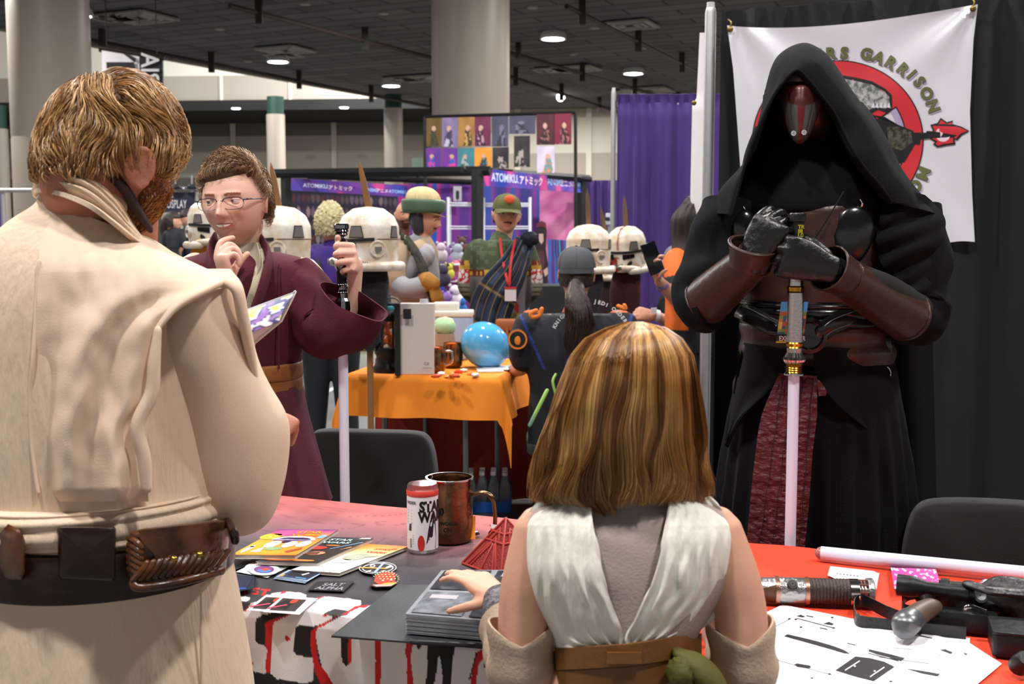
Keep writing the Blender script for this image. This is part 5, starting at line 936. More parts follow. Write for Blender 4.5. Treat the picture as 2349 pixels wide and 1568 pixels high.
def add_head(b, C, R, s=(1, 1, 1), nu=96, nv=80, jaw=1, smile=0, ears=True, rad=(.076, .096, .115), ek=1, eo=0):
    s = V(s); f0 = headfn(1, jaw, smile)
    b.ball(C, rad, R=R, nu=nu, nv=nv, fn=lambda d, q: (lambda p: V((p.x * s.x, p.y * s.y, p.z * s.z)))(f0(d, q)))
    if ears:
        for sg in (-1, 1):
            c = C + R @ V((sg * (.074 * s.x + eo), -.012, -.004 * s.z - eo)); Re = R @ rz(sg * -.35) @ ry(sg * .15)
            b.ball(c, (.007, .017 * ek, .029 * s.z * ek), R=Re, nu=14, nv=12)
            pts = [c + Re @ V((sg * .006, .017 * ek * math.cos(a), .029 * ek * s.z * math.sin(a))) for a in [math.radians(x) for x in range(-70, 215, 25)]]; b.tube(pts, .0042, n=8, k=3)
M_eye = mat('eyeball', 'ffffff', .12, vc=True, coat=1)
def eyes(par, C, R, s=(1, 1, 1), gaze=(0, 1, 0), col='4a3a2c', skinm=None):
    s = V(s); gz = V(gaze).normalized()
    for sg in (-1, 1):
        c = C + R @ V((sg * .031 * s.x, .0665 * s.y, .009 * s.z)); r = .0122; b = MB(); b.ball(c, r, nu=32, nv=24); o = b.build('eyeball', M_eye, par)
        gw = (R @ gz).normalized()
        def cf(p):
            a = (p - c).normalized().dot(gw); return lin('08080a') if a > .95 else lin(col) if a > .84 else lin('e6dedc')
        paint(o, cf)
        b = MB()   # eyelids: two bands of a slightly larger sphere
        for lo, hi in ((.20, 1.25), (-1.2, -.42)):
            b.grid(lambda u, v: c + R @ (V((math.sin((u - .5) * 2.7) * math.cos(lo + (hi - lo) * v), math.cos((u - .5) * 2.7) * math.cos(lo + (hi - lo) * v), math.sin(lo + (hi - lo) * v) - .10 * (2 * u - 1) ** 2 * (1 if lo > 0 else -1))) * (r + .0012)), 16, 6)
        b.build('eyelid', skinm, par, solid=.001)
def add_hand(b, w, R, side=1, curl=(20, 25, 15), sp=1, th=(35, 20, 20), s=1.0, curls=None, thb=(35, -30)):
    """w wrist; R columns: x towards the thumb side (times side), y along the fingers, z back of the hand"""
    f = lambda x, y, z: w + R @ (V((x * side, y, z)) * s)
    loft(b, [(f(0, -.012, 0), R @ V((.025 * s, 0, 0)), R @ V((0, 0, .018 * s))), (f(0, .01, 0), R @ V((.027 * s, 0, 0)), R @ V((0, 0, .017 * s))), (f(.002, .045, -.001), R @ V((.037 * s, 0, 0)), R @ V((0, 0, .0155 * s))), (f(0, .078, 0), R @ V((.0395 * s, 0, 0)), R @ V((0, 0, .0135 * s))), (f(0, .092, -.001), R @ V((.036 * s, 0, 0)), R @ V((0, 0, .009 * s)))], n=24, sub=3, p=2.6)
    tips = []
    for i, (x, L, r) in enumerate(((.0295, .072, .0088), (.0100, .080, .0090), (-.0095, .075, .0086), (-.0275, .060, .0076))):
        c_ = (curls[i] if curls else curl); y0 = .088 - (.004 if i in (0, 2) else 0) - (.012 if i == 3 else 0); p = V((x, y0 - .012, .001)); a = 0; spd = math.radians((1.5 - i) * 4 * sp)
        pts = [f(*p)]; p = p + V((0, .012, 0)); pts.append(f(*p))
        for k, fr in enumerate((.46, .30, .24)):
            a += math.radians(c_[k]); d = V((math.sin(spd) * math.cos(a * .5), math.cos(a), -math.sin(a))); p = p + d * (L * fr); pts.append(f(*p))
        b.tube(pts, [r * s * 1.05, r * s * 1.08, r * s, r * s * .92, r * s * .78], n=12, k=3, up=R @ V((1, 0, 0)))
        tips.append(pts[-1])
    a = math.radians(thb[0]); e = math.radians(thb[1]); p = V((.022, .012, -.006)); pts = [f(*p)]; L = .068
    for k, fr in enumerate((.42, .33, .27)):
        d = V((math.sin(a) * math.cos(e), math.cos(a) * math.cos(e), math.sin(e))); p = p + d * L * fr * 1.35; pts.append(f(*p)); a -= math.radians(th[0] if k == 0 else th[1]); e -= math.radians(th[2])
    b.tube(pts, [.013 * s, .0115 * s, .0098 * s, .0078 * s], n=12, k=3)
    return tips
def frame(y, z):
    """rotation with y axis along y and z axis close to z"""
    y = V(y).normalized(); z = V(z); z = (z - y * z.dot(y)).normalized(); x = y.cross(z); return Matrix((x, y, z)).transposed()
def hair_cap(b, C, R, s=(1, 1, 1), th=.012, line=None, nz=.004, freq=30, rad=(.076, .096, .115), nu=64, nv=48, lift=0):
    """closed hair shell: outside the skull above the hairline, tucked inside below it; line(d) > 0 where hair grows"""
    s = V(s); line = line or (lambda d: d.z + .35 * -d.y * .0 - (.35 if d.y > 0 else -.55) + (0 if d.y > 0 else 0))
    def fn(d, q):
        k = max(0, min(1, .5 + line(d) * 6)); off = -.012 + (th + .012 + lift * max(0, d.z) ** 2) * k
        q = V((q.x * s.x, q.y * s.y * (.95 if d.y > 0 else 1), q.z * s.z)); n_ = q.normalized()
        return q + n_ * (off + k * nz * noise.fractal(d * freq * .12 + C, 1, 2, 3) * 2)
    b.ball(C, rad, R=R, nu=nu, nv=nv, fn=fn)
def strands(b, lines, w_=.0006, cols=('8a6a40',), n=3):
    P_ = [lin(c) for c in cols]
    for L_ in lines:
        c = random.choice(P_); k = .8 + .4 * random.random(); c = tuple(min(1, v * k) for v in c); m = len(L_); R_ = []
        for i, p in enumerate(L_):
            t_ = (L_[min(i + 1, m - 1)] - L_[max(i - 1, 0)]); t_ = t_.normalized() if t_.length > 1e-7 else V((0, 0, 1)); a = t_.cross(V((.3, .2, .93))); a = a.normalized() if a.length > 1e-5 else V((1, 0, 0)); c_ = t_.cross(a); r = w_ * (1 - .75 * (i / (m - 1)) ** 2)
            R_.append([p + (a * math.cos(x) + c_ * math.sin(x)) * r for x in (0, 2.1, 4.2)])
        b.rings(R_, cap=False, col=c)
def skin(name, col, col2=None): return mat(name, col, .48, var=.25, vscale=18, bump=.12, bscale=220, spec=.45, col2=col2, sss=.15, vc=True)
M_sk = skin('light_skin', 'd09a80'); M_sk2 = skin('tanned_skin', 'bd8468'); M_shoe = mat('dark_shoe', '1a1a1c', .6)
def figure(lab, Y, H, yaw, hs=1.0, sh=None, el=None, wr=None, hips=None, skinm=None, shirt=None, pants=None, hair=None, sleeve=.55, hands=True, sit=False, pitch=0, roll=0, smile=0, hairline=None, shirt_infl=.018, group=None, wid=None, hand_dir=None, deep=.115, vox=.008, hth=.012, shoulders_r=.062, collar=True, wr_r=.03):
    """standing or seated clothed person; joint positions as (px, py, dy) around depth Y. Returns (root, body, head centre, head rotation, points)"""
    P = lambda q: W(q[0], q[1], Y + (q[2] if len(q) > 2 else 0)); C = P(H); R = rz(yaw) @ rx(pitch) @ ry(roll); s = V((hs, hs, hs))
    SL, SR = P(sh[0]), P(sh[1]); EL, ER = P(el[0]), P(el[1]); WL, WR = P(wr[0]), P(wr[1]); HP = P(hips); mid = (SL + SR) / 2; across = (SR - SL).normalized(); hw = (SR - SL).length / 2
    root = thing('person', lab, 'person', (HP.x, HP.y, 0), group=group)
    b = MB(); add_head(b, C, R, s, nu=48, nv=40, smile=smile)
    nb = mid + V((0, 0, .02)); b.tube([C + R @ V((0, -.02, -.06)) * hs, (C + nb) / 2 + V((0, .01, -.03)), nb], [.052 * hs, .052 * hs, .065 * hs], n=16, k=3)
    fw = V((-across.y, across.x, 0)).normalized()
    torso = lambda g, w_=0: [(mid + V((0, 0, .035)), across * (hw * .62 + g), fw * (.07 + g)), (mid - V((0, 0, .03)), across * (hw * .98 + g), fw * (.095 + g)), (mid - V((0, 0, .14)), across * (hw * .95 + g + w_), fw * (deep + g)), ((mid * .4 + HP * .6), across * (hw * .82 + g + w_), fw * (deep + g)), (HP, across * (hw * .85 + g + w_), fw * (deep + .005 + g)), (HP - V((0, 0, .08)), across * (hw * .84 + g + w_), fw * (deep + g))]
    loft(b, torso(0), n=32, sub=4)
    for S_, E_, W_ in ((SL, EL, WL), (SR, ER, WR)): b.tube([S_ + (mid - S_) * .12 - V((0, 0, .02)), S_ * .45 + E_ * .55, E_, E_ * .5 + W_ * .5, W_], [.05, .042, .036, .033, .025], n=14, k=4)
    if hands:
        for i, (W_, E_) in enumerate(((WL, EL), (WR, ER))):
            hd = hand_dir[i] if hand_dir else None; d_ = V(hd[0]) if hd else (W_ - E_); z_ = V(hd[1]) if hd else V((0, -1, .2)); add_hand(b, W_, frame(d_, z_), side=(hd[2] if hd else 1), curl=(hd[3] if hd else (25, 30, 20)))
    legs = []
    for sg in (-1, 1):
        h_ = HP + across * (sg * .09) - V((0, 0, .06))
        if sit: kn = h_ - fw * 0 + sit * .42 + V((0, 0, -.02)); an = V((kn.x, kn.y, .09)); legs.append([h_, kn, an + V((0, 0, .1)), an])
        else: legs.append([h_, V((h_.x, h_.y, HP.z * .52)), V((h_.x + across.x * sg * .02, h_.y, .09))])
    for L_ in legs: b.tube(L_, [.085, .06, .055, .04][:len(L_)] if len(L_) == 4 else [.085, .058, .042], n=16, k=4)
    body = b.build('body', skinm or M_sk, root, remesh=vox, smit=2)
    b = MB(); loft(b, torso(shirt_infl, wid or 0), n=40, sub=5, disp=lambda u, v, p: .006 * noise.noise(p * 11))
    for S_, E_, W_ in ((SL, EL, WL), (SR, ER, WR)):
        En = S_.lerp(E_, sleeve / .5) if sleeve <= .5 else E_.lerp(W_, (sleeve - .5) / .5); pts = [S_ + (mid - S_) * .12 - V((0, 0, .02)), S_ * .5 + E_ * .5, E_] + ([E_ * .5 + En * .5, En] if sleeve > .5 else [])
        if sleeve <= .5: pts = [pts[0], S_ * .5 + En * .5, En]
        b.tube(pts, ([shoulders_r + shirt_infl * .5, .056 + shirt_infl * .5, .05 + shirt_infl * .3, .045 + shirt_infl * .2, wr_r + .012] if sleeve > .5 else [shoulders_r + shirt_infl * .5, .058 + shirt_infl * .5, .054 + shirt_infl * .5]), n=18, k=5)
    if collar: b.tube([nb + V((0, .0, -.02)), nb + V((0, 0, .018))], .068 * hs, n=18, k=1)
    sho = b.build('shirt', shirt, root, remesh=vox * .9, smit=3)
    b = MB()
    for L_ in legs: b.tube(L_, ([.1, .08, .066, .062] if len(L_) == 4 else [.105, .078, .062]), n=18, k=4)
    loft(b, [(HP + V((0, 0, .02)), across * hw * .84, fw * (deep + .008)), (HP - V((0, 0, .1)), across * hw * .86, fw * (deep + .01))], n=24, sub=2)
    b.build('trousers', pants, root, remesh=.012, smit=3)
    for L_ in legs:
        e = L_[-1]; b = MB(); dr = R @ V((0, 1, 0)); dr.z = 0; dr = dr.normalized(); b.tube([V((e.x, e.y, .045)) - dr * .04, V((e.x, e.y, .05)) + dr * .06, V((e.x, e.y, .032)) + dr * .17], [.043, .045, .03], n=14, k=4); b.build('shoe', M_shoe, root)
    if hair: b = MB(); hair_cap(b, C, R, s, line=hairline, th=hth); b.build('hair', hair, root)
    eyes(body, C, R, s, skinm=skinm or M_sk) if vox <= .0061 else None
    return root, body, C, R, dict(SL=SL, SR=SR, EL=EL, ER=ER, WL=WL, WR=WR, HP=HP, mid=mid, across=across, fw=fw, shirt=sho, s=s)
def face_paint(body, C, R, hs=1, brow='4a3626', lip='b06a60', base=(1, 1, 1), stache=None, beard=None, sz=1):
    Ri = R.inverted(); br, lp_ = lin(brow), lin(lip); sk = lin('d09a80')
    def f(p):
        q = Ri @ (p - C); x, y, z = q.x / hs, q.y / hs, q.z / hs / sz
        c = base
        if y > .04 and abs(x) < .08 and abs(z) < .13:
            ax = abs(x)
            if abs(z - .0275 + (ax - .03) ** 2 * 6) < .0035 and .012 < ax < .048: c = tuple(v * 1.1 for v in br)
            if abs(z + .056) < .0085 - ax * ax * 9 and ax < .025: c = (.95, .62, .60)
            k = math.exp(-((ax - .04) / .02) ** 2 - ((z + .022) / .02) ** 2) + math.exp(-(x / .012) ** 2 - ((z + .03) / .012) ** 2); c = (c[0], c[1] * (1 - .14 * k), c[2] * (1 - .14 * k))
            if stache and abs(z + .043) < .0055 and ax < .026: c = tuple(v * .9 for v in lin(stache))
            if beard and (z < -.04 and not (abs(z + .056) < .006 and ax < .02)): c = tuple(v * 1.2 for v in lin(beard))
        elif beard and z < -.03 and y > -.01: c = tuple(v * 1.2 for v in lin(beard))
        return c
    paint(body, f)
def cap(par, C, R, m, top=.118, brim=True, hs=1, lift=.01, half=False):
    """fabric baseball cap fitted on the skull"""
    b = MB(); rx_, ry_ = .086 * hs, .106 * hs
    b.grid(lambda u, v: C + R @ V((rx_ * math.cos(2 * PI * u) * math.cos(v * PI / 2) ** .75, ry_ * math.sin(2 * PI * u) * math.cos(v * PI / 2) ** .75 - .004, .035 * hs + (top - .035 + lift) * hs * math.sin(v * PI / 2) ** .9)), 48, 16)
    b.build('cap_crown', m, par, solid=.003, weld=.0002)
    b = MB()
    for k in range(6): a = k * PI / 3 + PI / 6; b.tube([C + R @ V(((rx_ + .001) * math.cos(a) * math.cos(v * PI / 2) ** .75, (ry_ + .001) * math.sin(a) * math.cos(v * PI / 2) ** .75 - .004, .035 * hs + (top - .035 + lift + .001) * hs * math.sin(v * PI / 2) ** .9)) for v in [i / 8 for i in range(9)]], .0009, n=5, k=1)
    b.ball(C + R @ V((0, -.004, (top + lift + .002) * hs)), (.007, .007, .004)); b.build('cap_seams', m, par)
    if brim:
        b = MB(); b.grid(lambda u, v: C + R @ V(((rx_ * .98) * math.cos(PI * (.12 + .76 * u)) * (1 + .0 * v), ry_ * math.sin(PI * (.12 + .76 * u)) + v * .065 * hs * math.sin(PI * (.12 + .76 * u)) ** .6, .037 * hs - .018 * v - .012 * math.cos(PI * (.12 + .76 * u)) ** 2 * (.3 + v))), 24, 8); b.build('cap_brim', m, par, solid=.003)
# ---------------------------------------------------------------- people in the background
M_trs = mat('dark_trousers', '1c1d24', .8, var=.2); M_khaki = mat('beige_cloth', 'b09a80', .85, var=.2, vscale=8, bump=.3, bscale=200); M_greyc = mat('grey_knit', '9c9ca2', .85, var=.15, bump=.3, bscale=180)
M_haird = mat('dark_brown_hair', '2a1c16', .55, bump=.6, bscale=90, stretch=(1, 1, .15), var=.4); M_hairb = mat('bleached_hair', 'c9bd92', .7, bump=.9, bscale=60, var=.35, vscale=40)
M_swt = mat('patterned_sweater', 'ffffff', .9, vc=True, bump=.5, bscale=300); M_olive = mat('olive_cap', '55592f', .8, bump=.3, bscale=400); M_gcap = mat('washed_grey_cap', '55565a', .85, var=.25, vscale=20, bump=.4, bscale=300)
# man in the green cap
root, body, C, R, J = figure('smiling person in an olive cap, patterned sweater and navy plaid sash, behind the balloon', 6.3, (1162, 494), PI + .12, hs=.93, sh=((1090, 566), (1207, 566)), el=((1072, 655, .02), (1222, 655, .02)), wr=((1110, 710, .16), (1190, 710, .16)), hips=(1150, 745), shirt=M_swt, pants=M_trs, hair=M_haird, sleeve=.97, smile=1, vox=.006, roll=-.05, hth=.008, hairline=lambda d: d.z - (.45 if d.y > 0 else -.35) + .5 * max(0, abs(d.x) - .75), hands=False)
face_paint(body, C, R, .93, stache='3a261c')
Cs = J['mid']
def swt(p):
    z = (p.z - Cs.z); x = (p.x - Cs.x); a = abs(x) > .17
    zz = z * 413; n_ = noise.cell(V((x * 45, p.y * 45, z * 45)))
    if not a:
        if z > -.125: c = '454f38' if n_ > -.2 else '576348'
        elif z > -.16: c = '6a2a20' if n_ < .6 else 'c9a23c'
        elif z > -.36: c = '77777c' if not (.02 < x < .10 and noise.noise(V((x * 30, 1, z * 22))) > -.1) else '9a2a26'
        elif z > -.40: c = '55603a' if n_ > 0 else 'a8842c'
        elif z > -.46: c = 'd6d2c2' if (int(x * 70) + int(z * 90)) % 2 else '4a4e34'
        else: c = '3d4630'
    else:
        if z > -.075: c = '454f38'
        elif z > -.10: c = '6a2a20' if n_ < .5 else 'c9a23c'
        elif z > -.125: c = 'b08a2e'
        elif z > -.20: c = 'd9d6d2' if abs(noise.noise(V((x * 40, p.y * 20, z * 40)))) > .16 else 'b02a28'
        elif z > -.27: c = '8d8f7c' if (int(z * 110) % 3) else '454a2c'
        else: c = '3c4128'
    return lin(c)
paint(J['shirt'], swt)
cap(root, C, R, M_olive, hs=.93)
b = MB(); c = C + R @ V((0, .106, .085)); b.ball(c, (.03, .008, .022), R=R, nu=20, nv=10); b.build('cap_patch', mat('orange_patch', 'd95a34', .7), root)
M_plaid = mat('navy_plaid', 'ffffff', .9, vc=True, bump=.4, bscale=200); b = MB(); P = lambda x, y, dy: W(x, y, 6.3 + dy)
pl = [(1205, 545, -.08), (1190, 600, -.15), (1165, 650, -.17), (1140, 700, -.17), (1120, 760, -.17), (1110, 830, -.16)]; pr_ = [(1226, 560, -.02), (1205, 640, -.13), (1185, 690, -.155), (1170, 740, -.16), (1160, 800, -.16), (1165, 850, -.14)]; pl2 = [(1185, 540, -.06), (1150, 590, -.15), (1105, 640, -.16), (1080, 690, -.13), (1070, 760, -.1), (1080, 830, -.1)]
A_ = [P(*q) for q in pl2]; B_ = [P(*q) for q in pr_]
b.grid(lambda u, v: cr(A_, v * 5).lerp(cr(B_, v * 5), u) + V((0, -.03 * math.sin(PI * u) - .008 * math.sin(u * 22 + v * 3), 0)), 60, 60, cf=lambda u, v: lin('8a7a50') if (u * 6) % 1 < .05 or (v * 7) % 1 < .04 else lin('2c3a52') if (u * 3) % 1 < .4 or (v * 3.5) % 1 < .35 else lin('1a2232')); b.build('plaid_sash', M_plaid, root, solid=.006)
b = MB(); b.ball(P(1215, 548, -.07), (.05, .04, .04), fn=lambda d_, q: q * (1 + .3 * noise.noise(d_ * 3))); b.build('sash_knot', mat('navy_fringe', '141a28', .9, bump=1, bscale=80), root)
M_lany = mat('red_lanyard', 'c0282a', .6); b = MB()
for pts in (((1147, 545, -.12), (1152, 590, -.15), (1163, 640, -.2), (1168, 655, -.2)), ((1182, 548, -.1), (1172, 600, -.17), (1168, 655, -.2))):
    Q = smooth_path([P(*q) for q in pts]); b.add([p + V((sg * .007, 0, 0)) for p in Q for sg in (-1, 1)], [(2 * i, 2 * i + 1, 2 * i + 3, 2 * i + 2) for i in range(len(Q) - 1)])
ln = b.build('lanyard', M_lany, root, solid=.002); b = MB(); b.box(P(1171, 674, -.2), (.062, .004, .076)); b.build('badge', mat('white_badge', 'dcd6d8', .5), ln, smooth=False); b = MB(); b.box(P(1171, 660, -.204), (.062, .004, .012)); b.build('badge_header', M_lany, ln, smooth=False)
# person in the green-banded hat, seen from the side
root, body, C, R, J = figure('person in a cream and green hat and beige vest, looking down to the right', 6.3, (976, 500), -PI / 2 - .35 , hs=.93, sh=((938, 575, .08), (975, 575, -.12)), el=((915, 650, .1), (905, 655, -.14)), wr=((985, 660, -.1), (975, 672, -.2)), hips=(950, 745), shirt=M_greyc, pants=M_khaki, hair=M_haird, sleeve=.95, smile=.6, vox=.006, pitch=-.25, hands=False, shirt_infl=.012, hth=.006)
face_paint(body, C, R, .93, stache='5a3626', beard=None)
M_hatc = mat('cream_hat_cloth', 'cdb98c', .85, bump=.6, bscale=60, stretch=(1, 1, .1)); M_hatg = mat('green_hat_band', '46604a', .5); M_hatb = mat('tan_visor', 'b59a68', .5); M_flap = mat('dark_ear_flap', '2c2c34', .7)
P = lambda x, y, dy=0: W(x, y, 6.3 + dy); hc = P(972, 470)
b = MB(); loft(b, [(hc + V((0, 0, .0)), V((.098, 0, 0)), V((0, .105, 0))), (hc + V((-.005, 0, .05)), V((.092, 0, 0)), V((0, .098, 0))), (hc + V((-.01, 0, .085)), V((.065, 0, 0)), V((0, .07, 0))), (hc + V((-.01, 0, .10)), V((.02, 0, 0)), V((0, .03, 0)))], n=60, sub=6, disp=lambda u, v, p: .0035 * math.sin(u * 2 * PI * 26)); b.build('hat_crown', M_hatc, root)
b = MB(); loft(b, [(hc + V((0, 0, -.045)), V((.104, 0, .0)), V((0, .11, 0))), (hc + V((0, 0, -.03)), V((.120, 0, -.004)), V((0, .125, 0))), (hc + V((0, 0, .02)), V((.122, 0, -.006)), V((0, .125, 0))), (hc + V((0, 0, .03)), V((.108, 0, -.004)), V((0, .11, 0)))], n=48, sub=4); b.build('hat_band', M_hatg, root)
b = MB(); b.grid(lambda u, v: hc + V((.03 + .09 * math.sin(PI * u) ** .5 * (.2 + .8 * v) , (u - .5) * .2, -.045 - .02 * v * math.sin(PI * u))), 20, 6); b.build('visor', M_hatb, root, solid=.004)
b = MB(); loft(b, [(P(962, 492), V((.045, 0, 0)), V((0, .088, 0))), (P(961, 515), V((.046, 0, 0)), V((0, .086, 0))), (P(962, 535), V((.03, 0, 0)), V((0, .07, 0)))], n=30, sub=4); b.build('ear_flap', M_flap, root)
b = MB(); loft(b, [(P(955, 553), V((.07, 0, .03)), V((0, .12, 0))), (P(950, 575), V((.125, 0, 0)), V((0, .17, 0))), (P(950, 640), V((.13, 0, 0)), V((0, .16, 0))), (P(955, 700), V((.135, 0, 0)), V((0, .15, 0))), (P(955, 790), V((.15, 0, 0)), V((0, .16, 0)))], n=60, sub=5, disp=lambda u, v, p: .01 * noise.noise(p * 8) + .004 * math.sin(u * 40)); b.build('vest', M_khaki, root)
b = MB(); b.tube([P(925, 560, -.12), P(908, 600, -.16), P(905, 640, -.17)], [.055, .07, .072], n=20, k=5); b.build('short_sleeve', M_khaki, root)
b = MB(); b.tube([P(905, 640, -.17), P(935, 660, -.23), P(980, 648, -.24)], [.052, .05, .045], n=18, k=5); b.build('forearm_sleeve', M_greyc, root)
M_glv = mat('mustard_glove', '9a6a24', .7, bump=.3, bscale=100); b = MB(); b.tube([P(978, 645, -.24), P(992, 650, -.25)], [.055, .045], n=16, k=2); add_hand(b, P(992, 652, -.25), frame(V((.35, -.1, -1)), V((.6, -.8, .2))), side=-1, curl=(25, 30, 20)); b.build('glove', M_glv, root, remesh=.005, smit=2)
b = MB(); b.tube([P(935, 545, -.14), P(955, 580, -.19), P(980, 640, -.21), P(1002, 700, -.2)], [.018, .03, .035, .04], n=12, flat=.4); b.build('strap', mat('dark_olive_strap', '2e2e22', .8, bump=.5, bscale=90), root)
b = MB()
for k in range(7): c = P(915 + k * 8, 530 + k * 12, -.17); b.rbox(c, (.022, .02, .03), .005)
b.build('ammo_pouches', mat('army_green_webbing', '3a4a30', .8), root)
b = MB(); b.rbox(P(958, 593, -.21), (.03, .012, .075), .01, ry(-.35)); b.build('shoulder_tag', M_flap, root)
# blond person seen from behind
root, body, C, R, J = figure('person with pale blond hair and purple top seen from behind, beside the nearest helmet', 7.0, (757, 512), -.2, hs=.95, sh=((722, 578), (802, 578)), el=((706, 655, -.05), (812, 655)), wr=((740, 690, .2), (790, 690, .2)), hips=(758, 745), shirt=mat('purple_top', '3a2178', .85, var=.2, bump=.2, bscale=60), pants=M_trs, hair=None, sleeve=.9, hands=False, shirt_infl=.03)
b = MB(); hair_cap(b, C, R, (1, 1, 1.05), th=.018, nz=.006, freq=90, line=lambda d: d.z - (.2 if d.y > 0 else -.62), nu=80, nv=60); b.build('hair', M_hairb, root)
b = MB()
for pts in (((722, 560, .0), (735, 620, -.16), (742, 690, -.16)), ((795, 560, .0), (785, 620, -.16), (780, 690, -.16))): b.tube([W(x, y, 7 + dy) for x, y, dy in pts], .012, flat=.3)
b.build('backpack_strap', M_blkc, root)
# bearded person far back
root, body, C, R, J = figure('bearded balding person far back, only the face showing beside the green hat', 9.5, (928, 494), PI + .3, hs=1, sh=((890, 560), (955, 560)), el=((884, 610), (962, 610)), wr=((900, 650, -.1), (950, 650, -.1)), hips=(925, 680), shirt=M_trs, pants=M_trs, hair=None, hands=False, skinm=M_sk2, vox=.006)
face_paint(body, C, R, 1, beard='6a4434')
# far left pair
root, body, C, R, J = figure('far person with long dark hair under the dark sign at the left', 13.5, (396, 509), -1.2, hs=1.0, sh=((385, 535), (412, 535)), el=((382, 560), (418, 560)), wr=((390, 580), (410, 580)), hips=(398, 600), shirt=M_trs, pants=M_trs, hair=M_haird, hands=False)
b = MB(); b.tube([W(394, 500, 13.55), W(390, 520, 13.6), W(392, 545, 13.6)], [.09, .12, .1], n=16); b.build('long_hair', M_haird, root)
root, body, C, R, J = figure('far person with short brown hair and beard looking down, right of the long-haired one', 13.8, (431, 503), 2.2, hs=1.0, sh=((418, 532), (448, 532)), el=((414, 560), (452, 560)), wr=((422, 580), (446, 580)), hips=(433, 600), shirt=M_trs, pants=M_trs, hair=M_haird, hands=False, pitch=-.3)
# person in the orange jersey with a phone
M_or = mat('jersey', 'ffffff', .7, vc=True, bump=.1, bscale=300)
root, body, C, R, J = figure('person with long dark hair and orange jersey, holding up a phone by the purple curtain', 5.75, (1598, 500), 1.35 - .6, hs=.95, sh=((1548, 590, -.1), (1640, 590, .1)), el=((1566, 700, -.25), (1650, 690)), wr=((1512, 645, -.4), (1640, 720, -.1)), hips=(1590, 770), shirt=M_or, pants=M_trs, hair=M_haird, sleeve=.36, vox=.006, hand_dir=(((-.35, -.3, 1), (-.8, .4, 0), 1, (30, 40, 25)), ((0, 0, -1), (0, -1, 0), 1, (30, 30, 20))), shirt_infl=.022)
O5 = J['mid']
paint(J['shirt'], lambda p: lin('17161a') if (p.z < O5.z - .36 or (p.x > W(1573, 700, 5.7).x and p.z < O5.z - .22) or (abs((p.z - O5.z + .06) - (p.x - O5.x) * .3) < .018)) else lin('d8661c'))
b = MB(); loft(b, [(W(1588, 468, 5.74), V((.05, 0, 0)), V((0, .08, 0))), (W(1580, 500, 5.74), V((.085, 0, 0)), V((0, .105, 0))), (W(1578, 550, 5.74), V((.08, 0, 0)), V((0, .1, 0))), (W(1580, 600, 5.7), V((.075, 0, 0)), V((0, .1, 0))), (W(1584, 640, 5.66), V((.03, 0, 0)), V((0, .06, 0)))], n=40, sub=6, disp=lambda u, v, p: .004 * math.sin(u * 90 + v * 3)); b.build('long_hair', M_haird, root)
c = W(1568, 634, 5.55); b = MB(); b.lathe([(.001, .004), (.043, .004), (.045, 0)], c, (-.5, -.85, 0), n=30); sp_ = b.build('round_sleeve_patch', M_blk, root)
b = MB(); b.lathe([(.030, .005), (.041, .005)], c, (-.5, -.85, 0), n=30); b.tube([c + V((-.012, -.006, .02)), c + V((-.02, -.006, -.005)), c + V((0, -.006, -.02)), c + V((.018, -.006, -.006))], .005, flat=.5); b.build('patch_emblem', mat('cream_orange_thread', 'd8a080', .7), sp_)
b = MB(); b.lathe([(.028, -.012), (.032, 0), (.028, .012)], W(1520, 658, 5.37), V((-.5, 0, 1)), n=20); b.build('bracelet', mat('woven_bracelet', '3a5a9a', .6, var=.8, vscale=90, col2='b0503a'), root)
b = MB(); b.rbox(W(1497, 592, 5.28), (.075, .009, .15), .012, ry(-.35) @ rz(.2)); b.build('phone', M_gun if 0 else mat('black_phone', '0e0e11', .15), None); o = bpy.data.objects['phone']; tag(o, 'black phone held up by the person in the orange jersey', 'phone')
# hidden person in a grey cap with an outstretched hand and watch
root, body, C, R, J = figure('person in a pale grey cap behind the orange jersey, hand with watch stretched out', 6.3, (1560, 610), 1.9, hs=.9, sh=((1530, 690), (1610, 690)), el=((1560, 750, -.1), (1620, 760)), wr=((1500, 722, -.2), (1600, 790)), hips=(1570, 810), shirt=M_trs, pants=M_trs, hair=M_haird, hand_dir=(((-1, -.1, .1), (0, -1, .4), -1, (55, 60, 30)), ((0, 0, -1), (0, -1, 0), 1, (30, 30, 20))), vox=.006, sleeve=.5)
cap(root, C, R, mat('pale_grey_cap', '75777f', .85, bump=.4, bscale=200), hs=.95)
b = MB(); b.lathe([(.03, -.012), (.033, 0), (.03, .012)], W(1508, 724, 6.1), V((-1, -.1, .1)), n=20); b.box(W(1500, 712, 6.06), (.03, .008, .03)); b.build('watch', mat('white_watch', 'cfd0d4', .4), root)
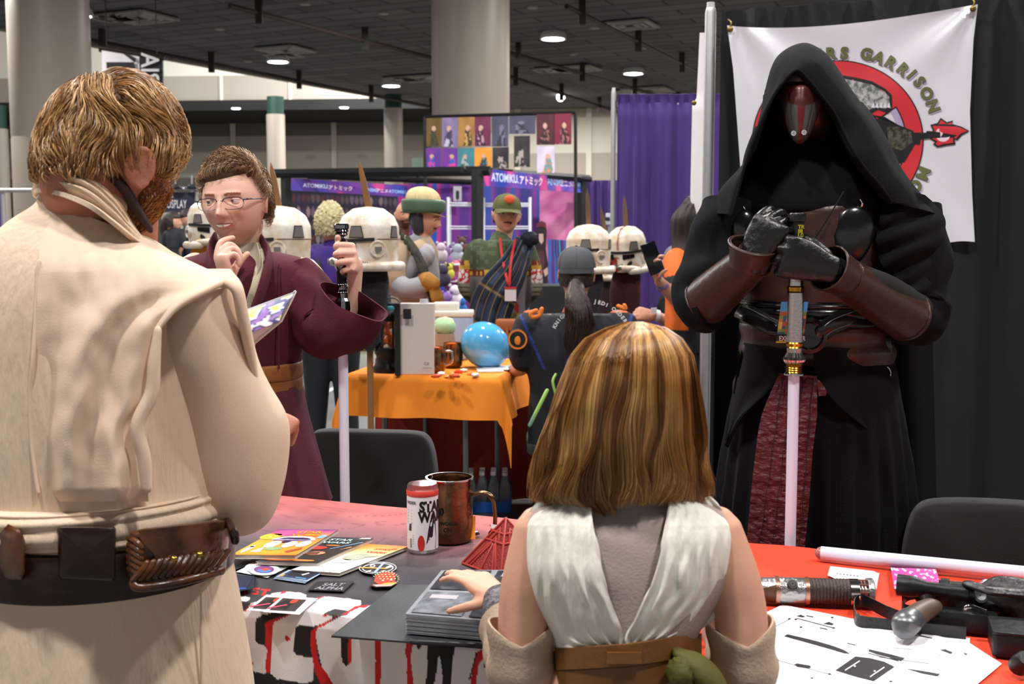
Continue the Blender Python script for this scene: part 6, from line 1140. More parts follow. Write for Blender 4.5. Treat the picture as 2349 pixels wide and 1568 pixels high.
# seated person in the navy shirt
M_nv = mat('navy_shirt', 'ffffff', .75, vc=True, bump=.15, bscale=300)
root, body, C, R, J = figure('person seated with back turned, grey cap, long ponytail and navy shirt lettered JEDI ORDER', 5.1, (1322, 632), -.05, hs=.98, sh=((1206, 738), (1436, 738)), el=((1200, 838, -.02), (1455, 838)), wr=((1165, 858, .3), (1430, 870, .3)), hips=(1320, 985), shirt=M_nv, pants=mat('dark_denim', '20242e', .85, var=.3, bump=.3, bscale=200), hair=M_haird, sleeve=.42, sit=V((0, 1, 0)), vox=.0075, shirt_infl=.026, deep=.125, hairline=lambda d: d.z + .45, shoulders_r=.07, hth=.005)
paint(J['shirt'], lambda p: lin('1d3684') if abs(abs(p.x - J['mid'].x) - (.235 - (J['mid'].z - p.z) * .45)) < .006 and p.z > J['mid'].z - .2 else lin('c4622a') if p.z > J['mid'].z + .045 else (lin('203a80') if (p.x - J['mid'].x - .05) ** 2 + (p.z - J['mid'].z + .19) ** 2 < .011 else lin('12161f')))
cap(root, C, R, M_gcap, brim=False, hs=1.02)
b = MB(); b.grid(lambda u, v: C + R @ V((.087 * math.cos(PI * (1.15 + .7 * u)), -.108 * abs(math.sin(PI * (1.15 + .7 * u))) - .003, .012 + .03 * v)), 24, 4); b.build('cap_strap', M_gcap, root, solid=.003)
b = MB(); b.ball(C + R @ V((0, -.098, .05)), (.033, .012, .022), R=R); b.build('cap_opening', M_haird, root)
b = MB(); b.tube([C + R @ V((0, -.085, -.01)), W(1322, 668, 4.96), W(1326, 700, 4.92), W(1330, 745, 4.9), W(1322, 790, 4.91), W(1328, 830, 4.93)], [.022, .032, .048, .055, .045, .012], n=24, k=6); ph = b.build('ponytail', M_haird, root)
L_ = []
for i in range(500):
    a = random.uniform(0, 2 * PI); k = random.uniform(.9, 1.12); wv = random.uniform(0, 6)
    L_.append([cr([C + R @ V((0, -.085, -.01)), W(1322, 668, 4.96), W(1326, 700, 4.92), W(1330, 745, 4.9), W(1322, 790, 4.91), W(1328, 830, 4.93)], t_ / 3) + V((math.cos(a), math.sin(a), 0)) * k * interp(t_ / 3, range(6), [.02, .032, .048, .055, .045, .02]) + V((.006 * math.sin(t_ * .9 + wv), 0, 0)) for t_ in range(16)])
b = MB(); strands(b, L_, .0011, ('2e1f18', '4a3226', '1c1410')); b.build('ponytail_strands', mat('hair_strands_dark', 'ffffff', .4, vc=True), ph)
b = MB()
for s_, a0, a1, y0 in (('KNIGHTS', 205, 262, 0), ('JEDI ORDER', 279, 327, 0)):
    for i, ch in enumerate(s_):
        a = math.radians(a0 + (a1 - a0) * i / (len(s_) - 1)) if s_[0] != 'K' else math.radians(208 + 36 * i / 6)
        cx, cy = 1350, 790; r_ = 84 if s_[0] == 'K' else 96; x, y = cx + r_ * 1.0 * math.cos(a), cy + r_ * math.sin(a)
        rot = a + PI / 2; b.text(ch, 12, (lambda x, y, rot: lambda tx, ty, h: W(x + tx * math.cos(rot) + ty * math.sin(rot), y + tx * math.sin(rot) - ty * math.cos(rot), 4.94 if y > 735 else 4.955))(x, y, rot), bold=.35, align='CENTER')
b.build('shirt_lettering', M_wt, root, smooth=False, fix=False)
M_oe = mat('orange_embroidery', 'dd7a2a', .7)
for pts, Yy in (([(1230, 712), (1218, 718), (1222, 727), (1238, 722), (1243, 708)], 5.0), ([(1418, 702), (1434, 708), (1432, 700)], 5.02)): b = MB(); b.tube([W(x, y, Yy) for x, y in pts], .010, n=8); b.build('shoulder_emblem', M_oe, root)
c = W(1188, 778, 4.99); b = MB(); b.lathe([(.001, .004), (.045, .004), (.047, 0)], c, (-.25, -1, 0), n=30); sp_ = b.build('round_sleeve_patch', M_blk, root); b = MB(); b.lathe([(.036, .005), (.044, .005)], c, (-.25, -1, 0)); b.ball(c + V((0, -.005, -.005)), (.015, .003, .02)); b.build('patch_emblem', M_oe, sp_)
b = MB(); b.tube([W(1275, 858, 4.92), W(1268, 875, 4.9), W(1275, 905, 4.9)], .006, n=8); b.tube([W(1255, 895, 4.9), W(1215, 975, 4.88)], .009, n=8, k=1); b.build('lanyard_cord', mat('green_blue_cord', '8fb85a', .5, var=.9, vscale=6, col2='4a62b0'), root)
b = MB(); c = J['HP']; b.rbox((c.x, c.y + .12, .42), (.44, .46, .05), .08)
t = thing('stool', 'dark seat under the person in the navy shirt', 'seat', (c.x, c.y + .1, 0)); b.build('seat', M_chair, t)
for sx in (-1, 1):
    for sy in (-1, 1): b = MB(); b.cyl((c.x + sx * .18, c.y + .12 + sy * .18, .0), (c.x + sx * .17, c.y + .12 + sy * .17, .4), .012); b.build('leg', M_cf, t)
# ---------------------------------------------------------------- helmets on pikes
M_hel = mat('weathered_white_plastic', 'ece8e0', .38, var=.25, vscale=16, col2='c9b69c', bump=.1, bscale=60, vc=True, coat=.2); M_hgr = mat('grey_helmet_plate', '6c6a68', .5); M_hbk = mat('helmet_rubber', '1d1c1d', .5); M_wood = mat('rough_wood_stake', '8d6238', .7, var=.4, vscale=14, stretch=(1, 1, .12), bump=.5, bscale=50); M_wdk = mat('charred_wood_stake', '4a3a2c', .8, var=.5, vscale=14, stretch=(1, 1, .12), col2='7a5a3c')
def helmet(lab, px, py, Y, yaw, k, ptop, cloth='1a181a', red=0, wood=None, tilt=0, cl2=None, cloth_len=.35):
    C = W(px, py, Y); R = rz(yaw) @ rx(tilt); L = lambda x, y, z: C + R @ (V((x, y, z)) * k); t = thing('battered_helmet', lab, 'helmet', (C.x, C.y, 0))
    def at(a, z, o=0):   # on the shell: a from the face direction
        zz = max(-.11, min(.13, z)); rx_ = interp(zz, [-.11, -.06, 0, .05, .09, .12, .13], [.098, .101, .104, .103, .088, .052, .0]); ry_ = rx_ * 1.17
        return L((rx_ + o) * math.sin(a), (ry_ + o) * math.cos(a), z)
    b = MB(); b.grid(lambda u, v: at(u * 2 * PI, .002 + .128 * math.sin(v * PI / 2)), 64, 20); dome = b.build('dome', M_hel, t, weld=.0003)
    b = MB(); b.grid(lambda u, v: at(u * 2 * PI, -.11 + .114 * v, -.001 + .004 * math.exp(-((v - 0) / .1) ** 2)), 64, 12); sh = b.build('face_shell', M_hel, t, weld=.0003, solid=.002)
    for o in (dome, sh):
        paint(o, lambda p: (lambda q: (lin('a8281e') if red and ((q.z < -.03 and q.x * (1 if red > 0 else -1) > .0 and q.y > -.02 and q.z < -.02 - .3 * abs(q.x)) or abs(q.x) < .006 and q.z > .01) else (1, 1, 1)))((R.inverted() @ (p - C)) / k))
    b = MB(); b.tube([at(a, -.104, .012) for a in [math.radians(x) for x in range(38, 325, 13)]], .019 * k, n=14, k=3); b.build('neck_roll', M_hel, t)
    b = MB(); b.grid(lambda u, v: at(math.radians(-82 + 164 * u), -.006 + .013 * v - .006 * math.sin(u * PI), .004), 32, 3); b.build('brow_band', M_hbk, t, solid=.004 * k)
    b = MB(); b.tube([at(math.radians(a), .002, .001) for a in range(82, 280, 10)], .0012 * k, n=6, k=2); b.build('seam', mat('grimy_seam', '6a4c38', .8), t)
    for a0, wd_ in ((48, 13), (-48, 13), (128, 11), (-128, 11)):
        for m, nm, g_, o in ((M_hbk, 'plate_edge', 1.16, .0015), (M_hgr, 'trapezoid_plate', 1, .0028)):
            b = MB(); b.grid(lambda u, v: at(math.radians(a0 + (u - .5) * wd_ * 2 * g_ * (1 - .32 * v)), .029 + (v - .5) * .040 * g_, o), 8, 4); b.build(nm, m, t, solid=.001)
    for sg in (-1, 1):
        b = MB(); c = at(sg * math.radians(88), -.036, .001); ax = (R @ V((sg, .05, 0))); b.lathe([(.030 * k, -.006), (.033 * k, .004), (.031 * k, .009), (.025 * k, .009), (.024 * k, .006), (.001, .006)], c, ax, n=32); e = b.build('ear_disc', M_hel, t); b = MB(); b.box(c + ax * .009, (.018 * k, .024 * k, .016 * k), R); b.build('ear_block', M_hgr, e, smooth=False)
        b = MB(); b.grid(lambda u, v: at(sg * math.radians(14 + 34 * u), -.030 + (.022 - .008 * u) * (v - .5) * 1.3 + .006 * u, .0035), 10, 5); b.build('eye_lens', M_glass, t, solid=.001)
        b = MB(); b.grid(lambda u, v: at(sg * math.radians(30 + 14 * (u - .5) * math.sin(v * PI) + 8 * (1 - v)), -.048 - .035 * v, .003), 8, 8); b.build('cheek_slot', M_hbk, t, solid=.001)
        b = MB(); b.tube([at(sg * math.radians(9), -.085, .028), at(sg * math.radians(22), -.088, .022), at(sg * math.radians(40), -.09, .01), at(sg * math.radians(58), -.098, .008)], [.016 * k, .016 * k, .015 * k, .014 * k], n=14, k=4); b.build('snout_tube', M_hel, t)
        b = MB(); b.lathe([(.001, .004), (.011 * k, .004), (.012 * k, 0)], at(sg * math.radians(9), -.085, .043), R @ V((sg * .2, 1, -.1)), n=18); b.build('breather', M_hgr, t)
        b = MB()
        for i in range(4): b.box(at(sg * math.radians(62 + i * 3.4), -.088 - .0015 * i, .022), (.0016 * k, .004 * k, .010 * k), R)
        b.build('vent_marks', M_hbk, t, smooth=False)
    b = MB(); b.grid(lambda u, v: at(math.radians(-14 + 28 * u), -.064 - .018 * v - .006 * math.cos((u - .5) * PI), .004), 8, 4); b.build('mouth_vent', M_hgr, t, solid=.001)
    tp = W(ptop[0], ptop[1], Y); st = t; w_ = .0135; top = L(0, 0, .128); g0 = V((C.x, C.y, .012))
    b = MB(); d_ = (tp - top); b.rings([[p + V((sx * q, sy * q * .7, 0)) for sx, sy in ((-1, -.6), (-.6, -1), (.6, -1), (1, -.6), (1, .6), (.6, 1), (-.6, 1), (-1, .6))] for p, q in ((g0, w_), (C, w_), (top, w_ * 1.05), (top + d_ * .55, w_), (top + d_ * .8, w_ * .72), (tp, .001))]); b.build('wooden_pike', wood or M_wood, st)
    b = MB(); b.lathe([(.001, .012), (.16, .012), (.17, .006), (.17, 0)], (C.x, C.y, 0), n=28); b.build('base', M_truss, st)
    mc = mat('cloth_' + cloth, cloth, .9, var=.4, vscale=9, bump=.5, bscale=80); b = MB(); nk = L(0, 0, -.1)
    b.grid(lambda u, v: nk + V((math.sin(u * 2 * PI) * (.075 + .02 * math.sin(v * 5) + .03 * v * math.sin(u * 19)), math.cos(u * 2 * PI) * .075, -cloth_len * v * (.55 + .5 * abs(noise.noise(V((u * 5, Y, px)))) + .25) )) * 1, 60, 14); b.build('ragged_cloth', mc, t, solid=.003, label='ragged cloth hanging below the helmet')
helmet('big weathered white helmet nearest the raised hilt, facing left', 846, 549, 5.0, math.radians(118), 1.12, (824, 370), cloth_len=.42)
helmet('white helmet half hidden behind the maroon shoulder, facing left', 640, 549, 4.95, math.radians(100), 1.14, (621, 372))
helmet('small clean white helmet at the left ear of the person in maroon, facing right', 478, 515, 5.9, math.radians(-150), 1.0, (480, 470), cloth='d98a2a', cloth_len=.25)
helmet('cream helmet above the grey cap, facing left', 1350, 572, 6.5, math.radians(125), 1.12, (1347, 432), wood=M_wdk, cloth='26242a')
helmet('helmet with red stripe and red jaw beside the purple curtain, facing left', 1437, 572, 6.9, math.radians(152), 1.12, (1432, 448), red=1, wood=M_wdk, cloth='4a2024', tilt=-.1, cloth_len=.5)
helmet('mostly hidden cream helmet between the two far ones, facing left', 1392, 600, 7.35, math.radians(110), 1.0, (1377, 470), wood=M_wdk, cloth='3a2a28', cloth_len=.5)
# ---------------------------------------------------------------- orange table and what stands on it
NL, NR = WZ(797, 858, .752), WZ(1143, 866, .752); du = (NR - NL); WT = du.length; du.normalize(); dv = V((-du.y, du.x, 0)); DT = .8
t = thing('folding_table', 'small folding table standing under the orange cloth', 'table', NL + du * WT / 2 + dv * DT / 2 - V((0, 0, .752))); cR = Matrix((du, dv, V((0, 0, 1)))).transposed()
c = NL + du * WT / 2 + dv * DT / 2; b = MB(); b.rbox(V((c.x, c.y, .73)), (WT - .01, DT - .01, .03), .02, R=cR); b.build('tabletop', M_ttop, t)
for s_ in (.16, WT - .16):
    for d_ in (.05, DT - .05): p = NL + du * s_ + dv * d_; b = MB(); b.cyl((p.x, p.y, 0), (p.x, p.y, .715), .013, n=12); b.build('leg', M_tleg, t)
for z in (.18,): p, q = NL + du * .16 + dv * .05, NL + du * (WT - .16) + dv * .05; b = MB(); b.cyl((p.x, p.y, z), (q.x, q.y, z), .009); b.build('crossbar', M_tleg, t)
M_orc = mat('bright_orange_cloth', 'f08a1e', .75, var=.06, bump=.12, bscale=250)
def oc(u, v):
    ov = .19; s_ = -ov + (WT + 2 * ov) * u; d_ = -ov + (DT + 2 * ov) * v; sx = max(0, -s_) + max(0, s_ - WT); sy = max(0, -d_) + max(0, d_ - DT); cs, cd_ = min(max(s_, 0), WT), min(max(d_, 0), DT); r_ = .012
    o = NL + du * cs + dv * cd_; out = du * (1 if s_ > WT else -1) * (r_ * min(1, sx / .02) + .16 * sx) + dv * (1 if d_ > DT else -1) * (r_ * min(1, sy / .02) + .05 * sy)
    if sx > 0 and sy > 0: out += du * (1 if s_ > WT else -1) * sx * .12 - dv * 0; z = -(sx + sy) * 1.05
    else: z = -(sx + sy)
    wv = (sx + sy) / ov; out += (dv * .018 * math.sin(s_ * 17 + 1) * wv if sy > 0 else du * .018 * math.sin(d_ * 15) * wv if sx > 0 else V((0, 0, 0)))
    return o + out + V((0, 0, .0015 + z + .002 * noise.noise(V((s_ * 7, d_ * 7, 1)))))
t = thing('table_cover', 'bright orange cloth draped over the small table in the middle', 'tablecloth', c); b = MB(); b.grid(oc, 90, 110); b.build('cloth', M_orc, t, solid=.002, soff=1)
M_rdk = mat('deep_red_cover', '8d2418', .85, var=.25, vscale=5)
a_ = W(868, 850, 6.0); e_ = W(1446, 850, 6.0); c = (a_ + e_) / 2; b = MB(); wd_ = (e_.x - a_.x); b.grid(lambda u, v: V((a_.x + wd_ * u, 5.87 - (.02 + .02 * math.sin(u * 40)) * v, .745 - .74 * v)), 60, 10); b.grid(lambda u, v: V((a_.x + wd_ * u, 5.87 + .2 * v, .745)), 8, 8); b.grid(lambda u, v: V((a_.x - .01 * v, 5.87 + .2 * u, .745 - .74 * v)), 8, 8); b.grid(lambda u, v: V((e_.x + .01 * v, 5.87 + .2 * u, .745 - .74 * v)), 8, 8)
tag(b.build('covered_table', M_rdk, weld=.001), 'table under a deep red floor-length cover, in front of the seated person in navy', 'table')
zt = .756; ZT = lambda x, y, h=0: WZ(x, y, zt + h)
# lantern jar
c = ZT(886, 857); c = c + V((0, .09, 0)); t = thing('candy_jar', 'dark round jar with teal lid and orange balls inside, on the orange table', 'jar', c); k = 1 / 478
b = MB(); b.lathe([(.001, 0), (.070, 0), (.072, .012), (.066, .03), (.055, .045), (.055, .075), (.062, .085), (.062, .11), (.058, .112), (.001, .112)], c, n=36); b.build('base', M_hbk, t)
b = MB(); b.lathe([(.052, .112), (.054, .13), (.054, .24), (.05, .27), (.038, .29)], c, n=36); b.build('jar_glass', M_clear, t)
b = MB(); b.lathe([(.056, .235), (.06, .24), (.06, .27), (.05, .285)], c, n=36)
for i in range(6): a = i * PI / 3; b.cyl(c + V((.058 * math.cos(a), .058 * math.sin(a), .11)), c + V((.058 * math.cos(a), .058 * math.sin(a), .24)), .005, n=8)
b.build('cage', M_hbk, t)
b = MB(); b.lathe([(.001, .305), (.036, .305), (.040, .30), (.040, .288), (.036, .286)], c, n=30); b.build('lid', mat('teal_plastic', '2f8a98', .4), t)
b = MB(); b.tube([c + V((-.035, 0, .30)), c + V((-.01, 0, .335)), c + V((.04, 0, .335)), c + V((.075, 0, .295))], .007, n=10, flat=.5); b.tube([c + V((.0, -.02, .31)), c + V((.09, -.01, .305))], .010, n=10, k=1); b.build('handle', M_hbk, t)
M_ob = mat('orange_ball', 'dd6a18', .4)
for i in range(14): a = i * 2.4; r_ = .014 + .012 * (i % 3); z = .13 + .0085 * i; b = MB(); b.ball(c + V((r_ * 1.1 * math.cos(a), r_ * 1.1 * math.sin(a), z)), .0165, nu=14, nv=10); tag(b.build('orange_ball', M_ob), 'one of the small orange balls inside the dark jar', 'ball', 'orange balls in the jar')
# white panel box
a, e_ = ZT(919, 860), ZT(995, 857); c = (a + e_) / 2; w_ = (e_ - a).length; t = thing('display_box', 'tall white panel box with a black side, beside the dark jar on the orange table', 'box', c + V((0, .04, 0)))
b = MB(); b.box(c + V((0, .035, .16)), (w_, .07, .32)); b.build('panel', mat('scuffed_white_panel', 'd5c9c2', .5, var=.12, vscale=10), t, bevel=.002, smooth=False); b = MB(); b.box(a + V((-.013, .035, .16)), (.024, .075, .322)); b.build('side', M_hbk, t, smooth=False)
b = MB(); b.box(a + V((.032, -.002, .275)), (.036, .004, .045)); b.build('black_square', M_blk, t, smooth=False); b = MB(); b.text('GE', .02, lambda x, y, h: a + V((.105 + x, -.003, .045 + y))); b.text('RESISTANCE', .008, lambda x, y, h: a + V((.10 + x, -.003, .03 + y))); b.build('small_lettering', M_blk, t, smooth=False, fix=False); b = MB(); b.lathe([(.001, .018), (.018, .018), (.020, 0)], c + V((.03, .035, .32)), n=20); b.build('cap', M_pl, t)
# copper mugs
for px, py, lab in ((997, 858, 'left'), (1037, 846, 'right')):
    c = ZT(px, py) + V((0, .05, 0)); t = thing('copper_mug', '%s one of two hammered copper mugs on the orange table, with orange sweets' % lab, 'mug', c); b = MB(); b.lathe([(.001, 0), (.034, 0), (.045, .015), (.050, .045), (.047, .085), (.043, .115), (.046, .12), (.042, .118), (.044, .08), (.001, .07)], c, n=36); b.build('cup', M_cop, t)
    b = MB(); b.tube([c + V((.045, 0, .1)), c + V((.075, 0, .095)), c + V((.075, 0, .05)), c + V((.048, 0, .035))], .005, n=10); b.build('handle', M_sil, t)
    b = MB(); b.ball(c + V((0, 0, .105)), (.036, .036, .014), fn=lambda d_, q: q * (1 + .3 * noise.noise(d_ * 5))); tag(b.build('sweets', M_ob, None), 'orange sweets filling the %s copper mug' % lab, 'sweets', None, 'stuff')
# balloon
M_bal = mat('sky_blue_balloon', '58b4ee', .12, spec=.6, coat=1, trans=.0, var=.02); c = W(1112, 790, 5.35)
t = thing('balloon', 'sky blue balloon resting on the end of the orange table', 'balloon', c); b = MB(); b.ball(c, (.118, .11, .108), R=ry(.5), nu=48, nv=36, fn=lambda d_, q: q * (1 + .06 * max(0, d_.x) ** 2)); b.build('skin', M_bal, t); b = MB(); q = c + ry(.5) @ V((.124, 0, 0)); b.lathe([(.002, -.004), (.009, .0), (.004, .008), (.010, .016), (.001, .014)], q, ry(.5) @ V((1, 0, 0)), n=14); b.build('knot', M_bal, t)
# cooler box, plain round form for a small green figure, wrappers, papers, satchel, camera
c = W(1042, 765, 5.75); t = thing('cooler_box', 'pale blue-grey plastic box with a cream lid behind the mugs', 'box', V((c.x, c.y, .756))); b = MB(); b.rbox(V((c.x, c.y, .756 + .11)), (.19, .16, .22), .02); b.build('body', mat('pale_blue_plastic', '9aa6c0', .5), t); b = MB(); b.rbox(V((c.x, c.y, .99)), (.2, .17, .03), .02); b.rbox(V((c.x - .04, c.y, 1.02)), (.13, .12, .05), .02); b.build('lid', mat('cream_plastic', 'd9d2c4', .55), t)
c = W(1020, 748, 5.45); b = MB(); b.ball(c, (.055, .05, .045), nu=24, nv=16, fn=lambda d_, q: q * (1 + .10 * noise.noise(d_ * 3))); tag(b.build('green_figure_head', mat('soft_green', 'a8c99a', .8, bump=.3, bscale=150)), 'soft pale green rounded head of a small figure in front of the blue-grey box', 'pouch')
c2_ = V((c.x, c.y, .756)); b = MB(); b.lathe([(.001, 0), (.06, 0), (.065, .03), (.055, .1), (.045, c.z - .756 - .035), (.001, c.z - .756 - .03)], c2_, n=24); tag(b.build('brown_bundle', mat('tan_robe_cloth', '9a7c64', .9, bump=.6, bscale=60)), 'tan cloth bundle carrying the pale green figure head', 'bundle')
for i in range(9):
    px, py = [(1000, 862), (1012, 856), (1035, 858), (1052, 852), (1064, 849), (1078, 856), (1046, 861), (1090, 859), (1024, 863)][i]; p = ZT(px, py, .008); b = MB(); b.ball(p, (.022, .014, .009), R=rz(i), nu=10, nv=6, fn=lambda d_, q: q * (1 + .4 * noise.noise(d_ * 4 + V((i, 0, 0)))))
    tag(b.build('wrapped_sweet', [mat('red_wrapper', 'd8502a', .4), mat('white_wrapper', 'e2dcd8', .4), mat('orange_wrapper', 'e88430', .4)][i % 3], smooth=False), ('reddish wrapped sweet, leftmost by the left copper mug', 'white wrapped sweet at the foot of the left copper mug', 'orange wrapped sweet between the two copper mugs', 'reddish wrapped sweet right of the copper mugs', 'white wrapped sweet nearest the balloon', 'orange wrapped sweet at the front of the cloth under the balloon', 'reddish wrapped sweet at the front edge of the orange table', 'white wrapped sweet, rightmost of the scatter', 'orange wrapped sweet at the front edge of the orange table')[i], 'sweet', 'wrapped sweets on the orange table')
for i, (x0, x1, y0) in enumerate(((1095, 1150, 852), (1110, 1172, 849))): b = MB(); p, q = ZT(x0, y0 + 3), ZT(x1, y0); b.box((p + q) / 2 + V((0, .08, .003 + .004 * i)), ((q - p).length, .16, .003), rz(.1 - .3 * i)); tag(b.build('paper_sheets', M_paper, smooth=False), ['lower', 'upper'][i] + ' white paper under the balloon', 'paper')
c = W(1176, 752, 5.97); t = thing('satchel', 'tan leather satchel standing on the red covered table', 'bag', V((c.x, c.y, .748))); b = MB(); b.rbox(V((c.x, c.y, .748 + .085)), (.17, .07, .17), .03); b.build('body', mat('brown_fur', '6f4e38', .9, bump=1, bscale=60), t); M_tan = mat('tan_leather', '9a5a32', .5); b = MB(); b.rbox(V((c.x, c.y - .01, .915)), (.18, .1, .06), .03); b.build('flap', M_tan, t)
for dx in (-.03, .035): b = MB(); b.box((c.x + dx, c.y - .06, .86), (.016, .008, .11)); b.build('strap', M_tan, t)
c = W(1168, 812, 5.91); t = thing('compact_camera', 'small silver camera in front of the satchel', 'camera', V((c.x, c.y, .748))); b = MB(); b.rbox(V((c.x, c.y, .748 + .035)), (.11, .045, .065), .012); b.build('body', M_pl, t); b = MB(); b.lathe([(.001, .02), (.018, .02), (.024, .025), (.026, 0)], V((c.x, c.y - .022, .782)), (0, -1, 0), n=24); b.build('lens', M_worn, t); b = MB(); b.ball(V((c.x - .01, c.y, .828)), .022); b.build('flash_dome', M_clear, t)
# pack of water bottles on the floor
c = WZ(1118, 1178, 0) + V((0, .1, 0)); t = thing('water_bottle_pack', 'blue-wrapped pack of clear water bottles on the floor beneath the orange table', 'bottles', c); M_wat = mat('clear_water_bottle', 'dfe8f0', .05, trans=.85, ior=1.33, alpha=.75)
for i in range(4):
    for j in range(3):
        p = c + V(((i - 1.5) * .058, (j - 1) * .058, 0)); b = MB(); b.lathe([(.001, .002), (.026, .002), (.028, .01), (.0275, .05), (.025, .06), (.0278, .07), (.0275, .12), (.024, .14), (.012, .175), (.011, .19), (.001, .19)], p, n=16); bt = b.build('bottle', M_wat, t); b = MB(); b.lathe([(.012, .186), (.0135, .187), (.0135, .2), (.001, .2)], p, n=12); b.build('bottle_cap', M_wt, bt)
b = MB(); b.grid(lambda u, v: c + V(((.122 + .004 * math.sin(u * 30)) * math.copysign(abs(math.cos(u * 2 * PI)) ** .3, math.cos(u * 2 * PI)), (.094) * math.copysign(abs(math.sin(u * 2 * PI)) ** .3, math.sin(u * 2 * PI)), .004 + (.055 + .10 * max(0, abs(math.cos(u * 2 * PI)) - .55) / .45) * v)), 80, 6); b.build('shrink_wrap', mat('blue_shrink_wrap', '1f6fd0', .2, alpha=.8), t)
# ---------------------------------------------------------------- the four near people
def surf(rows, Y0):
    """front (camera-side) surface of a silhouette loft: returns fn(px, py, off) -> world point"""
    ys = [r[0] for r in rows]; cols = [[r[i] if len(r) > i else 0 for r in rows] for i in (1, 2, 3, 4)]
    def f(px, py, off=0.0):
        xl, xr, dp, yo = (sum(np.interp([py - 32, py - 16, py, py + 16, py + 32], ys, c)) / 5 for c in cols)
        k = max(-1, min(1, (px - (xl + xr) / 2) / ((xr - xl) / 2))); return W(px, py, Y0 + yo - dp * math.sqrt(max(0, 1 - k * k)) - off)
    return f
def ribbon_surf(b, Lc, Rc, sf, off, nu, nv, fold=None, cf=None):
    """cloth between two pixel curves laid over the surface sf"""
    def g(u, v):
        a, c = cr([V((*p, 0)) for p in Lc], v * (len(Lc) - 1)), cr([V((*p, 0)) for p in Rc], v * (len(Rc) - 1)); p = a.lerp(c, u); return sf(p.x, p.y, off + (fold(u, v, p.x, p.y) if fold else 0))
    b.grid(g, nu, nv, cf=cf)
def wr(p, s=1, k=1): return k * (noise.noise(V((p.x * 9 * s, p.y * 9 * s, p.z * 3 * s))) + .5 * noise.noise(V((p.x * 22 * s, p.y * 22 * s, p.z * 7 * s + 5))))
# ===== hooded figure =====
YA = 2.56; RA = W(1850, 900, YA); root = thing('person', 'tall person in a black hooded robe, angular mask and brown armour before the white banner', 'person', (RA.x, YA, 0))
M_under = mat('black_undersuit', '0b0b0d', .9); M_robe = mat('black_wool_robe', '0e0f13', .92, var=.25, vscale=9, bump=.35, bscale=420, spec=.2); M_glove = mat('black_glove_leather', '0f0f11', .34, bump=.25, bscale=60, spec=.6); M_brn = mat('brown_armour_leather', '40271d', .36, var=.35, vscale=9, bump=.2, bscale=50, spec=.5); M_blkl = mat('glossy_black_leather', '141415', .22, bump=.12, bscale=30, spec=.6)
M_redc = mat('crimson_crinkled_cloth', '58101a', .5, var=.35, vscale=12, bump=1.2, bscale=26, stretch=(1, 1, 2.2)); M_mask = mat('mask_metal', 'ffffff', .38, .35, vc=True, coat=.2, bump=.08, bscale=60)
P = lambda x, y, d=0: W(x, y, YA + d)
b = MB(); RH = rz(PI - .02) @ rx(-.15); CH = P(1842, 232, .0); add_head(b, CH, RH, nu=40, nv=32); b.tube([CH - V((0, 0, .06)), P(1845, 400)], .06, n=14, k=3)
loft(b, sil([(420, 1740, 1960, .08), (470, 1675, 2040, .11), (560, 1690, 2040, .13), (700, 1715, 2020, .12), (840, 1720, 2030, .13), (900, 1740, 2010, .12)], YA), n=36)
LA = [P(1690, 500), P(1625, 600, -.03), P(1610, 690, -.08), P(1665, 640, -.17), P(1722, 590, -.26)]; RAr = [P(2040, 500), P(2100, 610, -.02), P(2115, 715, -.08), P(2020, 665, -.2), P(1908, 615, -.30)]
for A in (LA, RAr): b.tube(A, [.06, .052, .044, .038, .026], n=16, k=5)
for sx in (-1, 1): b.tube([P(1850 + sx * 70, 880), P(1850 + sx * 80, 1250), V((P(1850 + sx * 80, 1250).x, YA, .1))], [.1, .07, .05], n=14, k=4)
b.build('body', M_under, root, remesh=.008, smit=2)
for sx in (-1, 1): e = P(1850 + sx * 80, 1250); b = MB(); b.tube([V((e.x, YA + .05, .05)), V((e.x, YA - .05, .055)), V((e.x, YA - .18, .035))], [.05, .052, .038], n=14, k=4); b.build('boot', M_glove, root)
E_ = [(1676, 492), (1699, 409), (1712, 368), (1726, 327), (1750, 272), (1774, 221), (1794, 191), (1824, 161), (1849, 180), (1876, 211), (1910, 252), (1934, 300), (1961, 347), (1988, 392), (2016, 426), (2043, 465)]
O_ = [(1632, 490), (1648, 440), (1690, 392), (1720, 351), (1742, 270), (1755, 204), (1783, 130), (1838, 99), (1885, 113), (1922, 157), (1968, 228), (2000, 262), (2042, 330), (2072, 390), (2115, 448), (2164, 503)]
n_ = len(E_); b = MB(); cols_ = []
for i in range(n_):
    h = abs(i - 7) / 8; e = P(*E_[i], -.175 + .02 * h - (.03 if i > 11 else 0)); o = P(*O_[i], -.03 + .03 * h); m_ = V(e).lerp(o, .5) + V((0, -.035 - .02 * h, 0)) * (1 if i != 7 else .6); mid_x = 1838; bk = P(mid_x + (O_[i][0] - mid_x) * .72, min(O_[i][1] + 10, 520), .10 + .03 * h); bc = P(mid_x, 140 + 330 * h ** 1.2, .15 + .02 * h); ein = e + V((0, .02, 0)) + (P(1838, 330, -.1) - e) * .05
    cols_.append([ein, e, m_, o, bk, bc])
def hood(u, v):
    c = [cr(col_, v * 5) for col_ in (cols_[max(0, min(n_ - 1, int(u * (n_ - 1)) + k))] for k in (-1, 0, 1, 2))]; t = u * (n_ - 1); f = t - int(t); i = int(t)
    if i >= n_ - 1: return c[1]
    a, b_, c_, d = c; a = a if i > 0 else b_; p = (b_ * 2 + (c_ - a) * f + (a * 2 - b_ * 5 + c_ * 4 - d) * f * f + (b_ * 3 - a - c_ * 3 + d) * f ** 3) * .5
    k = max(0, abs(u - .47) * 2 - .3); return p + V((1, -1, 0)).normalized() * (.006 * math.sin(v * 11 + u * 5) * k + .004 * noise.noise(p * 14))
